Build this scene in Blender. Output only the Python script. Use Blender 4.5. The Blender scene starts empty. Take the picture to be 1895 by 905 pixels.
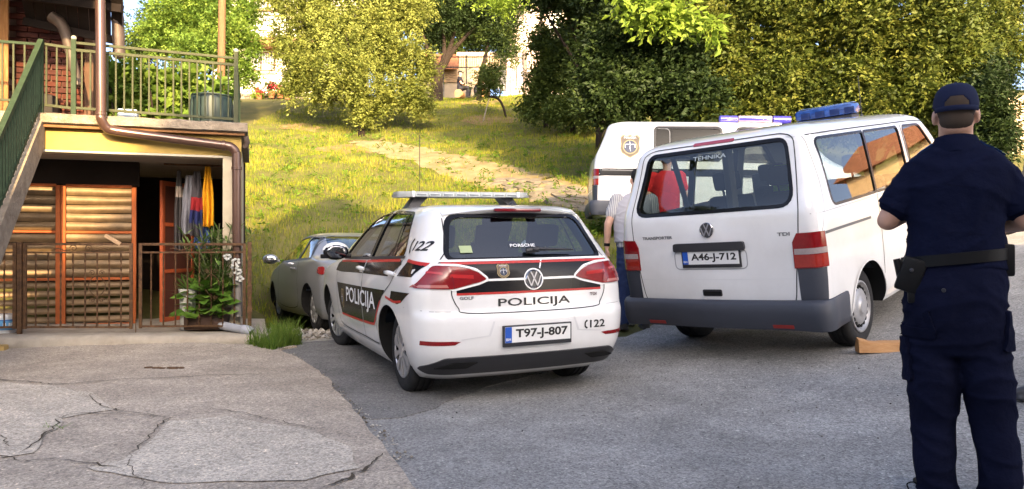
import bpy, bmesh, math, random
import numpy as np
from mathutils import Vector, Matrix, noise
from mathutils.bvhtree import BVHTree
from mathutils.geometry import delaunay_2d_cdt
random.seed(7); RS=np.random.RandomState(7)
S=bpy.context.scene; C=S.collection
rad=math.radians
# ------------------------------------------------------------------ camera, light
CAM=Vector((0,0,1.10)); F=1400.0; HY=458.0
cd=bpy.data.cameras.new('camera'); cam=bpy.data.objects.new('camera',cd); C.objects.link(cam)
cd.sensor_width=36; cd.lens=36*F/1895; cd.clip_start=.05; cd.clip_end=600
cam.location=CAM; cam.rotation_euler=(rad(90)+5.5/F,0,0); S.camera=cam
SUN=Vector((.331,-.943,0)); EL=rad(20); SUN=Vector((SUN.x*math.cos(EL),SUN.y*math.cos(EL),math.sin(EL)))
W=bpy.data.worlds.new('World'); S.world=W; W.use_nodes=True
nt=W.node_tree; sky=nt.nodes.new('ShaderNodeTexSky'); sky.sky_type='NISHITA'; sky.sun_disc=False
sky.sun_elevation=EL; sky.sun_rotation=math.atan2(SUN.x,SUN.y); sky.altitude=500; sky.air_density=.5; sky.dust_density=6.5; sky.ozone_density=.2
bg=nt.nodes['Background']; bg.inputs[1].default_value=.15; nt.links.new(sky.outputs[0],bg.inputs[0])
ld=bpy.data.lights.new('sun','SUN'); ld.energy=3.5; ld.angle=rad(.6); ld.color=(1,.71,.36)
lo=bpy.data.objects.new('sun',ld); C.objects.link(lo); lo.rotation_euler=SUN.to_track_quat('Z','Y').to_euler()
V=S.view_settings; V.view_transform='Standard'; V.look='None'; V.gamma=1; V.exposure=2.4; V.use_curve_mapping=False
S.cycles.max_bounces=8; S.cycles.transparent_max_bounces=16; S.cycles.caustics_reflective=False; S.cycles.caustics_refractive=False
# ------------------------------------------------------------------ materials
MATS={}
def mat(name,col,rough=.6,metal=0.,var=0.,vscale=8.,bump=0.,bscale=60.,col2=None,spec=.5,coat=0.,stretch=(1,1,1),emit=0,detail=6,trans=0.,rnd=None,bdist=.01):
    if name in MATS: return MATS[name]
    m=bpy.data.materials.new(name); m.use_nodes=True; n=m.node_tree.nodes; l=m.node_tree.links
    b=n['Principled BSDF']; b.inputs['Base Color'].default_value=(*col,1); b.inputs['Roughness'].default_value=rough
    if rough>=.7: spec*=.3
    b.inputs['Metallic'].default_value=metal; b.inputs['Specular IOR Level'].default_value=spec; b.inputs['Coat Weight'].default_value=coat
    b.inputs['Coat Roughness'].default_value=.03
    tc=n.new('ShaderNodeTexCoord'); mp=n.new('ShaderNodeMapping'); mp.inputs['Scale'].default_value=stretch; l.new(tc.outputs['Object'],mp.inputs[0])
    src=None
    if var or col2:
        nz=n.new('ShaderNodeTexNoise'); nz.inputs['Scale'].default_value=vscale; nz.inputs['Detail'].default_value=detail; nz.inputs['Roughness'].default_value=.65
        l.new(mp.outputs[0],nz.inputs['Vector'])
        cr=n.new('ShaderNodeValToRGB'); cr.color_ramp.elements[0].position=.3; cr.color_ramp.elements[1].position=.7
        a=col if col2 else tuple(c*(1-var) for c in col); c2=col2 if col2 else tuple(min(1,c*(1+var)) for c in col)
        cr.color_ramp.elements[0].color=(*a,1); cr.color_ramp.elements[1].color=(*c2,1)
        l.new(nz.outputs['Fac'],cr.inputs[0]); src=cr.outputs[0]; l.new(src,b.inputs['Base Color'])
    if rnd:
        at=n.new('ShaderNodeAttribute'); at.attribute_name='rnd'
        cr=n.new('ShaderNodeValToRGB'); e=cr.color_ramp.elements
        e[0].color=(*rnd[0],1); e[0].position=0; e[1].color=(*rnd[-1],1); e[1].position=1
        for i,cc in enumerate(rnd[1:-1]): x=e.new((i+1)/(len(rnd)-1)); x.color=(*cc,1)
        l.new(at.outputs['Fac'],cr.inputs[0]); src=cr.outputs[0]; l.new(src,b.inputs['Base Color'])
    if bump:
        nb=n.new('ShaderNodeTexNoise'); nb.inputs['Scale'].default_value=bscale; nb.inputs['Detail'].default_value=5
        l.new(mp.outputs[0],nb.inputs['Vector']); bp=n.new('ShaderNodeBump'); bp.inputs['Strength'].default_value=bump; bp.inputs['Distance'].default_value=bdist
        l.new(nb.outputs['Fac'],bp.inputs['Height']); l.new(bp.outputs[0],b.inputs['Normal'])
    if emit: b.inputs['Emission Color'].default_value=(*col,1); b.inputs['Emission Strength'].default_value=emit
    if trans:
        tr=n.new('ShaderNodeBsdfTranslucent'); mx=n.new('ShaderNodeMixShader'); mx.inputs[0].default_value=trans
        if src: l.new(src,tr.inputs[0])
        else: tr.inputs[0].default_value=(*col,1)
        o=n['Material Output']; l.new(b.outputs[0],mx.inputs[1]); l.new(tr.outputs[0],mx.inputs[2]); l.new(mx.outputs[0],o.inputs[0])
    MATS[name]=m; return m
def glass(name,tint,ior=1.5,rough=.0,gl=1.):
    if name in MATS: return MATS[name]
    m=bpy.data.materials.new(name); m.use_nodes=True; n=m.node_tree.nodes; l=m.node_tree.links; n.remove(n['Principled BSDF'])
    t=n.new('ShaderNodeBsdfTransparent'); t.inputs[0].default_value=(*tint,1); g=n.new('ShaderNodeBsdfGlossy'); g.inputs[0].default_value=(gl,gl,gl,1); g.inputs['Roughness'].default_value=rough
    lw=n.new('ShaderNodeLayerWeight'); lw.inputs[0].default_value=.5; pw=n.new('ShaderNodeMath'); pw.operation='POWER'; pw.inputs[1].default_value=4.; f=n.new('ShaderNodeMath'); f.operation='MULTIPLY_ADD'; r0=((ior-1)/(ior+1))**2*1.5; f.inputs[1].default_value=1-r0; f.inputs[2].default_value=r0
    l.new(lw.outputs['Facing'],pw.inputs[0]); l.new(pw.outputs[0],f.inputs[0]); mx=n.new('ShaderNodeMixShader'); o=n['Material Output']
    l.new(f.outputs[0],mx.inputs[0]); l.new(t.outputs[0],mx.inputs[1]); l.new(g.outputs[0],mx.inputs[2]); l.new(mx.outputs[0],o.inputs[0])
    MATS[name]=m; return m
# ------------------------------------------------------------------ object helpers
def obj(name,me,m=None,parent=None,loc=None,rot=None):
    o=bpy.data.objects.new(name,me); C.objects.link(o)
    if m is not None and me is not None:
        for mm in (m if isinstance(m,(list,tuple)) else [m]): me.materials.append(mm)
    if parent is not None: o.parent=parent
    if loc is not None: o.location=loc
    if rot is not None: o.rotation_euler=rot
    return o
def tag(o,label,cat=None,group=None,kind=None):
    if label: o['label']=label
    if cat: o['category']=cat
    if group: o['group']=group
    if kind: o['kind']=kind
    return o
def thing(name,label,cat,loc=(0,0,0),rz=0,group=None,M=None):
    o=bpy.data.objects.new(name,None); C.objects.link(o); o.location=loc; o.rotation_euler=(0,0,rz); o.empty_display_size=.1
    if M is not None: o.matrix_basis=M
    return tag(o,label,cat,group)
def structure(o): o['kind']='structure'; return o
def stuff(o): o['kind']='stuff'; return o
def ndmesh(name,v,f,smooth=False,rnd=None):
    """v (n,3) array, f (m,k) array of equal polygons"""
    v=np.asarray(v,np.float32); f=np.asarray(f,np.int32); me=bpy.data.meshes.new(name); k=f.shape[1]
    me.vertices.add(len(v)); me.vertices.foreach_set('co',v.ravel()); me.loops.add(f.size); me.loops.foreach_set('vertex_index',f.ravel())
    me.polygons.add(len(f)); me.polygons.foreach_set('loop_start',np.arange(0,f.size,k,dtype=np.int32))
    if smooth: me.polygons.foreach_set('use_smooth',np.ones(len(f),bool))
    if rnd is not None:
        a=me.attributes.new('rnd','FLOAT','FACE'); a.data.foreach_set('value',np.asarray(rnd,np.float32))
    me.update(calc_edges=True); me.validate(); return me
class MB:
    def __init__(s): s.v=[]; s.f=[]; s.mi=[]; s.sm=[]
    def add(s,v,f,mi=0,sm=False):
        o=len(s.v); s.v+= [tuple(p) for p in v]; s.f+=[tuple(i+o for i in q) for q in f]; s.mi+=[mi]*len(f); s.sm+=[sm]*len(f); return s
    def box(s,a,b,mi=0,bev=0.,M=None):
        x0,x1=sorted((a[0],b[0])); y0,y1=sorted((a[1],b[1])); z0,z1=sorted((a[2],b[2]))
        if bev:
            bev=min(bev,(x1-x0)*.45,(y1-y0)*.45,(z1-z0)*.45); bm=bmesh.new(); bmesh.ops.create_cube(bm,size=1)
            for w in bm.verts: w.co=Vector(((x0+x1)/2+w.co.x*(x1-x0),(y0+y1)/2+w.co.y*(y1-y0),(z0+z1)/2+w.co.z*(z1-z0)))
            bmesh.ops.bevel(bm,geom=bm.edges[:],offset=bev,segments=2,affect='EDGES',profile=.6)
            bm.verts.index_update(); v=[w.co.copy() for w in bm.verts]; f=[[w.index for w in q.verts] for q in bm.faces]; bm.free()
        else:
            v=[(x0,y0,z0),(x1,y0,z0),(x1,y1,z0),(x0,y1,z0),(x0,y0,z1),(x1,y0,z1),(x1,y1,z1),(x0,y1,z1)]
            f=[(0,3,2,1),(4,5,6,7),(0,1,5,4),(1,2,6,5),(2,3,7,6),(3,0,4,7)]
        if M is not None: v=[M@Vector(p) for p in v]
        return s.add(v,f,mi,bool(bev))
    def tube(s,pts,r,n=10,mi=0,cap=True,sx=1.,up=None):
        """r scalar or list; sx squashes along the second axis"""
        P=[Vector(p) for p in pts]; R=r if isinstance(r,(list,tuple)) else [r]*len(P); v=[];f=[]; last=None
        for i,p in enumerate(P):
            t=(P[min(i+1,len(P)-1)]-P[max(i-1,0)]); t=t.normalized() if t.length>1e-9 else Vector((0,0,1))
            if last is None:
                u=Vector(up) if up else (Vector((0,0,1)) if abs(t.z)<.9 else Vector((1,0,0)))
                a=(u-t*u.dot(t)).normalized()
            else: a=(last-t*last.dot(t)).normalized()
            last=a; b=t.cross(a)
            for k in range(n): q=2*math.pi*k/n; v.append(p+a*R[i]*math.cos(q)+b*R[i]*sx*math.sin(q))
        for i in range(len(P)-1):
            for k in range(n): f.append((i*n+k,i*n+(k+1)%n,(i+1)*n+(k+1)%n,(i+1)*n+k))
        if cap: f.append(tuple(range(n-1,-1,-1))); f.append(tuple((len(P)-1)*n+k for k in range(n)))
        return s.add(v,f,mi,True)
    def lathe(s,prof,n=20,mi=0,M=None,cap=True):
        """profile (r,z) about local z"""
        v=[];f=[]
        for r,z in prof:
            for k in range(n): q=2*math.pi*k/n; v.append(Vector((r*math.cos(q),r*math.sin(q),z)))
        for i in range(len(prof)-1):
            for k in range(n): f.append((i*n+k,i*n+(k+1)%n,(i+1)*n+(k+1)%n,(i+1)*n+k))
        if cap: f.append(tuple(range(n-1,-1,-1))); f.append(tuple((len(prof)-1)*n+k for k in range(n)))
        if M is not None: v=[M@p for p in v]
        return s.add(v,f,mi,True)
    def prism(s,poly,z0,z1,mi=0,M=None):
        n=len(poly); v=[Vector((p[0],p[1],z0)) for p in poly]+[Vector((p[0],p[1],z1)) for p in poly]
        if M is not None: v=[M@p for p in v]
        f=[tuple(range(n-1,-1,-1)),tuple(range(n,2*n))]+[(i,(i+1)%n,n+(i+1)%n,n+i) for i in range(n)]
        return s.add(v,f,mi)
    def ball(s,c,r,n=12,mi=0,M=None):
        r=r if isinstance(r,(list,tuple)) else (r,r,r); m=n//2+1; v=[];f=[]
        for i in range(m+1):
            a=math.pi*i/m
            for k in range(n): q=2*math.pi*k/n; v.append(Vector((c[0]+r[0]*math.sin(a)*math.cos(q),c[1]+r[1]*math.sin(a)*math.sin(q),c[2]-r[2]*math.cos(a))))
        for i in range(m):
            for k in range(n): f.append((i*n+k,i*n+(k+1)%n,(i+1)*n+(k+1)%n,(i+1)*n+k))
        if M is not None: v=[M@p for p in v]
        return s.add(v,f,mi,True)
    def mesh(s,name='mesh',ang=None):
        me=bpy.data.meshes.new(name); me.from_pydata([tuple(p) for p in s.v],[],s.f); me.update()
        me.polygons.foreach_set('material_index',s.mi); me.polygons.foreach_set('use_smooth',s.sm)
        bm=bmesh.new(); bm.from_mesh(me); bmesh.ops.remove_doubles(bm,verts=bm.verts,dist=1e-6); bmesh.ops.recalc_face_normals(bm,faces=bm.faces); bm.to_mesh(me); bm.free()
        me.set_sharp_from_angle(angle=rad(ang or 40)); return me
    def build(s,name,m,parent=None,loc=None,rot=None,ang=None): return obj(name,s.mesh(name,ang),m,parent,loc,rot)
def evalmesh(me,mods,name='m'):
    """run modifiers on a mesh; mods: list of (type, dict)"""
    o=bpy.data.objects.new('tmp',me); C.objects.link(o)
    for t,kw in mods:
        md=o.modifiers.new(t,t)
        for k,v in kw.items(): setattr(md,k,v)
    dg=bpy.context.evaluated_depsgraph_get(); r=bpy.data.meshes.new_from_object(o.evaluated_get(dg)); r.name=name
    bpy.data.objects.remove(o); return r
def boolean(me,cutters):
    tmp=[]; mods=[]
    for cme,op in cutters:
        o=bpy.data.objects.new('cut',cme); C.objects.link(o); tmp.append(o); mods.append(('BOOLEAN',dict(object=o,operation=op,solver='EXACT')))
    r=evalmesh(me,mods)
    for o in tmp: bpy.data.objects.remove(o)
    return r
def pchip(xk,yk,x):
    xk=np.asarray(xk,float);yk=np.asarray(yk,float);h=np.diff(xk);d=np.diff(yk)/h;m=np.zeros(len(xk))
    for i in range(1,len(xk)-1):
        if d[i-1]*d[i]>0: w1=2*h[i]+h[i-1];w2=h[i]+2*h[i-1];m[i]=(w1+w2)/(w1/d[i-1]+w2/d[i])
    m[0]=d[0];m[-1]=d[-1]; x=np.clip(np.atleast_1d(np.asarray(x,float)),xk[0],xk[-1]); i=np.clip(np.searchsorted(xk,x)-1,0,len(h)-1)
    t=(x-xk[i])/h[i]; return yk[i]*(2*t**3-3*t**2+1)+h[i]*m[i]*(t**3-2*t**2+t)+yk[i+1]*(-2*t**3+3*t**2)+h[i]*m[i+1]*(t**3-t**2)
def at(px,py,Y): return Vector(((px-947.5)/F*Y,Y,CAM.z-(py-HY)/F*Y))
def pose(loc,yaw,pitch,roll):
    c,s=math.cos,math.sin; y,p,r=rad(yaw),rad(pitch),rad(roll)
    Rz=Matrix(((c(y),s(y),0),(-s(y),c(y),0),(0,0,1))); Rx=Matrix(((1,0,0),(0,c(p),-s(p)),(0,s(p),c(p)))); Ry=Matrix(((c(r),0,-s(r)),(0,1,0),(s(r),0,c(r))))
    return Matrix.Translation(loc)@(Rz@Rx@Ry).to_4x4()
# poses measured for the vehicles: rear axle centre on the ground
P_HATCH=pose((-.132,6.142,.001),-23.85,1.0,1.1)
P_VAN=pose((2.423,7.098,.239),43.96,9.2,1.92)
P_VAN2=pose((2.30,13.55,1.30),93,-1,0)
P_COUPE=pose((-2.06,10.80,-.05),-27.5,-1.6,0)
# ------------------------------------------------------------------ terrain height
CTRL=[(-6,-10,-.3),(0,-10,-.3),(8,-10,-.2),(-6,-3,-.12),(0,-2,-.05),(6,-3,.1),(-4,2,0),(0,2,0),(1.95,3.2,0),(4,3,.18),(7,4,.6),(-3,5,.02),(-5,5,.04),(-4,7.6,.035),(-2.6,7.9,.02),(-6,7.8,.04),(-8,9,.1),(-4,10,.06),
(-1,4.5,0),(.5,4.5,0),(2.9,4.5,.14),(7,11.5,1.15),(10,14,1.65),(6.5,7.5,.85),(9,10,1.3),(14,14,1.9),(12,6,1.3),(.6,9.0,.2),(1.3,8.4,.2),(1.4,9.5,.36),(.3,10.5,.42),(1.3,10.6,.52),(1.3,11.6,.9),(2.26,11,.84),
(-4.4,17.4,2.25),(-4.3,14.6,1.2),(-4.9,12.6,.55),(-5.4,10.6,.3),(-1.5,13.6,1.0),(0,13,1.1),(-.2,11.8,.65),(.5,15,1.75),(-5.2,26.4,5.0),(-8,22,3.8),(0,20,3.1),(0,26,5.0),(4,18,2.8),(4,24,4.6),(8,18,3.1),(10,26,5.2),(16,22,4.2),
(-8,36,8.2),(0,36,8.3),(8,36,8.5),(20,36,8.6),(-20,36,8.2),(-8,40,8.7),(0,40,8.8),(10,40,9),(-13,20,3),(-13,12,1.0),(-30,60,12),(0,60,12.5),(30,60,12.5),(-60,-30,-2),(60,-30,1),(60,20,6),(-60,20,1),(60,90,16),(-60,90,16),(0,90,16)]
for P,tr,wb in((P_HATCH,.76,2.63),(P_VAN,.81,3.0),(P_VAN2,.81,3.0),(P_COUPE,.74,2.6)):
    for sx in(-1,1):
        for y in(0,wb): q=P@Vector((sx*tr,y,0)); CTRL.append((q.x,q.y,q.z))
CTRL=np.array(CTRL,float)
def _k(r2): return np.where(r2>1e-12,.5*r2*np.log(np.maximum(r2,1e-12)),0.)
_d=((CTRL[:,None,:2]-CTRL[None,:,:2])**2).sum(2); _n=len(CTRL); _A=np.zeros((_n+3,_n+3)); _A[:_n,:_n]=_k(_d)+np.eye(_n)*.004
_P=np.c_[np.ones(_n),CTRL[:,:2]]; _A[:_n,_n:]=_P; _A[_n:,:_n]=_P.T; _w=np.linalg.solve(_A,np.r_[CTRL[:,2],0,0,0])
def zg(x,y):
    x=np.atleast_1d(np.asarray(x,float)); y=np.atleast_1d(np.asarray(y,float)); out=np.zeros(x.shape); fx=x.ravel(); fy=y.ravel(); o=np.empty(len(fx))
    for i in range(0,len(fx),20000):
        a=fx[i:i+20000];b=fy[i:i+20000]; o[i:i+20000]=_k((a[:,None]-CTRL[:,0])**2+(b[:,None]-CTRL[:,1])**2)@_w[:_n]+_w[_n]+_w[_n+1]*a+_w[_n+2]*b
    return o.reshape(x.shape)
def zg1(x,y): return float(zg(x,y)[0])
def drop(px,py,lo=3.,hi=60.):
    """point of the terrain seen at a pixel"""
    Y=np.linspace(lo,hi,1500); x=(px-947.5)/F*Y; z=CAM.z-(py-HY)/F*Y; d=z-zg(x,Y); i=np.argmax(d<0) if (d<0).any() else len(Y)-1
    return Vector((x[i],Y[i],zg1(x[i],Y[i])))
# ------------------------------------------------------------------ ground
def inpoly(x,y,poly):
    P=np.asarray(poly); r=np.zeros(x.shape,bool); j=len(P)-1
    for i in range(len(P)):
        c=((P[i,1]>y)!=(P[j,1]>y))&(x<(P[j,0]-P[i,0])*(y-P[i,1])/(P[j,1]-P[i,1]+1e-12)+P[i,0]); r^=c; j=i
    return r
def smooth_poly(pts,n=4,closed=True):
    P=[Vector(p) for p in pts]; m=len(P); out=[]
    for i in range(m if closed else m-1):
        a,b,c,d=[P[(i+k)%m] if closed else P[min(max(i+k,0),m-1)] for k in(-1,0,1,2)]
        for t in range(n):
            t/=n; out.append(.5*((2*b)+(c-a)*t+(2*a-5*b+4*c-d)*t*t+(3*b-a-3*c+d)*t**3))
    if not closed: out.append(P[-1])
    return out
def lumps(x,y):
    x=np.asarray(x,float).ravel(); y=np.asarray(y,float).ravel(); return np.array([noise.noise((a*1.4,b*1.4,0))*.07+noise.noise((a*5,b*5,0))*.025 for a,b in zip(x,y)])*np.clip((y-13)/2.5,0,1)-.012
def sheet(name,poly,off,step,m,skirt=.0,jit=0.,noise_amp=0.,lump=False):
    """drape a polygon over the terrain as a triangulated sheet, off metres above it"""
    P=[Vector((p[0],p[1])) for p in poly]; Q=[]
    for i in range(len(P)):
        a,b=P[i],P[(i+1)%len(P)]; k=max(1,int((b-a).length/step))
        for t in range(k):
            q=a.lerp(b,t/k)
            if jit: q+=Vector((noise.noise((q.x*3,q.y*3,1)),noise.noise((q.x*3,q.y*3,5))))*jit+Vector((noise.noise((q.x*14,q.y*14,1)),noise.noise((q.x*14,q.y*14,5))))*jit*.5
            Q.append(q)
    A=np.array([(p.x,p.y) for p in Q]); gx,gy=np.meshgrid(np.arange(A[:,0].min(),A[:,0].max(),step),np.arange(A[:,1].min(),A[:,1].max(),step)); gx=gx.ravel();gy=gy.ravel()
    gx=gx+RS.uniform(-.2,.2,gx.shape)*step; gy=gy+RS.uniform(-.2,.2,gy.shape)*step
    k=inpoly(gx,gy,A); 
    allp=Q+[Vector((x,y)) for x,y in zip(gx[k],gy[k])]; n=len(Q)
    vs,es,fs=delaunay_2d_cdt(allp,[(i,(i+1)%n) for i in range(n)],[list(range(n))],1,1e-5)[:3]
    xs=np.array([v.x for v in vs]);ys=np.array([v.y for v in vs]); z=zg(xs,ys)+off+(lumps(xs,ys) if lump else 0)
    if noise_amp: z=z+np.array([noise.noise((a*2.3,b*2.3,3))*.7+noise.noise((a*9,b*9,8))*.3 for a,b in zip(xs,ys)])*noise_amp
    v=[(a,b,c) for a,b,c in zip(xs,ys,z)]; f=[tuple(q) for q in fs]
    if skirt:
        from collections import Counter
        ec=Counter()
        for q in f:
            for i in range(len(q)): ec[tuple(sorted((q[i],q[(i+1)%len(q)])))]+=1
        for q in list(f):
            for i in range(len(q)):
                a,b=q[i],q[(i+1)%len(q)]
                if ec[tuple(sorted((a,b)))]==1:
                    o=len(v); v+= [(v[a][0],v[a][1],v[a][2]-skirt),(v[b][0],v[b][1],v[b][2]-skirt)]; f.append((b,a,o,o+1))
    me=bpy.data.meshes.new(name); me.from_pydata(v,[],f); me.update()
    for p in me.polygons: p.use_smooth=True
    me.set_sharp_from_angle(angle=rad(50)); o=obj(name,me,m); return structure(o)
# terrain: graded grid
def graded(lo,hi,fine0,fine1,st,far):
    a=list(np.arange(fine0,fine1,st)); x=fine0; d=st; L=[]
    while x>lo: d=min(d*1.25,far); x-=d; L.append(x)
    x=a[-1]; d=st; H=[]
    while x<hi: d=min(d*1.25,far); x+=d; H.append(x)
    return np.array(L[::-1]+a+H)
gx=graded(-180,180,-7,6,.2,12); gy=graded(-60,300,8,30,.2,12); X,Y=np.meshgrid(gx,gy); Z=zg(X,Y)
far=np.clip((np.hypot(X,Y-20)-55)/40,0,1); Z=Z*(1-far)+far*np.clip(1+Y*.17,-3,30)
lump=np.zeros(X.shape)
for i in range(X.shape[0]):
    if gy[i]<8 or gy[i]>40: continue
    for j in range(X.shape[1]):
        if -9<gx[j]<9: lump[i,j]=noise.noise((X[i,j]*1.4,Y[i,j]*1.4,0))*.07+noise.noise((X[i,j]*5,Y[i,j]*5,0))*.025
mask=np.clip((Y-13)/2.5,0,1); Z=Z+lump*mask-.012
ny,nx=X.shape; I=np.arange(ny*nx).reshape(ny,nx); FQ=np.stack([I[:-1,:-1],I[:-1,1:],I[1:,1:],I[1:,:-1]],-1).reshape(-1,4)
M_soil=mat('meadow soil',(.055,.06,.018),.95,col2=(.13,.115,.04),vscale=1.3,bump=.6,bscale=30,detail=9)
t=structure(obj('ground',ndmesh('ground',np.c_[X.ravel(),Y.ravel(),Z.ravel()],FQ,True),M_soil)); tag(t,'grassy earth hillside rising behind the vehicles')
# asphalt with aggregate, wear and stains
def asphalt(name,base,light):
    m=bpy.data.materials.new(name); m.use_nodes=True; n=m.node_tree.nodes; l=m.node_tree.links; b=n['Principled BSDF']; b.inputs['Roughness'].default_value=.85; b.inputs['Specular IOR Level'].default_value=.2
    tc=n.new('ShaderNodeTexCoord')
    def nz(s,d=6,r=.6):
        q=n.new('ShaderNodeTexNoise'); q.inputs['Scale'].default_value=s; q.inputs['Detail'].default_value=d; q.inputs['Roughness'].default_value=r; l.new(tc.outputs['Object'],q.inputs['Vector']); return q.outputs['Fac']
    def ramp(f,stops):
        c=n.new('ShaderNodeValToRGB'); e=c.color_ramp.elements; e[0].position,e[0].color=stops[0][0],(*stops[0][1],1); e[1].position,e[1].color=stops[-1][0],(*stops[-1][1],1)
        for p,cc in stops[1:-1]: x=e.new(p); x.color=(*cc,1)
        l.new(f,c.inputs[0]); return c.outputs[0]
    def mix(t,f,a,b2):
        q=n.new('ShaderNodeMixRGB'); q.blend_type=t
        if isinstance(f,float): q.inputs[0].default_value=f
        else: l.new(f,q.inputs[0])
        l.new(a,q.inputs[1]); l.new(b2,q.inputs[2]); return q.outputs[0]
    big=ramp(nz(.7,7),[(.3,base),(.7,light)])
    vo=n.new('ShaderNodeTexVoronoi'); vo.inputs['Scale'].default_value=95; l.new(tc.outputs['Object'],vo.inputs['Vector'])
    agg=ramp(vo.outputs['Color'],[(.15,(.62,.62,.62)),(.6,(1,1,1)),(.93,(1.25,1.25,1.2)),(1,(2.6,2.6,2.5))])
    c=mix('MULTIPLY',1.,big,agg); fine=ramp(nz(240,3),[(.3,(.7,.7,.7)),(.7,(1.3,1.3,1.3))]); c=mix('MULTIPLY',1.,c,fine)
    st=ramp(nz(2.6,8,.7),[(.40,(1.03,1.03,1.03)),(.58,(.82,.82,.82)),(.72,(1.06,1.06,1.06))]); c=mix('MULTIPLY',1.,c,st)
    sk=ramp(nz(38,3,.5),[(.30,(.62,.62,.62)),(.42,(1,1,1)),(.64,(1,1,1)),(.74,(1.75,1.72,1.65))]); c=mix('MULTIPLY',1.,c,sk)
    l.new(c,b.inputs['Base Color'])
    bp=n.new('ShaderNodeBump'); bp.inputs['Strength'].default_value=.55; bp.inputs['Distance'].default_value=.006; l.new(vo.outputs['Distance'],bp.inputs['Height']); l.new(bp.outputs[0],b.inputs['Normal'])
    return m
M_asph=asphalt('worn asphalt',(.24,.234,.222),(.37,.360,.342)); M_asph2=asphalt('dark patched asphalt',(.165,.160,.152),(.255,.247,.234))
M_conc=asphalt('driveway concrete',(.36,.305,.245),(.53,.455,.37))
road=[(-1.2,-8),(-1.2,1.5),(-1.2,2.5),(-1.2,3.9),(-1.4,4.8),(-1.95,6.4),(-2.5,7.55),(-2.65,8.3),(-2.1,8.9),(-.9,9.3),(.4,8.7),(1.2,8.0),(2.0,9.2),(3.5,11.2),(6.5,13.8),(10,16.2),(14,18),(17,14),(9,6.5),(8,0),(8,-8)]
sheet('road',[(p.x,p.y) for p in smooth_poly([Vector((*p,0)) for p in road],3)],.004,.16,M_asph,skirt=.05,jit=.05)
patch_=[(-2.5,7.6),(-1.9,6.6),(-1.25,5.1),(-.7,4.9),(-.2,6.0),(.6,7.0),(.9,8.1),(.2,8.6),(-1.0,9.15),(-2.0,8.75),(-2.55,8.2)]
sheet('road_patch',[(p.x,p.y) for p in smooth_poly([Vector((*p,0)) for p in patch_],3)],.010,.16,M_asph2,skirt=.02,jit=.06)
drive=[(.25,1.5),(-.12,2.6),(-.45,3.42),(-.62,3.9),(-.80,4.37),(-1.18,5.37),(-1.69,6.6),(-2.08,7.3),(-2.42,7.8),(-2.8,8.15),(-8,8.3),(-9,4),(-8,-2),(.3,-2)]
M_conc2=asphalt('pale concrete patch',(.46,.40,.325),(.62,.55,.455))
sheet('driveway',[(p.x,p.y) for p in smooth_poly([Vector((*p,0)) for p in drive],3)],.030,.14,M_conc,skirt=.05,jit=.05,noise_amp=.006)
def pxpoly(pts): 
    o=[]
    for x,y in pts: q=drop(x,y,2.0,12); o.append((q.x,q.y))
    return o
sheet('driveway_patch',pxpoly([(-60,712),(90,722),(165,735),(215,768),(120,782),(60,850),(-10,862),(-80,850)]),.0355,.1,M_conc2,jit=.05,noise_amp=.006)
sheet('driveway_patch',pxpoly([(318,790),(420,782),(560,800),(640,835),(665,880),(560,905),(300,905),(150,880),(240,862)]),.0355,.1,M_conc2,jit=.05,noise_amp=.006)
# cracks in the driveway, recessed dark fillets
M_crack=mat('crack dirt',(.075,.060,.042),.95,bump=.5)
def crack(pts,w0):
    P=[drop(x,y,2.2,12) for x,y in pts]; P=smooth_poly(P,8,False); mb=MB(); L=[];R_=[]
    for i,p in enumerate(P):
        t=(P[min(i+1,len(P)-1)]-P[max(i-1,0)]); nrm=Vector((-t.y,t.x,0)).normalized(); j=noise.noise((p.x*9,p.y*9,2))*.045+noise.noise((p.x*26,p.y*26,4))*.025
        w=w0*.55*(.3+1.2*abs(noise.noise((p.x*7,p.y*7,9))))*(min(1,min(i,len(P)-1-i)/3+.15)); c=p+nrm*j
        for k in(-1,1):
            q=c+nrm*w*k; (L if k<0 else R_).append((q.x,q.y,zg1(q.x,q.y)+.030+noise.noise((q.x*2.3,q.y*2.3,3))*.7*.006+noise.noise((q.x*9,q.y*9,8))*.3*.006+.0085))
    n=len(L); mb.add(L+R_,[(i,i+1,n+i+1,n+i) for i in range(n-1)]); o=structure(mb.build('driveway_crack',M_crack)); return o
for pts,w in(([(-40,706),(60,716),(125,719),(200,712),(330,706),(440,701),(500,700)],.022),([(163,737),(185,757),(230,772),(312,782)],.012),([(312,782),(285,812),(240,862)],.013),([(312,782),(200,776),(125,778),(95,806),(50,850)],.014),
 ([(-10,852),(40,868),(110,866),(230,880)],.013),([(385,765),(460,776),(520,790),(590,806)],.011),([(240,862),(250,890),(270,915)],.008),([(600,912),(640,903),(672,880),(712,852)],.02),([(20,840),(12,825),(10,815)],.008)): crack(pts,w)
q=drop(305,688,3,12); mb=MB()
for i in range(26):
    a=RS.uniform(-.16,.16); r=RS.uniform(.008,.022); mb.ball((q.x+a,q.y+RS.uniform(-.022,.022),zg1(q.x+a,q.y)+.034),(r*1.6,r,r*.5),6)
structure(mb.build('driveway_debris',mat('rust debris',(.10,.06,.035),.95,var=.4,vscale=40)))
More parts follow.
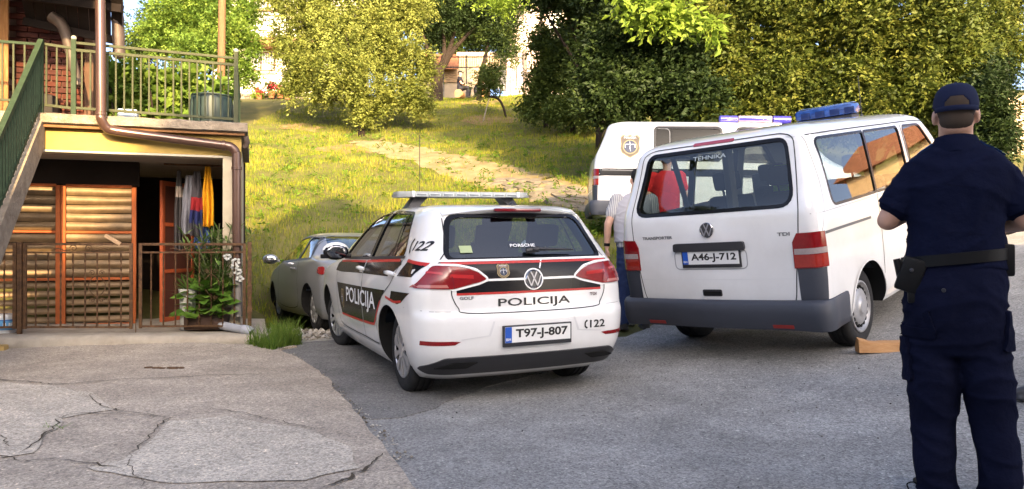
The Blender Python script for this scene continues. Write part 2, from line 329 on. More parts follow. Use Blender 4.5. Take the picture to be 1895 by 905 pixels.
# dirt path on the slope
M_path=mat('dry path',(.15,.115,.055),.95,col2=(.27,.215,.12),vscale=2.5,bump=.7,bscale=22,detail=10)
pth=[drop(x,y,9,34) for x,y in((640,262),(700,258),(760,270),(850,287),(960,312),(1050,340),(1120,362),(1200,385),(1230,420),(1100,402),(1010,372),(930,352),(840,330),(770,303),(700,284))]
sheet('dirt_path',[(p.x,p.y) for p in pth],.022,.15,M_path,jit=.4,noise_amp=.012,lump=True)
for c,s in(((905,222),.9),((640,275),.8),((560,235),.7),((890,190),.8),((760,180),1.2)):
    p=drop(*c,9,40); sheet('bare_earth',[(p.x+math.cos(a)*s*1.2,p.y+math.sin(a)*s) for a in np.linspace(0,6.2,14)],.016,.15,mat('bare earth',(.13,.085,.04),.95,col2=(.22,.155,.08),vscale=3,bump=.6),jit=.5,noise_amp=.01,lump=True)
def rpoly_(pts,r,n=2):
    P=[Vector(p) for p in pts]; out=[]
    for i in range(len(P)):
        a,b,c=P[i-1],P[i],P[(i+1)%len(P)]; u,v=(a-b).normalized(),(c-b).normalized(); p,q=b+u*r,b+v*r
        for k in range(n+1): t=k/n; w=p*(1-t)**2+b*2*t*(1-t)+q*t*t; out.append((w.x,w.y))
    return out
# flat stone paving at path foot
M_stone=mat('path stone',(.15,.13,.10),.9,var=.3,vscale=5,bump=.5,bscale=30)
sp=[drop(x,y,9,30) for x,y in((905,330),(1010,335),(1085,352),(1100,398),(1020,382),(930,352))]
A=np.array([(p.x,p.y) for p in sp]); k=0
paving=thing('stone_paving','flat grey stones paving the foot of the dirt path','paving',(0,0,0)); 
NX,NY=int((A[:,0].max()-A[:,0].min())/.30)+1,int((A[:,1].max()-A[:,1].min())/.34)+1
GX=np.array([[A[:,0].min()+(i+.5*(j%2))*.30+RS.uniform(-.07,.07) for i in range(NX+1)] for j in range(NY+1)]); GY=np.array([[A[:,1].min()+j*.34+RS.uniform(-.07,.07) for i in range(NX+1)] for j in range(NY+1)])
for j in range(NY):
    for i in range(NX):
        P=np.array([(GX[jj,ii],GY[jj,ii]) for jj,ii in((j,i),(j,i+1),(j+1,i+1),(j+1,i))]); c=P.mean(0)
        if not inpoly(c[:1],c[1:],A)[0]: continue
        x,y=c; Q=rpoly_([tuple((p-c)*RS.uniform(.86,.95)) for p in P],.05); h=.02; s1_=(zg1(x,y+h)-zg1(x,y-h))/(2*h); s2_=(zg1(x+h,y)-zg1(x-h,y))/(2*h)
        MB().prism(Q,-.05,.03+RS.uniform(-.01,.012)).build('stone',M_stone,paving,(x,y,zg1(x,y)+float(lumps([x],[y])[0])+.02),(math.atan(s1_)+RS.uniform(-.04,.04),-math.atan(s2_)+RS.uniform(-.04,.04),0))
# gravel verge between the vehicles and along the driveway
def pebbles(name,pts,n,r0,r1,m,label):
    A=np.array(pts); v=[];f=[];rn=[]; c=0; oc=np.array([(1,0,0),(0,1,0),(-1,0,0),(0,-1,0),(0,0,.7),(0,0,-.5)]); of=np.array([(0,1,4),(1,2,4),(2,3,4),(3,0,4),(1,0,5),(2,1,5),(3,2,5),(0,3,5)])
    while c<n:
        x=RS.uniform(A[:,0].min(),A[:,0].max()); y=RS.uniform(A[:,1].min(),A[:,1].max())
        if not inpoly(np.array([x]),np.array([y]),A)[0]: continue
        r=r0+(r1-r0)*RS.rand()**3; P=oc*r*RS.uniform(.7,1.3,(6,3)); a=RS.uniform(0,6); R2=np.array([[math.cos(a),-math.sin(a),0],[math.sin(a),math.cos(a),0],[0,0,1]])
        v.append(P@R2+(x,y,zg1(x,y)+.015)); f.append(of+c*6); rn+= [RS.rand()]*8; c+=1
    o=stuff(obj(name,ndmesh(name,np.concatenate(v),np.concatenate(f),False,rn),m)); return tag(o,label)
M_peb=mat('pebble mix',(.3,.28,.24),.9,rnd=[(.10,.085,.065),(.22,.19,.15),(.36,.33,.28),(.5,.48,.43)])
pebbles('verge_gravel',[(.3,8.65),(1.05,8.1),(1.9,9.2),(2.4,10.4),(1.4,11),(.2,10)],900,.012,.06,M_peb,'loose stones on the verge between hatchback and van')
pebbles('rubble',[(-2.75,8.3),(-2.0,8.9),(-1.4,9.3),(-2.2,10.2),(-3.2,10.2),(-3.2,9.3)],500,.012,.05,M_peb,'pale rubble under the silver car')
pebbles('edge_gravel',[(-2.36,7.6),(-2.2,7.65),(-1.55,6.4),(-.70,4.4),(-.50,3.9),(-.66,3.85),(-.82,4.4),(-1.72,6.6)],420,.004,.014,M_peb,'grit along the broken driveway edge')
sheet('gravel_bed',[(-2.8,8.25),(-2.0,8.75),(-1.2,9.2),(-1.6,10.0),(-2.4,10.6),(-3.4,10.4),(-3.3,9.2)],.006,.15,mat('pale rubble bed',(.32,.30,.26),.95,var=.35,vscale=14,bump=.6),jit=.12)
pebbles('road_grit',[(-.6,2.6),(3.5,2.6),(5.5,6.0),(3.2,6.2),(1.2,7.6),(.6,6.6),(-.4,5.2)],520,.003,.009,mat('road grit mix',(.3,.28,.24),.9,rnd=[(.05,.048,.045),(.16,.15,.13),(.30,.28,.25),(.60,.58,.54)]),'loose grit scattered over the asphalt')
# ------------------------------------------------------------------ vehicle toolkit
M_white=mat('white car paint',(.69,.68,.66),.28,coat=1.,col2=(.80,.80,.79),vscale=1.7,spec=.5,detail=10)
M_black=mat('black film',(.007,.007,.009),.25,coat=.08,spec=.22); M_trim=mat('black plastic',(.022,.022,.025),.5,bump=.15,bscale=300,bdist=.001)
M_rub=mat('tyre rubber',(.025,.025,.026),.82,var=.3,vscale=12,bump=.3,bscale=90,bdist=.003); M_seam=mat('panel gap',(.03,.03,.03),.8)
M_bumper=mat('grey bumper plastic',(.040,.045,.060),.55,bump=.15,bscale=260,bdist=.001,var=.08,vscale=4)
M_alu=mat('silver wheel paint',(.45,.45,.46),.35,metal=.6,var=.12,vscale=9); M_steel=mat('steel wheel paint',(.36,.36,.37),.45,metal=.5,var=.2,vscale=9)
M_chrome=mat('chrome',(.55,.55,.57),.12,metal=1.); M_inter=mat('car interior cloth',(.035,.036,.04),.9); M_interl=mat('pale interior trim',(.14,.135,.125),.8)
M_red=mat('red lens',(.20,.004,.006),.18,coat=.25,var=.15,vscale=30); M_redd=mat('dark red lens',(.16,.006,.01),.12,coat=1.); M_redstripe=mat('red reflective stripe',(.45,.02,.015),.4,var=.25,vscale=60)
M_clear=mat('clear lens',(.33,.27,.26),.15,coat=.5,var=.1,vscale=50); M_plate=mat('number plate white',(.72,.72,.70),.4); M_blue=mat('plate blue',(.01,.08,.42),.4); M_ink=mat('black lettering',(.01,.01,.01),.45); M_wink=mat('white lettering',(.75,.75,.75),.45)
M_well=mat('wheel well',(.012,.012,.012),.9); M_gold=mat('badge gold',(.36,.27,.11),.45,var=.15,vscale=40); M_navy=mat('badge navy',(.02,.03,.07),.4); M_line=mat('white line film',(.85,.85,.84),.3)
G_win=glass('window glass',(.58,.64,.62),1.6); G_deep=glass('deep tinted glass',(.10,.12,.13),1.3,gl=.35); G_dark=glass('tinted glass',(.50,.58,.60),1.75)
def rings(keys,zs,N=(9,9,30,9,9)):
    """keys: dict of lists z,yr,yf,w,rr,rf ; returns list of rings (closed outlines)"""
    K={k:pchip(keys['z'],keys[k],zs) for k in keys if k not in('z','bow','tap','ym')}; bow=keys.get('bow',(.06,.12)); tap=keys.get('tap',(.05,.08)); ym=keys.get('ym',1.3)
    out=[]
    for i,z in enumerate(zs):
        w,yr,yf,rr,rf=K['w'][i],K['yr'][i],K['yf'][i],K['rr'][i],K['rf'][i]; rr=min(rr,w*.9); rf=min(rf,w*.9); sc=(yf-yr)/4.
        b0,b1=bow[0]*min(1,w/.8),bow[1]*min(1,w/.8); half=[]
        for t in np.linspace(0,1,N[0],endpoint=False): x=t*(w-rr); half.append((x,yr+b0*(x/w)**2))
        yc=yr+b0*((w-rr)/w)**2
        for a in np.linspace(0,math.pi/2,N[1],endpoint=False): half.append((w-rr+rr*math.sin(a),yc+rr*(1-math.cos(a))))
        yd=yf-b1*((w-rf)/w)**2; ya,yb=yc+rr,max(yc+rr+.02,yd-rf)
        for t in np.linspace(0,1,N[2],endpoint=False): half.append((w,ya+(yb-ya)*t))
        for a in np.linspace(0,math.pi/2,N[3],endpoint=False): half.append((w-rf+rf*math.cos(a),yb+(rf)*math.sin(a)))
        for t in np.linspace(0,1,N[4]): x=(1-t)*(w-rf); half.append((x,yb+rf+b1*(((w-rf)/w)**2-(x/w)**2)))
        L0=max(ym-yr,.05); L1=max(yf-ym,.05); h2=[]
        for x,y in half:
            k=tap[0]*min(1,max(0,(ym-y)/1.9))**2 if y<ym else tap[1]*min(1,max(0,(y-ym)/2.2))**2.5
            h2.append((x*(1-k),y))
        ring=[(x,y,z) for x,y in h2]+[(-x,y,z) for x,y in h2[-2:0:-1]]
        out.append(ring)
    return out
def loft(rs,mi=0,name='loft'):
    n=len(rs[0]); v=[p for r in rs for p in r]; f=[]
    for i in range(len(rs)-1):
        for k in range(n): f.append((i*n+k,i*n+(k+1)%n,(i+1)*n+(k+1)%n,(i+1)*n+k))
    for i,flip in((0,True),(len(rs)-1,False)):
        c=len(v); P=rs[i]; v.append(tuple(np.mean(np.array(P),0)))
        for k in range(n): q=(i*n+k,i*n+(k+1)%n,c); f.append(q[::-1] if flip else q)
    me=bpy.data.meshes.new(name); me.from_pydata(v,[],f); me.update()
    bm=bmesh.new(); bm.from_mesh(me); bmesh.ops.recalc_face_normals(bm,faces=bm.faces); bm.to_mesh(me); bm.free()
    me.polygons.foreach_set('material_index',[mi]*len(me.polygons)); return me
def mesh_of(mb,mi=0): me=mb.mesh('cutter'); me.polygons.foreach_set('material_index',[mi]*len(me.polygons)); return me
def rpoly(pts,r,n=5):
    """round the corners of a 2D polygon; r scalar or list"""
    P=[Vector((p[0],p[1])) for p in pts]; out=[]; m=len(P)
    for i in range(m):
        rr=r[i] if isinstance(r,(list,tuple)) else r; a,b,c=P[i-1],P[i],P[(i+1)%m]; u=(a-b); v=(c-b); d=min(rr,u.length*.49,v.length*.49)
        if d<1e-4: out.append((b.x,b.y)); continue
        p=b+u.normalized()*d; q=b+v.normalized()*d
        for k in range(n+1): t=k/n; w=p*(1-t)**2+b*2*t*(1-t)+q*t*t; out.append((w.x,w.y))
    return out
class Skin:
    def __init__(s,me): s.b=BVHTree.FromPolygons([v.co.copy() for v in me.vertices],[tuple(p.vertices) for p in me.polygons])
    def hit(s,view,u,v):
        o,d={'rear':((u,-6,v),(0,1,0)),'front':((u,9,v),(0,-1,0)),'left':((-6,u,v),(1,0,0)),'right':((6,u,v),(-1,0,0)),'top':((u,v,6),(0,0,-1))}[view]; d=Vector(d)
        p,n,_,_=s.b.ray_cast(Vector(o),d)
        if p is None: p,n,_,_=s.b.find_nearest(Vector(o)+d*5.5)
        if n.dot(d)>0: n=-n
        return p,n
def tri2d(poly,step):
    P=[Vector((p[0],p[1])) for p in poly]; Q=[]
    for i in range(len(P)):
        a,b=P[i],P[(i+1)%len(P)]; k=max(1,int(math.ceil((b-a).length/step)))
        for t in range(k): Q.append(a.lerp(b,t/k))
    A=np.array([(p.x,p.y) for p in Q]); gx,gy=np.meshgrid(np.arange(A[:,0].min()+step*.5,A[:,0].max(),step),np.arange(A[:,1].min()+step*.5,A[:,1].max(),step)); gx=gx.ravel();gy=gy.ravel(); k=inpoly(gx,gy,A)
    n=len(Q); vs,es,fs=delaunay_2d_cdt(Q+[Vector((x,y)) for x,y in zip(gx[k],gy[k])],[(i,(i+1)%n) for i in range(n)],[list(range(n))],1,1e-6)[:3]
    return vs,fs,n
def patch(skin,view,poly,off,m,name,parent,step=.05,thick=0.,dome=0.):
    vs,fs,n=tri2d(poly,step); H=[skin.hit(view,q.x,q.y) for q in vs]; v=[p+nn*off for p,nn in H]; f=[tuple(q) for q in fs]
    if thick:
        from collections import Counter
        ec=Counter(tuple(sorted((q[i],q[(i+1)%len(q)]))) for q in f for i in range(len(q))); L=len(v); v=v+[p+nn*(off-thick) for p,nn in H]
        for q in list(f):
            for i in range(len(q)):
                a,b=q[i],q[(i+1)%len(q)]
                if ec[tuple(sorted((a,b)))]==1: f.append((b,a,L+a,L+b))
    mb=MB(); mb.add(v,f,0,True); return mb.build(name,m,parent,ang=35)
def ribbon(skin,view,pts,w,off,m,name,parent,closed=False,step=.04,smooth=0):
    P=[Vector((p[0],p[1],0)) for p in pts]
    if smooth: P=smooth_poly(P,smooth,closed)
    if closed: P=P+[P[0]]
    Q=[]
    for a,b in zip(P[:-1],P[1:]):
        k=max(1,int((b-a).length/step))
        for t in range(k): Q.append(a.lerp(b,t/k))
    Q.append(P[-1]); v=[];f=[]
    for i,q in enumerate(Q):
        t=Q[min(i+1,len(Q)-1)]-Q[max(i-1,0)]; nn=Vector((-t.y,t.x,0)).normalized()*w/2
        for s in(-1,1): p,h=skin.hit(view,q.x+nn.x*s,q.y+nn.y*s); v.append(p+h*off)
        if i: f.append((2*i-2,2*i-1,2*i+1,2*i))
    mb=MB(); mb.add(v,f,0,True); return mb.build(name,m,parent)
TXT={}
def textmesh(s,bold=0.,shear=0.):
    k=(s,bold,shear)
    if k not in TXT:
        cu=bpy.data.curves.new('t','FONT'); cu.body=s; cu.size=1; cu.offset=bold; cu.shear=shear; cu.resolution_u=3
        o=bpy.data.objects.new('t',cu); C.objects.link(o); dg=bpy.context.evaluated_depsgraph_get(); me=bpy.data.meshes.new_from_object(o.evaluated_get(dg)); bpy.data.objects.remove(o)
        v=np.array([(p.co.x,p.co.y) for p in me.vertices]); f=[tuple(p.vertices) for p in me.polygons]; v-=v.min(0); TXT[k]=(v,f,v.max(0)); bpy.data.meshes.remove(me)
    return TXT[k]
def text_on(skin,view,s,u0,u1,v0,v1,off,m,name,parent,bold=.02,shear=0.,tilt=0.):
    v,f,mx=textmesh(s,bold,shear); P=[]
    for x,y in v:
        u=u0+(u1-u0)*x/mx[0]; w=v0+(v1-v0)*y/mx[1]+tilt*(x/mx[0]); p,n=skin.hit(view,u,w); P.append(p+n*off)
    mb=MB(); mb.add(P,f); return mb.build(name,m,parent)
def text_plane(s,M,wd,ht,m,name,parent,bold=.02):
    """flat lettering: local x along width, y up, centred, in frame M"""
    v,f,mx=textmesh(s,bold); mb=MB(); mb.add([M@Vector(((x/mx[0]-.5)*wd,(y/mx[1]-.5)*ht,0)) for x,y in v],f); return mb.build(name,m,parent)
def shield(cx,cz,w,h): return [(cx+x*w,cz+z*h) for x,z in((-.5,.38),(-.36,.5),(-.16,.44),(0,.5),(.16,.44),(.36,.5),(.5,.38),(.46,.1),(.5,-.1),(.42,-.28),(.2,-.4),(0,-.5),(-.2,-.4),(-.42,-.28),(-.5,-.1),(-.46,.1))]
def circ(cx,cz,r,n=20,rz=None): return [(cx+r*math.cos(6.28319*i/n),cz+(rz or r)*math.sin(6.28319*i/n)) for i in range(n)]
def badge(skin,view,cx,cz,w,h,parent,sgn=1,letters='POLICIJA'):
    b=patch(skin,view,shield(cx,cz,w,h),.0035,M_gold,'police_badge',parent,step=.03)
    patch(skin,view,[(cx+(x-cx)*.9,cz+(z-cz)*.9) for x,z in shield(cx,cz,w,h)],.0045,mat('badge brown',(.12,.085,.05),.5),'badge_field',b,step=.03)
    patch(skin,view,circ(cx,cz-.02*h,w*.36),.0055,M_gold,'badge_ring',b,step=.03); patch(skin,view,circ(cx,cz-.02*h,w*.31),.0065,M_navy,'badge_disc',b,step=.03)
    patch(skin,view,[(cx-.03*w,cz+.24*h),(cx+.04*w,cz+.04*h),(cx,cz+.04*h),(cx+.03*w,cz-.24*h),(cx-.05*w,cz-.02*h),(cx-.01*w,cz-.02*h)],.0075,M_wink,'badge_sword',b,step=.03)
    for s in(-1,1): ribbon(skin,view,[(cx+s*.06*w,cz+.08*h),(cx+s*.24*w,cz+.08*h),(cx+s*.24*w,cz-.06*h)],w*.035,.0072,M_wink,'badge_scale',b,step=.02)
    if letters: text_on(skin,view,letters,cx-sgn*.3*w,cx+sgn*.3*w,cz+.30*h,cz+.40*h,.0072,M_wink,'badge_letters',b)
    return b
def vwlogo(skin,cx,cz,r,parent):
    p,n=skin.hit('rear',cx,cz); M=Matrix.Translation(p+n*.004)@(n.to_track_quat('Z','Y').to_matrix().to_4x4()); mb=MB()
    mb.lathe([(r*.98,0),(r,.006),(r*.93,.012),(r*.86,.006),(r*.86,0)],28,M=M,cap=False); d=mb.build('round_emblem',M_chrome,parent)
    mb=MB(); mb.lathe([(r*.9,.001),(r*.9,.004)],28,M=M); mb.build('emblem_disc',mat('emblem dark',(.03,.03,.035),.3),d)
    mb=MB(); t=r*.13
    up=(M.inverted().to_3x3()@Vector((0,0,1))); 
    def seg(a,b):
        a=Vector(a)*r; b=Vector(b)*r; q=(b-a).normalized(); e=Vector((-q.y,q.x))*t/2; mb.prism([a-e,b-e,b+e,a+e],.004,.011,M=M@Matrix.Rotation(math.atan2(up.y,up.x)-math.pi/2,4,'Z'))
    seg((-.36,.8),(-.03,.1));seg((.36,.8),(.03,.1)); seg((-.82,.36),(-.38,-.76)); seg((.82,.36),(.38,-.76)); seg((-.38,-.76),(-.0,.06)); seg((.38,-.76),(.0,.06)); mb.build('emblem_letters',mat('emblem silver',(.30,.30,.32),.3,metal=.6),d); return d
def plate(skin,cx,cz,s,parent,w=.52,h=.112):
    p,n=skin.hit('rear',cx,cz); n=Vector((n.x*.3,n.y,n.z*.3)).normalized(); ey=Vector((0,0,1)); ex=ey.cross(n).normalized(); ey=n.cross(ex)
    M=Matrix((( ex.x,ey.x,n.x,p.x),(ex.y,ey.y,n.y,p.y),(ex.z,ey.z,n.z,p.z),(0,0,0,1)))
    mb=MB(); mb.box((-w/2-.012,-h/2-.03,-.005),(w/2+.012,h/2+.010,.014),bev=.004,M=M); fr=mb.build('plate_frame',M_trim,parent)
    mb=MB(); mb.box((-w/2,-h/2,.0145),(w/2,h/2,.0175),M=M); pl=mb.build('number_plate',M_plate,fr)
    mb=MB(); mb.box((-w/2+.001,-h/2+.001,.0172),(-w/2+.052,h/2-.001,.0192),M=M); mb.build('blue_band',M_blue,fr)
    text_plane('BiH',M@Matrix.Translation((-w/2+.026,-h*.28,.0205)),.036,.020,M_wink,'country_letters',fr)
    text_plane(s,M@Matrix.Translation((.03,0,.0190)),w*.80,h*.70,M_ink,'plate_characters',fr,bold=.03)
    return fr
def wheel(root,x,y,r,wd,kind,steer=0.):
    s=-1 if x<0 else 1; rr=r*.66
    # local frame: z outward
    M=Matrix.Translation((x,y,r))@Matrix.Rotation(steer,4,'Z')@Matrix.Rotation(s*math.pi/2,4,'Y')
    mb=MB(); mb.lathe([(rr*.55,-wd),(rr*.9,-wd+.03),(rr*.9,-.03),(rr*.2,-.02)],28,M=M); hub=mb.build('wheel',M_well,root)
    prof=[(rr,-wd),(r*.90,-wd),(r*.97,-wd+.012),(r,-wd+.035)]
    for g in(.28,.5,.72): zc=-wd*(1-g); prof+=[(r,zc-.012),(r-.008,zc-.008),(r-.008,zc+.000),(r,zc+.004)]
    prof+=[(r,-.035),(r*.97,-.012),(r*.90,.001),(r*.80,.004),(rr+.012,-.004),(rr,-.012)]
    mb=MB(); mb.lathe(prof,44,M=M,cap=False); mb.build('tyre',M_rub,hub)
    mb=MB()
    if kind=='cover':
        mb.lathe([(rr+.004,-.012),(rr,.0),(rr*.93,.004),(rr*.90,-.006)],44,M=M,cap=False)
        for k in range(10):
            a=2*math.pi*k/10; A=M@Matrix.Rotation(a,4,'Z')
            mb.prism([(rr*.2,-.012),(rr*.55,-.016),(rr*.92,-.040),(rr*.95,-.01),(rr*.95,.012),(rr*.90,.030),(rr*.55,.018),(rr*.2,.012)],-.012,.006,M=A)
        mb.lathe([(rr*.30,-.01),(rr*.28,.010),(rr*.12,.014),(.001,.014)],24,M=M,cap=False)
        mb.build('rim',M_alu,hub,ang=30)
    elif kind=='steel':
        mb.lathe([(rr+.004,-.010),(rr,.004),(rr*.94,.006),(rr*.88,-.020),(rr*.80,-.030),(rr*.72,-.010),(rr*.60,.006),(rr*.45,.004),(rr*.30,.012),(rr*.26,.022),(.001,.024)],44,M=M,cap=False); rim=mb.build('rim',M_steel,hub)
        mb=MB()
        for k in range(18):
            A=M@Matrix.Rotation(2*math.pi*k/18,4,'Z')@Matrix.Translation((rr*.75,0,-.012)); mb.prism([(rr*.075*math.cos(q),rr*.085*math.sin(q)) for q in np.linspace(0,6.28,10,endpoint=False)],-.02,.006,M=A)
        mb.build('rim_slots',M_well,rim)
    else:
        mb.lathe([(rr+.004,-.012),(rr,.0),(rr*.9,.003),(rr*.86,-.01)],40,M=M,cap=False)
        for k in range(8):
            A=M@Matrix.Rotation(2*math.pi*k/8,4,'Z'); mb.prism([(rr*.1,-.03),(rr*.9,-.022),(rr*.9,.022),(rr*.1,.03)],-.012,.004,M=A)
        mb.lathe([(rr*.3,-.01),(rr*.25,.010),(.001,.012)],20,M=M,cap=False); mb.build('rim',M_alu,hub,ang=30)
    return hub
def ribs(keys,z0,z1,n): return [round(z,4) for z in np.linspace(z0,z1,n)]
def seat(parent,x,y,z,m,w=.48,h=.62,tilt=-.2,head=True,name='seat'):
    M=Matrix.Translation((x,y,z))@Matrix.Rotation(tilt,4,'X'); mb=MB()
    mb.box((-w/2,-.06,0),(w/2,.06,h),bev=.05,M=M); mb.box((-w/2,.02,-.02),(w/2,.48,.12),bev=.05,M=Matrix.Translation((x,y,z)))
    if head: mb.box((-.14,-.045,h+.06),(.14,.045,h+.25),bev=.045,M=M); mb.box((-.07,-.01,h-.02),(-.055,.01,h+.1),M=M); mb.box((.055,-.01,h-.02),(.07,.01,h+.1),M=M)
    return mb.build(name,m,parent)
def xz_prism(poly,y0,y1): # polygon in x,z extruded along y
    M=Matrix(((1,0,0,0),(0,0,1,0),(0,1,0,0),(0,0,0,1))); return MB().prism(poly,y0,y1,M=M)
def yz_prism(poly,x0,x1):
    M=Matrix(((0,0,1,0),(1,0,0,0),(0,1,0,0),(0,0,0,1))); return MB().prism(poly,x0,x1,M=M)
def cyl_x(y,z,r,x0,x1,n=40): M=Matrix(((0,0,1,0),(1,0,0,0),(0,1,0,0),(0,0,0,1))); return MB().prism(circ(y,z,r,n),x0,x1,M=M)
def mirror_poly(p): return [(-x,z) for x,z in p][::-1]
def shrink(keys,d,zlo,zhi,yfmax=None):
    k=dict(keys); k['w']=[max(.05,a-d) for a in keys['w']]; k['yr']=[a+d for a in keys['yr']]; k['yf']=[a-d for a in keys['yf']]
    return rings(k,np.linspace(zlo,zhi,18),(5,5,10,5,5))
# ------------------------------------------------------------------ white police hatchback
def dens(poly,step=.05):
    P=[Vector(p) for p in poly]; Q=[]
    for i in range(len(P)):
        a,b=P[i],P[(i+1)%len(P)]; k=max(1,int(math.ceil((b-a).length/step)))
        for t in range(k): q=a.lerp(b,t/k); Q.append((q.x,q.y))
    return Q
def offs(poly,d):
    P=[Vector(p) for p in poly]; n=len(P); ar=sum(P[i].x*P[(i+1)%n].y-P[(i+1)%n].x*P[i].y for i in range(n)); sg=1 if ar>0 else -1; out=[]
    for i in range(n):
        t=P[(i+1)%n]-P[i-1]; t=t.normalized() if t.length>1e-9 else Vector((1,0)); q=P[i]+Vector((t.y,-t.x))*d*sg; out.append((q.x,q.y))
    return out
def build_hatch():
    R=thing('police_car','white police hatchback with black livery bands and roof light bar, plate T97-J-807','police car',M=P_HATCH)
    K=dict(z=[.17,.24,.32,.42,.55,.64,.675,.80,.88,.95,1.0,1.08,1.20,1.30,1.36,1.40,1.425,1.440,1.452,1.458],
     yr=[-.52,-.655,-.715,-.752,-.765,-.760,-.738,-.728,-.722,-.712,-.690,-.635,-.545,-.470,-.425,-.385,-.28,-.08,.18,.40],
     yf=[3.38,3.45,3.48,3.49,3.48,3.44,3.42,3.28,2.95,2.45,2.25,2.08,1.80,1.55,1.36,1.18,1.02,.90,.75,.6],
     w =[.76,.815,.85,.873,.888,.893,.893,.893,.884,.862,.838,.805,.755,.708,.672,.632,.585,.52,.36,.16],
     rr=[.24,.25,.25,.25,.25,.25,.25,.26,.27,.28,.29,.30,.30,.29,.28,.26,.24,.22,.16,.08],
     rf=[.5,.5,.5,.5,.5,.5,.5,.5,.45,.35,.3,.3,.3,.3,.3,.28,.25,.22,.16,.08],bow=(.07,.18),tap=(.055,.07),ym=1.2)
    zs=np.unique(np.r_[np.linspace(.17,.66,16),.675,np.linspace(.70,1.36,26),1.385,1.40,1.415,1.425,1.434,1.441,1.447,1.452,1.456,1.458])
    solid=loft(rings(K,zs)); skin=Skin(solid)
    cav=loft(shrink(K,.055,.50,1.405),2)
    wells=[(mesh_of(cyl_x(y,.315,.362,s*.55,s*1.1),1),'DIFFERENCE') for y in(.03,2.63) for s in(-1,1)]
    wr=rpoly([(-.60,1.045),(.60,1.045),(.515,1.335),(-.515,1.335)],[.05,.05,.07,.07])
    ws=[rpoly([(-.16,1.055),(.73,1.02),(.66,1.392),(.02,1.365)],[.06,.01,.03,.09]),rpoly([(.80,1.02),(1.62,1.0),(1.70,1.03),(1.12,1.37),(.74,1.392)],[.01,.02,.02,.12,.03])]
    wf=rpoly([(-.70,1.0),(.70,1.0),(.56,1.36),(-.56,1.36)],.06); wr=dens(wr); ws=[dens(p) for p in ws]
    cuts=[(cav,'DIFFERENCE')]+wells+[(mesh_of(xz_prism(wr,-1.2,.2),1),'DIFFERENCE'),(mesh_of(xz_prism(wf,1.0,3.),1),'DIFFERENCE')]+[(mesh_of(yz_prism(p,-1.2,1.2),1),'DIFFERENCE') for p in ws]
    body=boolean(solid,cuts); body.set_sharp_from_angle(angle=rad(32))
    for p in body.polygons: p.use_smooth=True
    b=obj('body',body,[M_white,M_well,M_inter],R)
    big=lambda p,d:[(c[0]+(c[0]-sum(q[0] for q in p)/len(p))*d,c[1]+(c[1]-sum(q[1] for q in p)/len(p))*d) for c in p]
    # glazing (set just under the paint surface) with black surround
    blk=rpoly([(-.66,1.035),(.66,1.035),(.555,1.365),(-.555,1.365)],[.03,.03,.05,.05])
    rw=patch(skin,'rear',wr,-.006,G_dark,'rear_window',R)
    def frame(view,outer,inner,name,parent,off=.003):
        n=len(outer); mb=MB(); vs=[];f=[]
        a=[Vector(p) for p in outer]; c=[Vector(p) for p in inner]
        for i in range(n): 
            for q,o in((a[i],off),(c[i],off),(c[i],-.007)): p,nn=skin.hit(view,q.x,q.y); vs.append(p+nn*o)
        for i in range(n): j=(i+1)%n; f+= [(3*i,3*j,3*j+1,3*i+1),(3*i+1,3*j+1,3*j+2,3*i+2)]
        mb.add(vs,f,0,True); return mb.build(name,M_black,parent)
    frame('rear',offs(wr,.035),wr,'window_surround',rw)
    for s in(-1,1):
        v='left' if s<0 else 'right'
        for i,p in enumerate(ws):
            g=patch(skin,v,p,-.006,G_dark,'side_window',R); frame(v,offs(p,.022),p,'window_frame',g)
    patch(skin,'front',wf,-.004,G_win,'windscreen',R)
    ribbon(skin,'left',[(-.2,1.045),(.74,1.012),(1.75,.985)],.022,.006,M_trim,'belt_trim',R); ribbon(skin,'right',[(-.2,1.045),(.74,1.012),(1.75,.985)],.022,.006,M_trim,'belt_trim',R)
    for s,v in((-1,'left'),(1,'right')): ribbon(skin,v,[(.765,1.02),(.70,1.39)],.075,.004,M_black,'door_pillar',R); ribbon(skin,v,[(.12,1.045),(.19,1.375)],.03,.004,M_black,'window_bar',R)
    # spoiler over the window
    mb=MB(); pts=[]
    for x in np.linspace(-.56,.56,15):
        p,_=skin.hit('top',x,-.30); e=-.455+.10*(x/.56)**2
        pts.append([(x,-.26,p.z-.002),(x,e+.03,1.418-.045*(x/.56)**2),(x,e-.01,1.400-.045*(x/.56)**2),(x,e+.005,1.378-.045*(x/.56)**2),(x,-.36,1.350-.02*(x/.56)**2)])
    v=[q for r in pts for q in r]; f=[(i*5+k,i*5+k+1,i*5+5+k+1,i*5+5+k) for i in range(14) for k in range(4)]+[(0,1,2,3,4),(74,73,72,71,70)]
    mb.add(v,f,0,True); sp=mb.build('spoiler',M_white,R,ang=50)
    mb=MB(); mb.box((-.19,-.485,1.376),(.19,-.44,1.402),bev=.01); mb.build('brake_light',M_redd,sp)
    # livery bands on tailgate
    L=rpoly([(-.845,.838),(-.715,.992),(-.55,.985),(-.43,.955),(-.352,.895),(-.40,.878),(-.60,.832)],[.03,.03,.05,.04,.02,.03,.02])
    Rr=mirror_poly(L)
    band1=[(-.665,1.018),(.665,1.018),(.70,.997),(.55,.99),(.43,.96),(.345,.897),(-.345,.897),(-.43,.96),(-.55,.99),(-.70,.997)]
    patch(skin,'rear',band1,.0025,M_black,'livery_band',R); 
    patch(skin,'rear',[(-.34,.880),(.34,.880),(.40,.868),(.575,.83),(.575,.800),(-.575,.800),(-.575,.83),(-.40,.868)],.0025,M_black,'livery_band',R)
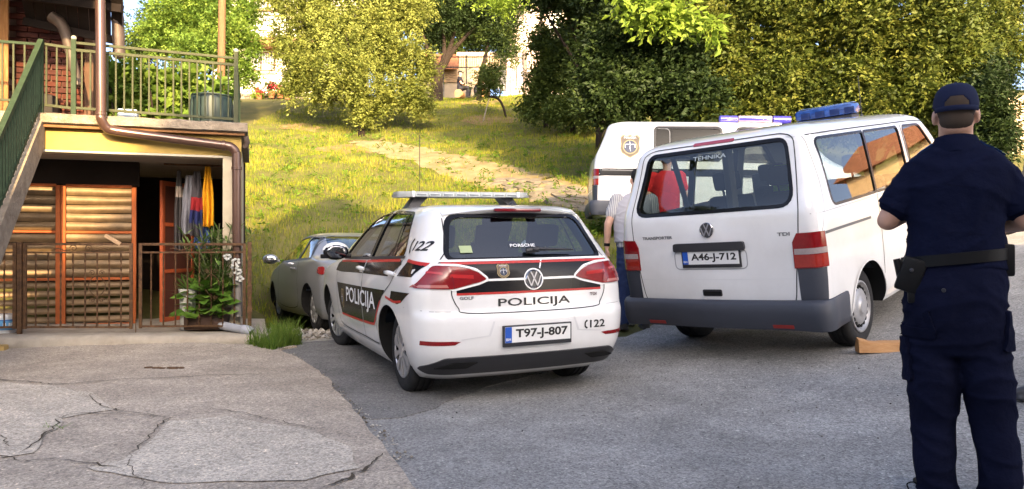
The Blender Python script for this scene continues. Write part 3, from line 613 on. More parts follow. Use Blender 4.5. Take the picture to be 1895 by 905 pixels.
    patch(skin,'rear',[(-.66,1.017),(.66,1.017),(.655,1.000),(-.655,1.000)],.0035,M_redstripe,'red_stripe',R); patch(skin,'rear',[(-.575,.803),(.575,.803),(.575,.788),(-.575,.788)],.0035,M_redstripe,'red_stripe',R)
    ribbon(skin,'rear',[(-.68,1.026),(.68,1.026)],.014,.004,M_line,'white_line',R); ribbon(skin,'rear',[(-.34,.8885),(.34,.8885)],.014,.004,M_line,'white_line',R); ribbon(skin,'rear',[(.115-.03,1.02),(.06,.96)],.010,.0045,M_line,'white_line',R)
    for P,s in((L,-1),(Rr,1)):
        lt=patch(skin,'rear',P,.010,M_red,'tail_light',R,step=.035,thick=.014)
        patch(skin,'rear',[(s*.595,.84),(s*.622,.988),(s*.61,.99),(s*.585,.84)] if s>0 else [(s*.585,.84),(s*.61,.99),(s*.622,.988),(s*.595,.84)],.0115,M_redd,'lamp_division',lt)
        patch(skin,'rear',[(s*.64,.862),(s*.83,.862),(s*.845,.842),(s*.63,.842)] if s>0 else [(s*.63,.842),(s*.845,.842),(s*.83,.862),(s*.64,.862)],.0118,mat('reversing lens',(.42,.14,.12),.15,coat=1.),'reversing_lamp',lt)
        for q in((.66,.93,.70,.955),(.45,.90,.56,.935),):
            a=[(s*q[0],q[1]),(s*(q[2]+.06),q[1]+.012),(s*(q[2]+.05),q[3]),(s*q[0],q[3]-.01)]; patch(skin,'rear',a if s>0 else a[::-1],.0116,mat('bright red lens',(.42,.015,.015),.15,coat=1.),'lamp_segment',lt)
        patch(skin,'rear',[(s*.30,.9),(s*.30,.9001),(s*.301,.9)],.003,M_line,'lamp_edge',lt) if False else None
        ribbon(skin,'rear',[(x*1.0,z) for x,z in rpoly([(s*.735,1.003),(s*.55,.997),(s*.425,.967),(s*.335,.894),(s*.40,.866),(s*.61,.820)],.03)],.013,.0045,M_line,'white_line',lt)
    vwlogo(skin,0.005,.885,.066,R); ribbon(skin,'rear',circ(.005,.885,.0725,32),.010,.0052,M_line,'white_line',R,closed=True)
    badge(skin,'rear',-.225,.945,.095,.105,R)
    text_on(skin,'rear','POLICIJA',-.275,.30,.683,.755,.0035,M_ink,'lettering',R,bold=.012)
    text_on(skin,'rear','GOLF',-.555,-.455,.757,.778,.005,mat('badge lettering',(.18,.18,.19),.3,metal=.7),'lettering',R); text_on(skin,'rear','TDI',.475,.535,.745,.768,.005,mat('badge dark red',(.10,.03,.03),.4),'lettering',R)
    text_on(skin,'rear','122',.455,.59,.508,.565,.0035,M_ink,'lettering',R)
    ribbon(skin,'rear',[(.432,.565),(.415,.552),(.411,.535),(.415,.518),(.432,.506)],.013,.0035,M_ink,'handset_mark',R,smooth=3)
    plate(skin,.012,.500,'T97-J-807',R)
    # tailgate shut line and bumper crease
    ribbon(skin,'rear',[(-.61,.825),(-.605,.775),(-.565,.70),(-.50,.663),(0,.655),(.50,.663),(.565,.70),(.605,.775),(.61,.825)],.007,.0022,M_seam,'tailgate_gap',R,smooth=4)
    ribbon(skin,'rear',[(-.66,1.03),(-.60,1.1),(-.565,1.33)],.007,.0022,M_seam,'tailgate_gap',R); ribbon(skin,'rear',[(.66,1.03),(.60,1.1),(.565,1.33)],.007,.0022,M_seam,'tailgate_gap',R)
    for s in(-1,1):
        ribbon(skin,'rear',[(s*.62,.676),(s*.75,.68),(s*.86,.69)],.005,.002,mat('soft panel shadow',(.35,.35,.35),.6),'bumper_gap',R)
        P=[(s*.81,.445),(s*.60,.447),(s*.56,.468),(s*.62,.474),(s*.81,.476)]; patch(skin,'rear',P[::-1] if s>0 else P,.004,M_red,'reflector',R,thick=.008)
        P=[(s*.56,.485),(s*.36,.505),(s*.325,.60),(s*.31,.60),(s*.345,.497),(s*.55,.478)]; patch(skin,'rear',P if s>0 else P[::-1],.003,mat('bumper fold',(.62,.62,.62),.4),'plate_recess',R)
    patch(skin,'rear',rpoly([(-.80,.275),(-.66,.355),(.66,.355),(.80,.275),(.74,.232),(-.74,.232)],.03),.012,M_trim,'rear_diffuser',R,thick=.03)
    for s in(-1,1):
        P=rpoly([(s*.72,.285),(s*.60,.325),(s*.42,.322),(s*.50,.280)],.015); patch(skin,'rear',P[::-1] if s>0 else P,.018,M_well,'diffuser_grille',R,thick=.01)
    mb=MB(); p,n=skin.hit('rear',.02,1.075); mb.tube([p+n*.02+Vector((-.04,0,0)),p+n*.04+Vector((.05,0,.0))],.022,8); q,n2=skin.hit('rear',.37,1.072); mb.tube([p+n*.045,q+n2*.03],[.016,.006],8); mb.build('rear_wiper',M_trim,R)
    text_on(skin,'rear','PORSCHE',-.125,.075,1.115,1.137,.002,M_wink,'dealer_sticker',rw); 
    for i,P in enumerate([[( -.51,1.08),(-.42,1.08),(-.42,1.13),(-.51,1.13)]]): patch(skin,'rear',P,.0015,mat('window sticker',(.35,.42,.22),.5),'window_sticker',rw)
    # side livery
    for s,v in((-1,'left'),(1,'right')):
        mir=lambda p: p if s>0 else p[::-1]
        for P,nm in(([( .02,.893),(.82,.880),(.82,.985),(-.13,1.025),(-.17,.99)],'livery_band'),([(.85,.880),(1.75,.852),(2.02,.855),(1.95,.93),(1.80,.962),(.85,.985)],'livery_band'),([(-.16,.905),(-.47,.912),(-.56,1.005),(-.30,1.03)],'livery_band')):
            patch(skin,v,mir(P),.0025,M_black,nm,R)
        for P in([(-.10,1.030),(.82,.992),(.82,.972),(-.13,1.01)],[(.85,.991),(1.80,.962),(1.84,.945),(.85,.971)],[(-.29,1.035),(-.56,1.012),(-.55,.99),(-.27,1.015)]): patch(skin,v,mir(P),.0036,M_redstripe,'red_stripe',R)
        a=[(math.cos(t)*.40+.03,.315+math.sin(t)*.40) for t in np.linspace(rad(18),rad(66),8)]
        low=[(.84,.765)]+[(.12,.782)]+[(.235,.70),(.36,.58),(.43,.50),(.50,.475),(.84,.462)]
        patch(skin,v,low if s<0 else low[::-1],.0025,M_black,'livery_band',R)
        patch(skin,v,mir([(.87,.46),(1.78,.44),(1.95,.74),(.87,.764)]),.0025,M_black,'livery_band',R)
        patch(skin,v,mir([(-.06,.79),(-.48,.80),(-.30,.72),(-.20,.70),(-.02,.715)]),.0025,M_black,'livery_band',R)
        ribbon(skin,v,[(.25,.69),(.37,.575),(.45,.50),(.52,.478),(.84,.466)],.02,.0036,M_redstripe,'red_stripe',R,smooth=3); ribbon(skin,v,[(.87,.464),(1.78,.444)],.02,.0036,M_redstripe,'red_stripe',R)
        ribbon(skin,v,[(.10,.735),(-.02,.722),(-.14,.712),(-.30,.728)],.018,.0036,M_redstripe,'red_stripe',R,smooth=3)
        text_on(skin,v,'POLICIJA',*((1.50,.40) if s<0 else (.40,1.50)),.545,.725,.0042,M_wink,'lettering',R,bold=.012,tilt=.02)
        badge(skin,v,1.68,.60,.13,.19,R,letters='')
        text_on(skin,v,'122',*((-.30,-.47) if s<0 else (-.47,-.30)),1.095,1.165,.004,M_ink,'lettering',R,shear=.15)
        ribbon(skin,v,[(-.265,1.18),(-.24,1.15),(-.24,1.11),(-.265,1.075)],.02,.004,M_ink,'handset_mark',R,smooth=3)
        # doors: shut lines, handles, sill
        ribbon(skin,v,[(.775,1.02),(.845,.80),(.85,.38),(.88,.33)],.008,.003,M_seam,'door_gap',R,smooth=4); ribbon(skin,v,[(-.17,1.03),(-.05,.86),(.10,.78),(.28,.68),(.40,.52),(.40,.36),(.46,.325),(.88,.33),(1.8,.33),(1.95,.42),(1.96,.8),(1.82,.98)],.008,.003,M_seam,'door_gap',R,smooth=4)
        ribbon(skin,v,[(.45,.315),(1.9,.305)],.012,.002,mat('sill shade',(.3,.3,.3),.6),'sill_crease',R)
        for y in(-.01,.90):
            p,n=skin.hit(v,y,.915); mb=MB(); mb.tube([p+n*.004+Vector((0,.10,0)),p+n*.030+Vector((0,.07,0)),p+n*.034,p+n*.030+Vector((0,-.07,0)),p+n*.004+Vector((0,-.10,0))],[.014,.017,.018,.017,.014],8); mb.build('door_handle',M_white,R)
            patch(skin,v,mir(rpoly([(y-.07,.885),(y+.07,.885),(y+.07,.93),(y-.07,.93)],.02)),.003,M_white,'handle_recess',R)
        for y in(.03,2.63):
            ribbon(skin,v,[(y+math.cos(t)*.372,.315+math.sin(t)*.372) for t in np.linspace(rad(-8),rad(188),26)],.022,.006,M_white,'arch_lip',R)
        # mirror
        mx=s*.86; mb=MB(); M=Matrix.Translation((s*1.0,1.42,1.055)); mb.ball((0,0,0),(.118,.05,.078),16,M=M); mb.box((-.06 if s>0 else -.14,-.02,-.06),(.14 if s<0 else .06,.03,-.02),bev=.01,M=M); mr=mb.build('mirror',M_black,R)
        mb=MB(); mb.ball((0,-.046,0),(.092,.010,.058),16,M=M); mb.build('mirror_glass',mat('dark mirror',(.22,.23,.25),.08,metal=1.),mr)
        mb=MB(); mb.ball((0,.010,.016),(.121,.052,.074),16,M=M); mb.build('mirror_cap',M_white,mr)
    for x in(-.77,.77): wheel(R,x,.03,.317,.20,'cover'); wheel(R,x,2.63,.317,.20,'cover',steer=rad(9))
    # interior
    for x in(-.46,0,.46): seat(R,x,.22,.62,M_inter,w=.42,h=.44,tilt=.28)
    for x in(-.38,.38): seat(R,x,1.05,.55,M_inter,h=.60,tilt=.25)
    mb=MB(); mb.box((-.68,-.45,.85),(.68,.05,.88),bev=.01); mb.build('parcel_shelf',M_inter,R); mb=MB(); mb.box((-.70,1.75,.80),(.70,2.1,.97),bev=.06); mb.build('dashboard',M_inter,R)
    mb=MB(); mb.lathe([(.19,-.012),(.205,0),(.19,.012),(.175,0),(.19,-.012)],22,M=Matrix.Translation((-.38,1.62,.92))@Matrix.Rotation(rad(65),4,'X'),cap=False); mb.build('steering_wheel',M_trim,R)
    # roof light bar
    y,z=.74,1.545; mb=MB(); mb.prism(rpoly([(-.625,y-.09),(-.56,y-.135),(.56,y-.135),(.625,y-.09),(.625,y+.09),(.56,y+.135),(-.56,y+.135),(-.625,y+.09)],.03),z-.012,z+.012); lb=mb.build('light_bar',mat('light bar shell',(.33,.34,.33),.35,metal=.3),R)
    mb=MB(); mb.prism(rpoly([(-.615,y-.085),(-.555,y-.128),(.555,y-.128),(.615,y-.085),(.615,y+.085),(.555,y+.128),(-.555,y+.128),(-.615,y+.085)],.03),z+.012,z+.034); mb.build('bar_lid',mat('light bar lid',(.38,.40,.39),.3),lb)
    for k in range(8):
        x=-.42+k*.12; mb=MB(); mb.box((x-.053,y-.146,z-.010),(x+.053,y-.125,z+.020),bev=.008); le=mb.build('lamp_lens',mat('bar lens',(.50,.54,.53),.12,coat=1.),lb)
        mb=MB(); mb.box((x-.042,y-.1495,z-.002),(x+.042,y-.146,z+.012),bev=.002); mb.build('lamp_cell',mat('bar cell',(.17,.18,.19),.3),le)
    for s in(-1,1): mb=MB(); mb.box((s*.49-.012,y-.147,z-.014),(s*.49+.012,y-.11,z+.037),bev=.004); mb.build('bar_clip',M_wink,lb)
    for s in(-1,1):
        mb=MB(); p,_=skin.hit('top',s*.46,y); mb.add([(s*.34,y-.07,z-.012),(s*.46,y-.07,z-.012),(s*.46,y+.07,z-.012),(s*.34,y+.07,z-.012),(s*.44,y-.1,p.z-.004),(s*.56,y-.1,p.z-.05),(s*.56,y+.1,p.z-.05),(s*.44,y+.1,p.z-.004)],[(0,1,2,3),(4,7,6,5),(0,4,5,1),(1,5,6,2),(2,6,7,3),(3,7,4,0)]); mb.build('bar_foot',M_trim,lb)
    p,_=skin.hit('top',.22,.12); mb=MB(); mb.lathe([(.032,0),(.028,.012),(.012,.022),(.008,.035)],14,M=Matrix.Translation(p)); mb.build('aerial_base',M_trim,R)
    p,_=skin.hit('top',-.30,1.05); mb=MB(); mb.tube([p,p+Vector((0,-.02,.70))],.0035,6); mb.build('whip_aerial',M_trim,R)
    return R
build_hatch()
# ------------------------------------------------------------------ vans
def build_van(second=False):
    if not second: R=thing('police_van','white passenger van with blue roof light, plate A46-J-712, wheel chocked','van',M=P_VAN)
    else: R=thing('police_van','white van with gold police badge and black side stripe behind the first van','van',M=P_VAN2)
    K=dict(z=[.30,.36,.45,.60,.80,1.0,1.15,1.27,1.33,1.5,1.7,1.80,1.845,1.88,1.91,1.935,1.955,1.968,1.975],
     yr=[-.80,-.87,-.90,-.925,-.935,-.935,-.928,-.915,-.900,-.825,-.745,-.712,-.690,-.660,-.60,-.50,-.30,0,.35],
     yf=[3.70,3.82,3.86,3.88,3.86,3.76,3.52,3.25,3.15,2.95,2.68,2.52,2.44,2.36,2.24,2.08,1.85,1.6,1.3],
     w =[.90,.93,.945,.952,.955,.952,.946,.938,.930,.905,.872,.852,.838,.812,.77,.71,.60,.42,.16],
     rr=[.12,.12,.12,.12,.12,.12,.12,.13,.13,.14,.15,.15,.15,.15,.15,.15,.15,.15,.08],
     rf=[.35,.35,.35,.35,.35,.35,.4,.4,.4,.35,.3,.28,.25,.22,.2,.18,.16,.14,.08],bow=(.045,.14),tap=(.018,.07),ym=1.3)
    zs=np.unique(np.r_[np.linspace(.30,1.25,22),np.linspace(1.27,1.80,18),1.825,1.845,1.86,1.88,1.895,1.91,1.925,1.938,1.95,1.96,1.968,1.973,1.975])
    solid=loft(rings(K,zs)); skin=Skin(solid); cav=loft(shrink(K,.06,.62,1.90),2)
    wells=[(mesh_of(cyl_x(y,.335,.395,s*.60,s*1.2),1),'DIFFERENCE') for y in(0,3.0) for s in(-1,1)]
    wr=rpoly([(-.715,1.335),(.715,1.335),(.625,1.822),(-.625,1.822)],[.10,.10,.06,.06])
    s1=rpoly([(-.56,1.285),(.36,1.285),(.40,1.800),(-.585,1.800)],[.06,.02,.02,.06]); s2=rpoly([(.40,1.285),(1.30,1.285),(1.335,1.800),(.44,1.800)],[.02,.05,.05,.02]); s3=rpoly([(1.47,1.27),(2.62,1.25),(2.64,1.29),(2.02,1.795),(1.49,1.800)],[.05,.03,.03,.06,.05])
    wf=rpoly([(-.78,1.25),(.78,1.25),(.66,1.80),(-.66,1.80)],.08)
    if second: s2=rpoly([(.12,1.285),(1.18,1.285),(1.20,1.800),(.13,1.800)],.05)
    wr,s1,s2,s3=[dens(p) for p in(wr,s1,s2,s3)]; sides=[s2,s3] if second else [s1,s2,s3]
    cuts=[(cav,'DIFFERENCE')]+wells+[(mesh_of(xz_prism(wr,-1.3,.0),1),'DIFFERENCE'),(mesh_of(xz_prism(wf,1.9,4.5),1),'DIFFERENCE')]+[(mesh_of(yz_prism(p,-1.2,1.2),1),'DIFFERENCE') for p in sides]
    body=boolean(solid,cuts)
    for p in body.polygons: p.use_smooth=True
    body.set_sharp_from_angle(angle=rad(32)); obj('body',body,[M_white,M_well,M_interl],R)
    def frame(view,inner,d,name,parent,off=.003):
        v=[];f=[];n=len(inner); out=offs(inner,d)
        for (x,z),q0 in zip(inner,out):
            for q,o in((q0,off),((x,z),off),((x,z),-.008)): p,nn=skin.hit(view,*q); v.append(p+nn*o)
        for i in range(n): j=(i+1)%n; f+=[(3*i,3*j,3*j+1,3*i+1),(3*i+1,3*j+1,3*j+2,3*i+2)]
        return MB().add(v,f,0,True).build(name,M_black,parent)
    rw=patch(skin,'rear',wr,-.006,G_win,'rear_window',R); frame('rear',wr,.030,'window_surround',rw)
    for s,v in((-1,'left'),(1,'right')):
        for i,p in enumerate(sides): g=patch(skin,v,p,-.006,G_deep if second else G_win,'side_window',R); frame(v,p,.04 if second else .022,'window_frame',g)
    patch(skin,'front',wf,-.006,G_win,'windscreen',R)
    mir=lambda p,s: p if s>0 else p[::-1]
    for s,v in((-1,'left'),(1,'right')):
        # lamps wrap the rear corner
        P=rpoly([(s*.705,.832),(s*1.0,.832),(s*1.0,1.15),(s*.80,1.125),(s*.72,1.075)],[.02,.001,.001,.04,.04])
        def corner(z0,z1,zi1,mm,nm,off,xin,th=.02,yend=-.815,par=R,slope=0):
            n=12; vv=[];f=[]
            for i in range(n+1):
                z=z0+(z1-z0)*i/n; row=[]
                xi=xin(z) if callable(xin) else xin
                for k,x in enumerate(np.linspace(xi,.80,7)): p,nn=skin.hit('rear',s*x,z); row.append(p+nn*off)
                p0,n0=skin.hit('rear',s*.80,z); p1,n1=skin.hit(v,yend,z)
                for t in(.2,.4,.6,.8,1.):
                    g=p0.lerp(p1,t); d=n0.lerp(n1,t).normalized(); h=skin.b.ray_cast(g+d*.3,-d)[0] or g; row.append(h+d*off)
                row=[row[0]+Vector((0,th,0))]+row+[row[-1]-Vector((s*th,0,0))]; vv+=row
            m=len(row); f=[(i*m+k,i*m+k+1,(i+1)*m+k+1,(i+1)*m+k) for i in range(n) for k in range(m-1)]+[tuple(range(m)),tuple(n*m+k for k in range(m-1,-1,-1))]
            return MB().add(vv,f,0,True).build(nm,mm,par,ang=45)
        xin=lambda z:.715+max(0,(z-1.04))*.55
        lt=corner(.832,1.105,0,M_red,'tail_light',.012,xin)
        corner(.940,.985,0,M_clear,'reversing_lamp',.0145,.725,par=lt); corner(.84,.936,0,mat('amber red lens',(.30,.022,.012),.15,coat=1.,var=.2,vscale=30),'indicator_lamp',.0135,.722,par=lt)
        corner(.50,.828,0,M_bumper,'corner_cladding',.006,.735,yend=-.83)
        # side details
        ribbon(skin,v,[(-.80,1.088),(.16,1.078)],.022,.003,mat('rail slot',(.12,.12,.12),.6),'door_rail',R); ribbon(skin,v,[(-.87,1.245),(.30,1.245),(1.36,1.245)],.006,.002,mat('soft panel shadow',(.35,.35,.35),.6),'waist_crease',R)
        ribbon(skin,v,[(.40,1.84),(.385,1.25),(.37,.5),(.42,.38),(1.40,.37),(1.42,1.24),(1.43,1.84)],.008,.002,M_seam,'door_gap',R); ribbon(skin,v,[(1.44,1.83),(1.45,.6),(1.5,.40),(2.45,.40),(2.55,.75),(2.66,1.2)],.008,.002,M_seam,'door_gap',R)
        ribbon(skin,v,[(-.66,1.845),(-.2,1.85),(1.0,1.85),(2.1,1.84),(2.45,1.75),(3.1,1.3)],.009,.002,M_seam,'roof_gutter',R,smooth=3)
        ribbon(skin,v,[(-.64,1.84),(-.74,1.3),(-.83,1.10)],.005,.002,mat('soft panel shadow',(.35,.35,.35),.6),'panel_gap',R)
        for y in(0,3.0): ribbon(skin,v,[(y+math.cos(t)*.405,.335+math.sin(t)*.405) for t in np.linspace(rad(5),rad(175),26)],.026,.008,M_white,'arch_lip',R)
        ribbon(skin,v,[(.42,.37),(2.58,.37)],.05,.004,mat('sill rust',(.55,.48,.40),.6,col2=(.80,.79,.77),vscale=9),'sill',R)
        mb=MB(); M=Matrix.Translation((s*1.10,2.42,1.32)); mb.box((-.10,-.05,-.14),(.10,.05,.14),bev=.04,M=M); mb.box((-.18 if s>0 else .0,-.02,-.1),(.0 if s>0 else .18,.02,-.04),bev=.01,M=M); mb.build('mirror',M_trim,R)
        for y,z in((.52,1.0),(1.60,1.0)): p,n=skin.hit(v,y,z); mb=MB(); mb.tube([p+Vector((0,.1,0)),p+n*.03+Vector((0,.06,0)),p+n*.03-Vector((0,.06,0)),p-Vector((0,.1,0))],.014,8); mb.build('door_handle',M_trim,R)
    # bumper
    rs=[]
    for z,g in((.325,-.02),(.335,.035),(.40,.065),(.48,.07),(.545,.062),(.575,.03),(.578,-.03)):
        ring=[]
        for s_ in(1,):
            pass
        pts=[]
        pr=lambda x:(skin.hit('rear',x,max(z,.45))[0])
        for t in np.linspace(0,1,10): p,n=skin.hit('right',-.52-.25*t,max(z,.45)); pts.append(Vector((p.x+.012+g*.25,p.y,z)))
        for a in np.linspace(0,1,8)[1:-1]:
            p,n=skin.hit('rear',.93-.10*a,max(z,.45)); q=Vector((.955-.13*a**1.6,-.77-.17*(1-(1-a)**1.8),z)); pts.append(q+Vector((.012+g*.5*(1-a),-g*(.4+.6*a),0)))
        for x in np.linspace(.80,0,10): p,n=skin.hit('rear',x,max(z,.45)); pts.append(Vector((x,p.y-g,z)))
        half=pts; full=half+[Vector((-p.x,p.y,p.z)) for p in half[-2::-1]]; rs.append(full)
    for _ in range(4): rs=[[r[0]]+[(r[i-1]+r[i]*2+r[i+1])/4 for i in range(1,len(r)-1)]+[r[-1]] for r in rs]
    n=len(rs[0]); vv=[p for r in rs for p in r]; f=[(i*n+k,i*n+k+1,(i+1)*n+k+1,(i+1)*n+k) for i in range(len(rs)-1) for k in range(n-1)]
    f+=[tuple(i*n for i in range(len(rs))),tuple(i*n+n-1 for i in range(len(rs)-1,-1,-1))]
    bp=MB().add(vv,f,0,True).build('bumper',M_bumper,R,ang=50); bs=Skin(bp.data)
    for s in(-1,1): P=[(s*.50,.355),(s*.67,.355),(s*.67,.383),(s*.50,.383)]; patch(bs,'rear',P if s>0 else P[::-1],.004,mat('dull red reflector',(.30,.02,.015),.3),'reflector',bp,thick=.006)
    # tailgate
    ribbon(skin,'rear',rpoly([(-.70,.592),(-.66,.495),(.66,.495),(.70,.592),(.725,.80),(.76,1.05),(.775,1.30),(.70,1.845),(.60,1.882),(-.60,1.882),(-.70,1.845),(-.775,1.30),(-.76,1.05),(-.725,.80)],.06),.008,.0025,M_seam,'tailgate_gap',R,closed=True)
    patch(skin,'rear',rpoly([(-.19,1.872),(.19,1.872),(.19,1.895),(-.19,1.895)],.01),.008,mat('brake lens',(.28,.02,.03),.2,coat=1.),'brake_light',R,thick=.014)
    if not second:
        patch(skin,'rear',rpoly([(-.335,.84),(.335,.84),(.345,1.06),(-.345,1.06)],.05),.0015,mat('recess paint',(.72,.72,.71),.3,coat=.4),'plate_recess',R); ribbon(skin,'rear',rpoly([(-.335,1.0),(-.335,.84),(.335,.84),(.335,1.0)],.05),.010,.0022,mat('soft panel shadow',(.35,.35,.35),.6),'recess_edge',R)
        patch(skin,'rear',rpoly([(-.33,.995),(.33,.995),(.325,1.065),(-.325,1.065)],.02),.030,M_trim,'plate_garnish',R,thick=.034)
        plate(skin,.015,.94,'A46-J-712',R); vwlogo(skin,0,1.17,.064,R)
        text_on(skin,'rear','TRANSPORTER',-.66,-.34,1.108,1.135,.004,mat('badge lettering',(.18,.18,.19),.3,metal=.7),'lettering',R,bold=.03); text_on(skin,'rear','TDI',.60,.70,1.09,1.118,.004,mat('badge lettering',(.18,.18,.19),.3,metal=.7),'lettering',R,bold=.03)
        patch(skin,'rear',rpoly([(-.10,.607),(.08,.607),(.08,.665),(-.10,.665)],.015),.004,M_trim,'tailgate_handle',R,thick=.008); patch(skin,'rear',rpoly([(-.088,.618),(.07,.618),(.07,.65),(-.088,.65)],.01),.010,M_well,'handle_grip',R,thick=.006)
        text_on(skin,'rear','TEHNIKA',-.17,.14,1.752,1.785,.001,mat('window lettering',(.40,.46,.48),.5),'lettering',rw,bold=.01)
    ribbon(skin,'rear',[(-.72,.75),(.72,.75)],.01,.001,mat('soft crease',(.70,.70,.69),.4),'tailgate_crease',R)
    for x in(-.84,.84): wheel(R,x*1.01,0,.335,.205,'steel'); wheel(R,x*1.01,3.0,.335,.205,'steel',steer=rad(-3))
    # interior
    for y,xs in((.55,(-.48,.1,)),(1.5,(-.45,.45))) if not second else ((1.5,(-.45,.45)),):
        for x in xs: seat(R,x,y,.78,M_inter,w=.46,h=.58,tilt=.2)
    mb=MB(); mb.box((-.80,2.3,.9),(.80,2.75,1.22),bev=.06); mb.build('dashboard',M_inter,R)
    mb=MB(); mb.lathe([(.20,-.012),(.215,0),(.20,.012),(.185,0),(.20,-.012)],22,M=Matrix.Translation((-.45,2.15,1.22))@Matrix.Rotation(rad(40),4,'X'),cap=False); mb.build('steering_wheel',M_trim,R)
    if not second:
        mb=MB(); mb.tube([(-.60,-.35,1.80),(-.56,-.25,1.3),(-.53,-.2,.8)],.03,8,sx=.4); mb.build('belt_strap',M_inter,R); mb=MB(); mb.box((-.36,.12,.70),(-.29,.24,1.84),bev=.02); mb.build('interior_pillar',M_interl,R)
        mb=MB(); mb.box((-.06,.42,1.0),(.30,.50,1.62),bev=.05,M=Matrix.Rotation(rad(-3),4,'X')); mb.build('hi_vis_jacket',mat('hi vis yellow',(.42,.80,.06),.7,var=.2,vscale=6,bump=.5,bscale=12,bdist=.05),R)
        mb=MB(); mb.box((-.05,-.6,.66),(.45,-.1,.98),bev=.02); mb.build('load_box',mat('cardboard',(.30,.20,.11),.9),R)
        mb=MB(); mb.box((-.74,-.74,1.22),(.74,-.40,1.30),bev=.02); mb.build('rear_shelf',M_inter,R)
    # roof lights
    M_bl=mat('blue dome',(.03,.10,.38),.10,coat=1.,var=.5,vscale=9,trans=.3)
    if not second:
        y,z,x0,x1=1.85,2.05,-.30,.33; mb=MB(); mb.box((x0+.02,y-.11,1.955),(x1-.02,y+.11,z-.045),bev=.02); lb=mb.build('light_bar',M_trim,R)
        mb=MB(); mb.box((x0,y-.13,z-.05),(x1,y+.13,z+.075),bev=.055); mb.build('blue_dome',M_bl,lb)
        for k in range(4): x=x0+.08+k*.155; mb=MB(); mb.box((x,y-.1325,z-.035),(x+.10,y-.128,z+.03),bev=.002); mb.build('lamp_cell',mat('dark blue cell',(.012,.03,.12),.2),lb)
        mb=MB(); mb.box((x0+.03,y-.05,z+.074),(x1-.03,y+.05,z+.080)); mb.build('dome_top',mat('pale blue lens',(.20,.34,.60),.2),lb)
        p,_=skin.hit('top',.42,1.7); mb=MB(); mb.tube([p,p+Vector((0,.0,.42))],.004,6); mb.lathe([(.02,0),(.012,.02)],10,M=Matrix.Translation(p)); mb.build('aerial',M_trim,R)
    else:
        y,z=1.95,2.085; nb=len(bpy.data.objects); before=set(bpy.data.objects); mb=MB(); mb.box((-.46,y-.07,1.955),(.46,y+.07,z-.062),bev=.015); lb=mb.build('light_bar',M_alu,R)
        Mp=mat('violet lens',(.045,.04,.34),.12,coat=1.,trans=.2); 
        for a,b,mm,nm in((-.62,-.30,Mp,'blue_dome'),(.30,.62,Mp,'blue_dome')): mb=MB(); mb.tube([(a,y,z),(a+.02,y,z),(b-.02,y,z),(b,y,z)],[.05,.075,.075,.07],16); mb.build(nm,mm,lb)
        mb=MB(); mb.box((-.295,y-.07,z-.06),(.295,y+.07,z+.065),bev=.02); mb.build('siren_case',mat('pale lilac case',(.14,.11,.17),.35),lb)
        mb=MB(); mb.box((-.28,y-.074,z-.02),(.28,y-.069,z+.03),bev=.002); mb.build('violet_strip',Mp,lb)
        lb.matrix_basis=Matrix.Translation((.1,y,0))@Matrix.Rotation(math.pi/2,4,'Z')@Matrix.Translation((0,-y,0))
        for v in('right','left'):
            patch(skin,v,[(-.86,.98),(-.70,.99),(2.5,.99),(2.5,1.115),(-.70,1.115),(-.86,1.105)] if v=='right' else [(-.86,1.105),(-.70,1.115),(2.5,1.115),(2.5,.99),(-.70,.99),(-.86,.98)],.003,M_black,'black_stripe',R)
            badge(skin,v,-.30,1.49,.34,.41,R,sgn=1 if v=='right' else -1)
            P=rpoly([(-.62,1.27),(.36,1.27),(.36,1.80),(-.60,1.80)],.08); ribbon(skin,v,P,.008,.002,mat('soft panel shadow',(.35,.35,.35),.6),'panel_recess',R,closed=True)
    return R
build_van(); build_van(True)
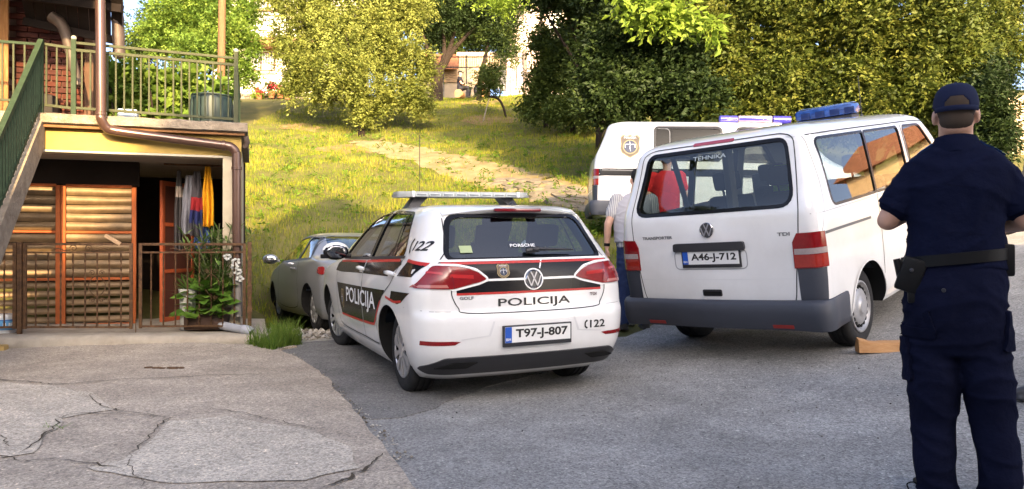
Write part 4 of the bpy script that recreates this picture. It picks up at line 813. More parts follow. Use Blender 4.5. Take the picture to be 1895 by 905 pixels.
# ------------------------------------------------------------------ silver coupe
def build_coupe():
    M_sil=mat('silver grey paint',(.20,.21,.225),.35,metal=.2,coat=.6)
    R=thing('parked_car','silver grey coupe parked beyond the police hatchback against the grass bank','car',M=P_COUPE)
    K=dict(z=[.18,.26,.36,.50,.65,.80,.90,.96,1.02,1.12,1.24,1.33,1.37,1.395,1.41],yr=[-.75,-.86,-.90,-.91,-.90,-.87,-.82,-.70,-.25,.0,.28,.55,.72,.88,1.05],
      yf=[3.35,3.42,3.44,3.43,3.36,3.15,2.7,2.35,2.2,1.98,1.75,1.58,1.48,1.38,1.25],w=[.76,.83,.865,.878,.88,.872,.858,.842,.80,.735,.665,.60,.53,.42,.2],
      rr=[.3]*8+[.26,.26,.25,.22,.2,.15,.08],rf=[.5]*8+[.3,.3,.28,.25,.2,.15,.08],bow=(.10,.2),tap=(.07,.08),ym=1.2)
    zs=np.unique(np.r_[np.linspace(.18,.96,22),np.linspace(.98,1.33,16),1.35,1.37,1.385,1.398,1.405,1.41]); solid=loft(rings(K,zs)); skin=Skin(solid); cav=loft(shrink(K,.055,.55,1.36),2)
    wells=[(mesh_of(cyl_x(y,.31,.355,s*.55,s*1.2),1),'DIFFERENCE') for y in(0,2.6) for s in(-1,1)]
    s1=rpoly([(.02,1.0),(.70,.99),(.70,1.33),(.50,1.315)],[.03,.01,.01,.1]); s2=rpoly([(.74,.99),(1.95,.97),(1.98,.99),(1.50,1.28),(1.20,1.335),(.74,1.335)],[.01,.02,.02,.1,.1,.01])
    wr=rpoly([(-.60,.985),(.60,.985),(.46,1.33),(-.46,1.33)],.06); wf=rpoly([(-.66,1.0),(.66,1.0),(.5,1.33),(-.5,1.33)],.06)
    cuts=[(cav,'DIFFERENCE')]+wells+[(mesh_of(xz_prism(wr,-.6,.9),1),'DIFFERENCE'),(mesh_of(xz_prism(wf,1.35,3.),1),'DIFFERENCE')]+[(mesh_of(yz_prism(p,-1.2,1.2),1),'DIFFERENCE') for p in(s1,s2)]
    body=boolean(solid,cuts)
    for p in body.polygons: p.use_smooth=True
    body.set_sharp_from_angle(angle=rad(32)); obj('body',body,[M_sil,M_well,M_inter],R)
    patch(skin,'rear',wr,-.004,G_dark,'rear_window',R); patch(skin,'front',wf,-.004,G_win,'windscreen',R)
    for s,v in((-1,'left'),(1,'right')):
        for p in(s1,s2): patch(skin,v,p,-.004,G_win,'side_window',R); ribbon(skin,v,p,.03,.003,M_trim,'window_frame',R,closed=True)
        ribbon(skin,v,[(.60,.97),(.56,.7),(.62,.32),(1.88,.30),(1.98,.5),(1.96,.96)],.009,.003,M_seam,'door_gap',R,smooth=4); ribbon(skin,v,[(.35,.60),(2.0,.57)],.018,.008,M_sil,'side_moulding',R)
        p,n=skin.hit(v,.80,.86); mb=MB(); mb.tube([p+Vector((0,.11,0)),p+n*.032+Vector((0,.06,0)),p+n*.032-Vector((0,.06,0)),p-Vector((0,.11,0))],[.014,.02,.02,.014],8); mb.build('door_handle',M_sil,R)
        P=rpoly([(-.68,.77),(-.50,.80),(-.52,.875),(-.66,.88)],.04); patch(skin,v,P if s>0 else P[::-1],.016,M_red,'tail_light',R,step=.02,thick=.03); P=rpoly([(s*.55,.77),(s*.76,.76),(s*.74,.875),(s*.60,.875)],.04); patch(skin,'rear',P if s>0 else P[::-1],.012,M_red,'tail_light',R,step=.02,thick=.02)
        mb=MB(); M=Matrix.Translation((s*1.0,1.95,1.02)); mb.ball((0,0,0),(.12,.07,.08),16,M=M); mb.box((-.15,-.01,-.05) if s>0 else (.0,-.01,-.05),(.0,.03,-.01) if s>0 else (.15,.03,-.01),bev=.01,M=M); mr=mb.build('mirror',M_sil,R); mb=MB(); mb.ball((0,-.062,0),(.09,.012,.056),14,M=M); mb.build('mirror_glass',M_chrome,mr)
        for y in(0,2.6): ribbon(skin,v,[(y+math.cos(t)*.365,.31+math.sin(t)*.365) for t in np.linspace(0,math.pi,24)],.02,.006,M_sil,'arch_lip',R)
    for x in(-.76,.76): wheel(R,x,0,.31,.20,'alloy'); wheel(R,x,2.6,.31,.20,'alloy')
    for x in(-.38,.38): seat(R,x,1.0,.5,M_inter,h=.55,tilt=.25)
build_coupe()
# ------------------------------------------------------------------ house on the left
HA=rad(18.8); HO=Vector((-5.05,8.2,0))
def HM(): return Matrix.Translation(HO)@Matrix.Rotation(HA,4,'Z')
M_yel=mat('yellow render',(.36,.25,.075),.9,var=.12,vscale=5,bump=.3,bscale=50,bdist=.004); M_cream=mat('cream render',(.42,.36,.26),.9,var=.1,vscale=6,bump=.3,bscale=50,bdist=.004)
M_rough=mat('rough concrete',(.17,.135,.10),.95,col2=(.30,.25,.19),vscale=9,bump=.9,bscale=28,bdist=.02,detail=10); M_slab=mat('porch concrete',(.25,.215,.17),.9,col2=(.37,.33,.27),vscale=5,bump=.7,bscale=26,bdist=.012,detail=9)
M_green=mat('green railing paint',(.030,.048,.026),.72,var=.25,vscale=14); M_pale=mat('worn green rail',(.058,.062,.034),.72,var=.2,vscale=14)
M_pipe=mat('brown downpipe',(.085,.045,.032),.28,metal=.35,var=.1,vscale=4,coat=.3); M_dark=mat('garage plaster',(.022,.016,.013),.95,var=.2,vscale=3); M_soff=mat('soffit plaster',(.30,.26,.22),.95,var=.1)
M_orange=mat('orange steel frame',(.28,.075,.022),.7,var=.15,vscale=9); M_sheet=mat('bronze sheet metal',(.125,.078,.036),.5,metal=.35,var=.35,vscale=6,detail=9); M_rust=mat('rusty ironwork',(.035,.020,.013),.7,metal=.2,col2=(.13,.070,.034),vscale=22,bump=.3,bscale=120,bdist=.002)
M_wood=mat('weathered orange boards',(.20,.085,.03),.8,col2=(.32,.17,.07),vscale=7,stretch=(6,6,.8),bump=.4,bscale=30,bdist=.004); M_roof=mat('dark roof boards',(.014,.010,.009),.8,var=.3,vscale=6); M_gut=mat('ribbed grey pipe',(.09,.065,.052),.6,metal=.3,var=.2,vscale=9)
H=thing('yellow_house','yellow house with open garage, balcony slab and roof overhang at left','house',M=HM())
def hb(name,a,b,m,par=H,bev=.008): return MB().box(a,b,bev=bev).build(name,m,par)
# porch slab with worn edge
mb=MB(); xs=np.linspace(-2.2,2.27,60); top=[];v=[];f=[]
for i,x in enumerate(xs):
    e=noise.noise((x*3,0,4))*.03+noise.noise((x*11,0,4))*.015; zt=.185-.030*max(0,x)+noise.noise((x*4,3,1))*.008; r=.035+.02*noise.noise((x*5,7,2)); endr=.12*max(0,(x-2.1)/.17)**2
    v+=[(x,1.6,-.05),(x,-.43+e+endr,-.10),(x,-.46+e+endr,.03),(x,-.455+e+endr,zt-r),(x,-.455+r+e+endr,zt-.004),(x,-.30,zt),(x,1.6,zt)]
for i in range(59):
    for k in range(6): f.append((i*7+k,i*7+k+1,i*7+8+k,i*7+7+k))
f+=[tuple(range(7)),tuple(59*7+k for k in range(6,-1,-1))]; mb.add(v,f,0,True); mb.build('porch_slab',M_slab,H,ang=50)
hb('porch_step',(-1.4,-.62,-.05),(-.22,-.46,.12),mat('ochre step',(.40,.27,.10),.9,var=.2,vscale=5,bump=.4),bev=.02)
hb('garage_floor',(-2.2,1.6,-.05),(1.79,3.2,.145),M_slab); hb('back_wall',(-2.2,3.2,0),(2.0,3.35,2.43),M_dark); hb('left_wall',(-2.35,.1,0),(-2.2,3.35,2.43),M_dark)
hb('right_wall',(1.80,.36,0),(1.975,3.2,2.43),M_cream); hb('column',(1.785,.06,.06),(1.985,.355,2.17),M_cream,bev=.012)
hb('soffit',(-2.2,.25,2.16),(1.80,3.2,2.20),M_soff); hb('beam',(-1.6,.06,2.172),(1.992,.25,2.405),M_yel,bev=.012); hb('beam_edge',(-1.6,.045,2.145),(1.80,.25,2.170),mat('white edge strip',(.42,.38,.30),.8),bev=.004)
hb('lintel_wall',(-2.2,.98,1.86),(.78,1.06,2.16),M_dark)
# balcony slab, uneven edge
mb=MB(); v=[];f=[]; xs=np.linspace(-.06,2.06,40)
for x in xs:
    e=noise.noise((x*4,1,4))*.018+noise.noise((x*14,1,4))*.012; e2=noise.noise((x*5,5,4))*.012
    v+=[(x,3.2,2.43),(x,-.04+e2,2.435+e2*.5),(x,-.075+e,2.45),(x,-.08+e,2.535+e2),(x,-.055+e,2.552+e2),(x,3.2,2.555)]
for i in range(39):
    for k in range(5): f.append((i*6+k,i*6+k+1,i*6+7+k,i*6+6+k))
f+=[tuple(range(6)),tuple(39*6+k for k in range(5,-1,-1))]; mb.add(v,f,0,True); mb.build('balcony_slab',M_rough,H,ang=40)
hb('slab_board',(-.05,-.03,2.405),(2.03,.03,2.432),mat('brown formwork board',(.20,.10,.045),.8,var=.2,vscale=9),bev=.003); hb('landing_slab',(-1.8,-.02,2.40),(-.07,3.2,2.56),M_rough,bev=.02)
# right eaves drip
MB().tube([(2.04,.0,2.40),(2.06,.02,2.33),(2.03,.05,2.28)],.03,8).build('drip_spout',M_gut,H)
# upper storey
up=hb('upper_wall',(-3.2,1.32,2.56),(.24,1.5,5.2),mat('brick mortar',(.20,.13,.10),.95,var=.2,vscale=12)); bme=MB().box((-.118,0,-.031),(.118,.05,.031),bev=.004).mesh('brick'); 
M_br=[mat('red brick %d'%i,c,.9,var=.25,vscale=18,bump=.4,bscale=60,bdist=.004) for i,c in enumerate([(.075,.024,.017),(.10,.030,.02),(.06,.022,.018)])]
bmes=[]
for m in M_br: q=bme.copy(); q.materials.append(m); bmes.append(q)
for r in range(26):
    for c in range(4):
        o=bpy.data.objects.new('brick',bmes[RS.randint(3)]); C.objects.link(o); o.parent=up; x=-.62+c*.247+(r%2)*.12
        if x<.14: o.location=(x,1.282+RS.uniform(-.005,.004),2.61+r*.073)
        else: bpy.data.objects.remove(o)
for k in range(7): MB().box((-1.55+k*.135,.95,2.56),(-1.42+k*.135,.985+.01*(k%2),5.0),bev=.006).build('board',M_wood,up)
hb('corner_post',(.14,1.18,2.56),(.24,1.32,4.6),mat('brown post',(.10,.055,.035),.7,var=.2),up)
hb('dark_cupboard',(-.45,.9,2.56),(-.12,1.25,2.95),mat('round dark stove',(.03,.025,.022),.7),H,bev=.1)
# roof overhang: dark boards on rafters seen from below
hb('shade_eave',(-3.2,-1.65,4.42),(.40,1.25,4.52),M_roof); Hi=HM().inverted(); roof=hb('roof',(-3.2,1.2,5.2),(.6,3.6,5.3),M_roof)  # the out-of-view eave is added, sized to shade the upper brick wall
pa,pb,pc,pd=[Hi@at(*p) for p in((10,-130,8.0),(228,-130,8.0),(226,80,9.05),(48,40,9.15))]
for k in range(9):
    a0,a1=k/9,(k+.94)/9; q=[pa.lerp(pb,a0),pa.lerp(pb,a1),pd.lerp(pc,a1),pd.lerp(pc,a0)]; w=.04*noise.noise((k*1.7,0,0)); q[2]=q[2]+(q[2]-q[1])*w; q[3]=q[3]+(q[3]-q[0])*w; dz=Vector((0,0,.03+.012*(k%2)))
    MB().add(q+[p+dz for p in q],[(3,2,1,0),(4,5,6,7),(0,1,5,4),(1,2,6,5),(2,3,7,6),(3,0,4,7)]).build('roof_board',M_roof,roof)
for k in range(4): a=pa.lerp(pd,k/3.2); b=pb.lerp(pc,k/3.2); MB().box((0,-.03,-.10),((b-a).length,.03,-.01),M=Matrix.Translation(a)@((b-a).to_track_quat('X','Z').to_matrix().to_4x4())).build('roof_batten',M_roof,roof)
# pipes
def pipe(name,pts,r,m,par=H,smooth=6,n=14): return MB().tube(smooth_poly([Vector(p) for p in pts],smooth,False),r,n).build(name,m,par)
dp=pipe('downpipe',[(.52,-.13,5.2),(.545,-.13,3.4),(.55,-.13,2.62),(.555,-.13,2.50),(.60,-.10,2.415),(.70,-.08,2.385),(1.2,-.06,2.335),(1.78,-.05,2.28),(1.88,-.05,2.262),(1.932,-.05,2.20),(1.94,-.05,2.10),(1.945,-.05,1.2),(1.945,-.05,.9)],.052,M_pipe)
for p,ax in(((.548,-.13,2.56),'Z'),((1.80,-.05,2.279),'X'),((1.942,-.05,2.02),'Z')):
    M=Matrix.Translation(p)@(Matrix.Rotation(math.pi/2,4,'Y') if ax=='X' else Matrix.Identity(4)); MB().lathe([(.054,-.02),(.060,-.016),(.060,.016),(.054,.02)],16,M=M,cap=False).build('pipe_collar',M_pipe,dp)
MB().tube([(1.945,-.05,.95),(1.95,-.05,.6),(1.955,-.06,.3)],.05,12).build('lower_pipe',mat('grey pipe sleeve',(.16,.15,.14),.7),dp)
a,b=Hi@at(211,-90,8.9),Hi@at(220,106,8.9); P=[a.lerp(b,t) for t in np.linspace(0,1,26)]; mb=MB(); mb.tube(P,[.066 if k%4 else .072 for k in range(26)],12); mb.build('hanging_gutter',M_gut,H)
a=[Hi@at(*p) for p in((96,30,8.95),(116,50,8.95),(130,100,8.95),(144,158,8.95))]; P=smooth_poly(a,6,False); mb=MB(); mb.tube(P,[.075-.0017*k for k in range(len(P))],12); mb.build('slanted_gutter',M_gut,H)
# ------------------------------------------------------------------ balcony railing
RL=thing('balcony_railing','pale green metal railing with vertical bars along the balcony edge','railing',M=HM())
def bar(name,a,b,r,m,par,n=4): return MB().box((-r,-r,0),(r,r,(Vector(b)-Vector(a)).length),M=Matrix.Translation(a)@((Vector(b)-Vector(a)).to_track_quat('Z','Y').to_matrix().to_4x4())).build(name,m,par)
for x in(.245,1.93): bar('post',(x,.08,2.55),(x,.08,3.40),.024,M_green if x<1 else M_pale,RL); MB().ball((x,.08,3.415),.03,10).build('post_cap',mat('cap white',(.3,.29,.24),.5),RL)
for z,r in((3.355,.014),(3.275,.015),(2.635,.014)): bar('top_rail' if z>3 else 'bottom_rail',(.245,.08,z+.008),(1.93,.08,z-.028),r,M_pale,RL)
for k in range(19): x=.325+k*.0845; bar('bar',(x,.08,2.63),(x,.08,3.268),.0085,M_pale,RL)
for z in(3.30,2.635): bar('top_rail' if z>3 else 'bottom_rail',(-.09,.09,z+.03),(.245,.08,z),.014,M_pale,RL)
for k in range(3): x=-.02+k*.10; bar('bar',(x,.085,2.65),(x,.085,3.30),.0085,M_pale,RL)
for z in(3.34,2.63): bar('side_rail',(1.93,.08,z),(1.93,2.6,z),.014,M_green,RL)
for k in range(22): y=.2+k*.108; bar('bar',(1.93,y,2.63),(1.93,y,3.33),.0085,M_green,RL)
# ------------------------------------------------------------------ stair with its railing
ST=thing('outside_stair','concrete outside stair descending towards the camera at left edge','stair',M=HM())
sl=.84; MB().prism([(0.02,2.55),(.02,2.2),(-2.95,-.28),(-2.95,.08)],-.14,-.02,M=Matrix(((0,0,1,0),(1,0,0,0),(0,1,0,0),(0,0,0,1)))).build('stringer',M_rough,ST)
for k in range(14): y=-.21*k; MB().box((-1.0,y-.215,2.55-sl*.21*(k+1)-.12),(-.141,y,2.55-sl*.21*(k+1)),bev=.006).build('step',M_rough,ST)
SR=thing('stair_railing','dark green metal railing sloping down the outside stair','railing',M=HM())
bar('handrail',(-.06,.02,3.33),(-.06,-2.9,3.33-2.92*.86),.026,M_green,SR); bar('lower_rail',(-.06,.0,2.66),(-.06,-2.9,2.66-2.9*.845),.016,M_green,SR)
for k in range(34): y=-.04-k*.085; bar('bar',(-.06,y,2.6+y*.845),(-.06,y,3.32+y*.86),.010,M_green,SR)
bar('post',(-.06,.03,2.55),(-.06,.03,3.36),.024,M_green,SR)
LR=thing('landing_railing','pale green railing section on the stair landing at far left','railing',M=HM())
for z in(3.33,2.70): bar('rail',(-1.6,.14,z),(-.10,.14,z),.014,M_green if z>3 else M_pale,LR)
for k in range(14): x=-1.5+k*.105; bar('bar',(x,.14,2.70),(x,.14,3.33),.009,M_pale,LR)
# ------------------------------------------------------------------ garage doors
def shutter(x0,x1,label):
    D=thing('garage_door',label,'door',M=HM()); y=.93; z0,z1=.165,1.845; rails=[.165,.72,1.285,1.845]
    for x in(x0,x1): MB().box((x-.025,y-.02,z0),(x+.025,y+.02,z1),bev=.004).build('stile',M_orange,D)
    for z in rails: MB().box((x0+.025,y-.018,z-.016),(x1-.025,y+.018,z+.016),bev=.004).build('rail',M_orange,D)
    for j in range(3):
        a,b=rails[j]+.018,rails[j+1]-.018; n=5
        for i in range(n):
            h=(b-a)/n; za=a+i*h; mb=MB(); v=[];f=[]; nx=9; gap=.30 if j==0 else .06
            for ix in range(nx):
                t=ix/(nx-1); x=x0+.03+(x1-x0-.06)*t; bul=.030*(.75+.35*noise.noise((x*3,za*5,j)))*(1-.25*abs(2*t-1)**4)
                for k in range(7): s=k/6; zz=za+h*(s*(1-gap)+gap*.5)+noise.noise((x*4,za*9,3))*.006; v.append((x,y+.012-bul*math.sin(math.pi*(s*.85+.08))*(1.0 if j else .8)+(.02*s if j==0 else 0),zz))
            f=[(ix*7+k,ix*7+7+k,ix*7+8+k,ix*7+k+1) for ix in range(nx-1) for k in range(6)]
            mb.add(v,f,0,True); mb.build('slat',M_sheet,D)
    return D
shutter(-.92,-.085,'left garage door leaf of bronze sheet slats in orange frame beside the stair'); shutter(-.03,.735,'right garage door leaf of bronze sheet slats with orange frame behind the gate')
ID=thing('inner_door','open red-orange steel framed door inside the dark garage','door',M=HM()); 
Mi=Matrix.Translation((1.03,1.15,.15))@Matrix.Rotation(rad(62),4,'Z')
for a,b,nm in(((-.03,-.02,0),(.03,.02,1.80),'stile'),((.62,-.02,0),(.68,.02,1.80),'stile'),((.03,-.018,.0),(.62,.018,.06),'rail'),((.03,-.018,.62),(.62,.018,.67),'rail'),((.03,-.018,1.22),(.62,.018,1.27),'rail'),((.03,-.018,1.74),(.62,.018,1.80),'rail')): MB().box(a,b,bev=.004,M=Mi).build(nm,mat('red steel frame',(.42,.09,.03),.5,var=.12,vscale=6),ID)
for a,b in((.06,.62),(.67,1.22),(1.27,1.74)): MB().box((.03,-.006,a),(.62,.006,b),M=Mi).build('panel',mat('dark red panel',(.10,.03,.02),.6),ID)
# ------------------------------------------------------------------ hanging clothes
def garment(label,x,y,z1,w,h,cols,seed,cat='clothes',name='hanging_garment'):
    v=[];f=[];nx,nz=15,16; mis=[]
    for iz in range(nz):
        s=iz/(nz-1); ww=w*(.55+.55*min(1,s*2.2))*(1+.12*noise.noise((seed,s*3,0)))
        for ix in range(nx):
            t=ix/(nx-1)*2-1; v.append((x+t*ww/2+noise.noise((seed,s*2,9))*.02,y+.035*math.sin(t*7+seed+s*1.5)*(.3+s)+.05*noise.noise((t*2,s*3,seed)),z1-h*s*(1+.05*noise.noise((t*2,seed,5)))))
    for iz in range(nz-1):
        for ix in range(nx-1): f.append((iz*nx+ix,iz*nx+ix+1,(iz+1)*nx+ix+1,(iz+1)*nx+ix)); mis.append(min(len(cols)-1,int(len(cols)*(iz/(nz-1)))))
    me=bpy.data.meshes.new(name); me.from_pydata(v,[],f); me.update(); me.polygons.foreach_set('material_index',mis); me.polygons.foreach_set('use_smooth',[True]*len(f))
    me=evalmesh(me,[('SOLIDIFY',dict(thickness=.008)),('SUBSURF',dict(levels=1))])
    o=obj(name,me,[mat('cloth %.2f %.2f %.2f'%c,c,.95,var=.12,vscale=20) for c in cols]); o.matrix_basis=HM(); tag(o,label,cat,'clothes on the garage rail'); return o
garment('grey shirt hanging left of the red and blue jacket',1.38,.62,1.98,.15,.72,[(.16,.16,.18)],1); garment('long dark trousers hanging at the left end of the clothes rail',1.26,.72,2.05,.09,1.0,[(.05,.045,.045),(.30,.24,.20),(.045,.04,.04),(.04,.035,.035),(.04,.035,.035),(.04,.035,.035)],2)
garment('red and blue jacket hanging beside the yellow cloth',1.475,.58,2.03,.13,.80,[(.05,.045,.05),(.05,.045,.05),(.24,.018,.02),(.02,.025,.09),(.05,.04,.05)],3); garment('yellow garment hanging nearest the column',1.60,.55,2.09,.11,.74,[(.60,.28,.012)],4); garment('blue jeans hanging low under the yellow garment',1.53,.62,1.42,.17,.34,[(.035,.06,.16)],5); 
o=MB().tube([(1.1,.6,2.105),(1.79,.6,2.105)],.012,8).build('clothes_rail',M_rust); o.matrix_basis=HM(); tag(o,'thin metal clothes rail under the garage ceiling','rail')
# ------------------------------------------------------------------ wrought iron fence
def twisted(mb,a,b,r=.0075):
    a,b=Vector(a),Vector(b); n=34; v=[];f=[]
    for i in range(n+1):
        t=i/n; p=a.lerp(b,t); q=t*14 if .08<t<.92 else 0
        for k in range(4): an=q+k*math.pi/2; v.append(p+Vector((math.cos(an)*r*1.25,math.sin(an)*r*1.25,0)))
    for i in range(n):
        for k in range(4): f.append((i*4+k,i*4+(k+1)%4,i*4+4+(k+1)%4,i*4+4+k))
    return mb.add(v,f)
def scroll(cx,cz,s,fl,y): # spiral curl
    return [(cx+fl*(s*(1-t*.82))*math.cos(3.6*math.pi*t*.75),y,cz+(s*(1-t*.82))*math.sin(3.6*math.pi*t*.75)) for t in np.linspace(0,1,22)]
def gate(x0,x1,z0a,z0b,label,skip=()):
    Gt=thing('iron_gate',label,'gate',M=HM()); y=-.12; zt=1.148; zb=lambda x:z0a+(z0b-z0a)*(x-x0)/(x1-x0); r=.017
    for x in(x0+r,x1-r): MB().box((x-r,y-r,zb(x)),(x+r,y+r,zt),bev=.003).build('upright',M_rust,Gt)
    for z,rr in((zt-.012,.014),(1.045,.010)): MB().box((x0+2*r,y-rr,z-rr),(x1-2*r,y+rr,z+rr),bev=.002).build('rail',M_rust,Gt)
    bar('rail',(x0+2*r,y,zb(x0)+.02),(x1-2*r,y,zb(x1)+.02),.011,M_rust,Gt)
    n=int(round((x1-x0)/.118)); 
    for i in range(1,n): x=x0+(x1-x0)*i/n; twisted(MB(),(x,y,zb(x)+.03),(x,y,1.037)).build('twisted_bar',M_rust,Gt) if False else (lambda m:m.build('twisted_bar',M_rust,Gt))(twisted(MB(),(x,y,zb(x)+.03),(x,y,1.037)))
    cx=(x0+x1)/2+.02
    for fl in(-1,1):
        MB().tube(scroll(cx+fl*.07,1.092,.038,fl,y-.012),.005,6).build('scroll',M_rust,Gt); MB().tube([(cx+fl*.10,y-.012,1.075),(cx+fl*.16,y-.012,1.068),(cx+fl*.22,y-.012,1.092),(cx+fl*.26,y-.012,1.082)],.006,6).build('scroll',M_rust,Gt)
        for xx in((x0+(x1-x0)*round(n*.62)/n),):
            MB().tube(smooth_poly([Vector((xx,y-.012,.80)),Vector((xx+fl*.05,y-.012,.76)),Vector((xx+fl*.085,y-.012,.68)),Vector((xx+fl*.05,y-.012,.60)),Vector((xx,y-.012,.55))],5,False),.005,6).build('scroll',M_rust,Gt)
            MB().tube(scroll(xx+fl*.045,.525,.028,fl,y-.012),.0045,6).build('scroll',M_rust,Gt); MB().tube(scroll(xx+fl*.045,.825,.028,fl,y-.012),.0045,6).build('scroll',M_rust,Gt)
    return Gt
gate(-.185,.865,.235,.20,'left wrought iron gate with twisted bars in front of the garage doors'); gate(.925,2.045,.205,.175,'right wrought iron gate in front of the potted plants'); gate(-1.25,-.245,.24,.24,'wrought iron fence panel at left edge behind the stair')
for x,z0,z1,lab in((-.215,.12,1.16,'rusty fence post left of the gates'),(2.085,.03,1.165,'rusty fence post at the right end of the porch')):
    o=MB().box((x-.022,-.145,z0),(x+.022,-.10,z1),bev=.003).build('fence_post',M_rust); o.matrix_basis=HM(); tag(o,lab,'post')
    if x>0:
        p=MB().box((x-.028,-.15,.55),(x+.028,-.096,.66),bev=.004).build('hinge',M_rust,o); MB().box((x-.028,-.15,.34),(x+.028,-.096,.42),bev=.004).build('hinge',M_rust,o)
o=MB().box((.895-.004,-.125,.10),(.895+.004,-.115,.30)).build('drop_bolt',M_rust); o.matrix_basis=HM(); tag(o,'thin iron drop bolt between the two gates','bolt')
o=MB().box((-.09,-.03,-.02),(.09,.03,.02),bev=.006).build('wood_offcut',mat('split wood',(.36,.24,.14),.85,var=.25,vscale=14,stretch=(1,6,6))); o.matrix_basis=HM()@Matrix.Translation((.665,-.11,1.185))@Matrix.Rotation(rad(33),4,'Y'); tag(o,'short wooden offcut resting on top of the left gate','wood')
# grey drain pipe on the porch
P=smooth_poly([Vector(p) for p in((1.72,-.02,.215),(1.86,-.12,.19),(1.96,-.22,.175),(2.02,-.29,.17),(2.07,-.31,.16),(2.10,-.325,.135))],5,False); mb=MB(); mb.tube(P,[.048+.008*(i>len(P)*.55) for i in range(len(P))],16,cap=False); o=mb.build('drain_pipe',mat('grey drain plastic',(.27,.28,.31),.5,var=.08)); o.matrix_basis=HM(); tag(o,'grey plastic drain elbow lying on the porch edge','pipe')
# bucket
mb=MB(); mb.lathe([(.095,0),(.10,.01),(.118,.19),(.118,.195)],24); B=mb.build('paint_bucket',mat('bucket plastic',(.62,.64,.66),.4)); B.matrix_basis=HM()@Matrix.Translation((-.39,.03,.17))@Matrix.Rotation(rad(12),4,'Z'); tag(B,'white plastic paint bucket with blue JUB label left of the gate','bucket')
MB().lathe([(.122,.185),(.124,.20),(.122,.215),(.05,.218),(.001,.218)],24,cap=False).build('lid',mat('bucket lid',(.70,.71,.72),.4),B); MB().lathe([(.1015,.03),(.1168,.165)],24,cap=False).build('label_band',mat('bucket blue',(.05,.16,.42),.4),B)
mb=MB(); v,f,mx=textmesh('JUB',.02); mb.add([((.1185)*math.sin((x/mx[0]-.5)*1.0+.3),-(.1185)*math.cos((x/mx[0]-.5)*1.0+.3),.075+.055*y/mx[1]) for x,y in v],f); mb.build('lettering',M_wink,B)
mb=MB(); v=[];f=[]
for i in range(9): a=-.35+i*.16; v+=[(.1178*math.sin(a),-.1178*math.cos(a),.055),(.1178*math.sin(a),-.1178*math.cos(a),.15)]
MB().add(v,[(2*i,2*i+2,2*i+3,2*i+1) for i in range(8)]).build('label_panel',mat('bucket cyan',(.10,.30,.55),.4),B)
# things on the balcony
o=thing('rain_barrel','dark green plastic barrel on the balcony behind the railing','barrel',M=HM()@Matrix.Translation((1.62,1.0,2.56)))
M_bar=mat('green barrel',(.014,.030,.027),.5); MB().lathe([(.22,0),(.25,.06),(.265,.25),(.25,.42),(.235,.46)],24).build('tub',M_bar,o); MB().lathe([(.235,.455),(.25,.46),(.25,.475),(.235,.48)],24,cap=False).build('rim',M_bar,o)
for k in range(12): a=k*.5236; MB().box((.255,-.012,.03),(.27,.012,.44),M=Matrix.Rotation(a,4,'Z')).build('stave_rib',mat('barrel rib',(.025,.045,.04),.5),o)
o=MB().box((.66,.18,2.56),(.86,.34,2.68),bev=.01).build('carton',mat('white blue carton',(.62,.66,.70),.6,col2=(.25,.40,.62),vscale=9)); o.matrix_basis=HM(); tag(o,'small white and blue carton on the balcony floor by the downpipe','box')
# ------------------------------------------------------------------ vegetation
def leafmesh(name,P,D,N,L,Wd,rnd,fold=.25,notch=.45):
    D=D/np.linalg.norm(D,axis=1,keepdims=True); S_=np.cross(D,N); S_/=np.linalg.norm(S_,axis=1,keepdims=True)+1e-9; N2=np.cross(S_,D); L=L[:,None]; Wd=Wd[:,None]
    m=P+D*L*notch; v=np.stack([P,m+S_*Wd*.5+N2*Wd*fold,P+D*L,m-S_*Wd*.5+N2*Wd*fold],1).reshape(-1,3); n=len(P); b=np.arange(n)*4
    f=np.concatenate([np.c_[b,b+1,b+2],np.c_[b,b+2,b+3]]); return ndmesh(name,v,f,False,np.r_[rnd,rnd])
def twigs(lobes,tw,k,tl,ll,lw,droop=.15,shell=.4,flat=.5,size=.5,clump=True):
    """twigs scattered through ellipsoid lobes; each twig carries k leaves; returns arrays"""
    out=[]
    for (c,r,n) in lobes:
        n=int(n); d=RS.normal(size=(n,3)); d/=np.linalg.norm(d,axis=1,keepdims=True); rr=RS.rand(n)**shell; bump_=1+.22*np.array([noise.noise((a*2.1+c[0],b*2.1+c[1],e*2.1)) for a,b,e in d])
        p=np.array(c)+d*np.array(r)*(rr*bump_)[:,None]
        nc=max(3,n//20); ci=RS.randint(nc,size=n); cen=p[:nc]; p=cen[ci]*.80+p*.20+RS.normal(size=(n,3))*np.array(r)*.10 if clump else p
        t=d*.8+RS.normal(size=(n,3))*.55; t[:,2]+= .25-droop*1.5; t/=np.linalg.norm(t,axis=1,keepdims=True)
        up=np.array([0,0,1.])+RS.normal(size=(n,3))*.45; s=np.cross(t,up); s/=np.linalg.norm(s,axis=1,keepdims=True)+1e-9; nn=np.cross(s,t); base=(RS.rand(nc)[ci]*.78+RS.rand(n)*.22)
        for j in range(k):
            u=(j+.5)/k; sg=1 if j%2 else -1; q=p+t*(tl*u*RS.uniform(.8,1.2,n))[:,None]-np.array([0,0,1])*(droop*tl*u*u); dd=t*.55+s*sg*.8+RS.normal(size=(n,3))*.22; dd[:,2]-=droop*.5
            nr=nn+RS.normal(size=(n,3))*flat; sz=RS.uniform(1-size,1+size,n)*(1-.25*abs(u-.4)); out.append((q,dd,nr,ll*sz,lw*sz,np.clip(base*.65+RS.rand(n)*.35,0,1)))
    return [np.concatenate([o[i] for o in out]) for i in range(6)]
def foliage(name,m,parent,lobes,k,tl,ll,lw,**kw): A=twigs(lobes,None,k,tl,ll,lw,**kw); return obj(name,leafmesh(name,A[0],A[1],A[2],A[3],A[4],A[5]),m,parent)
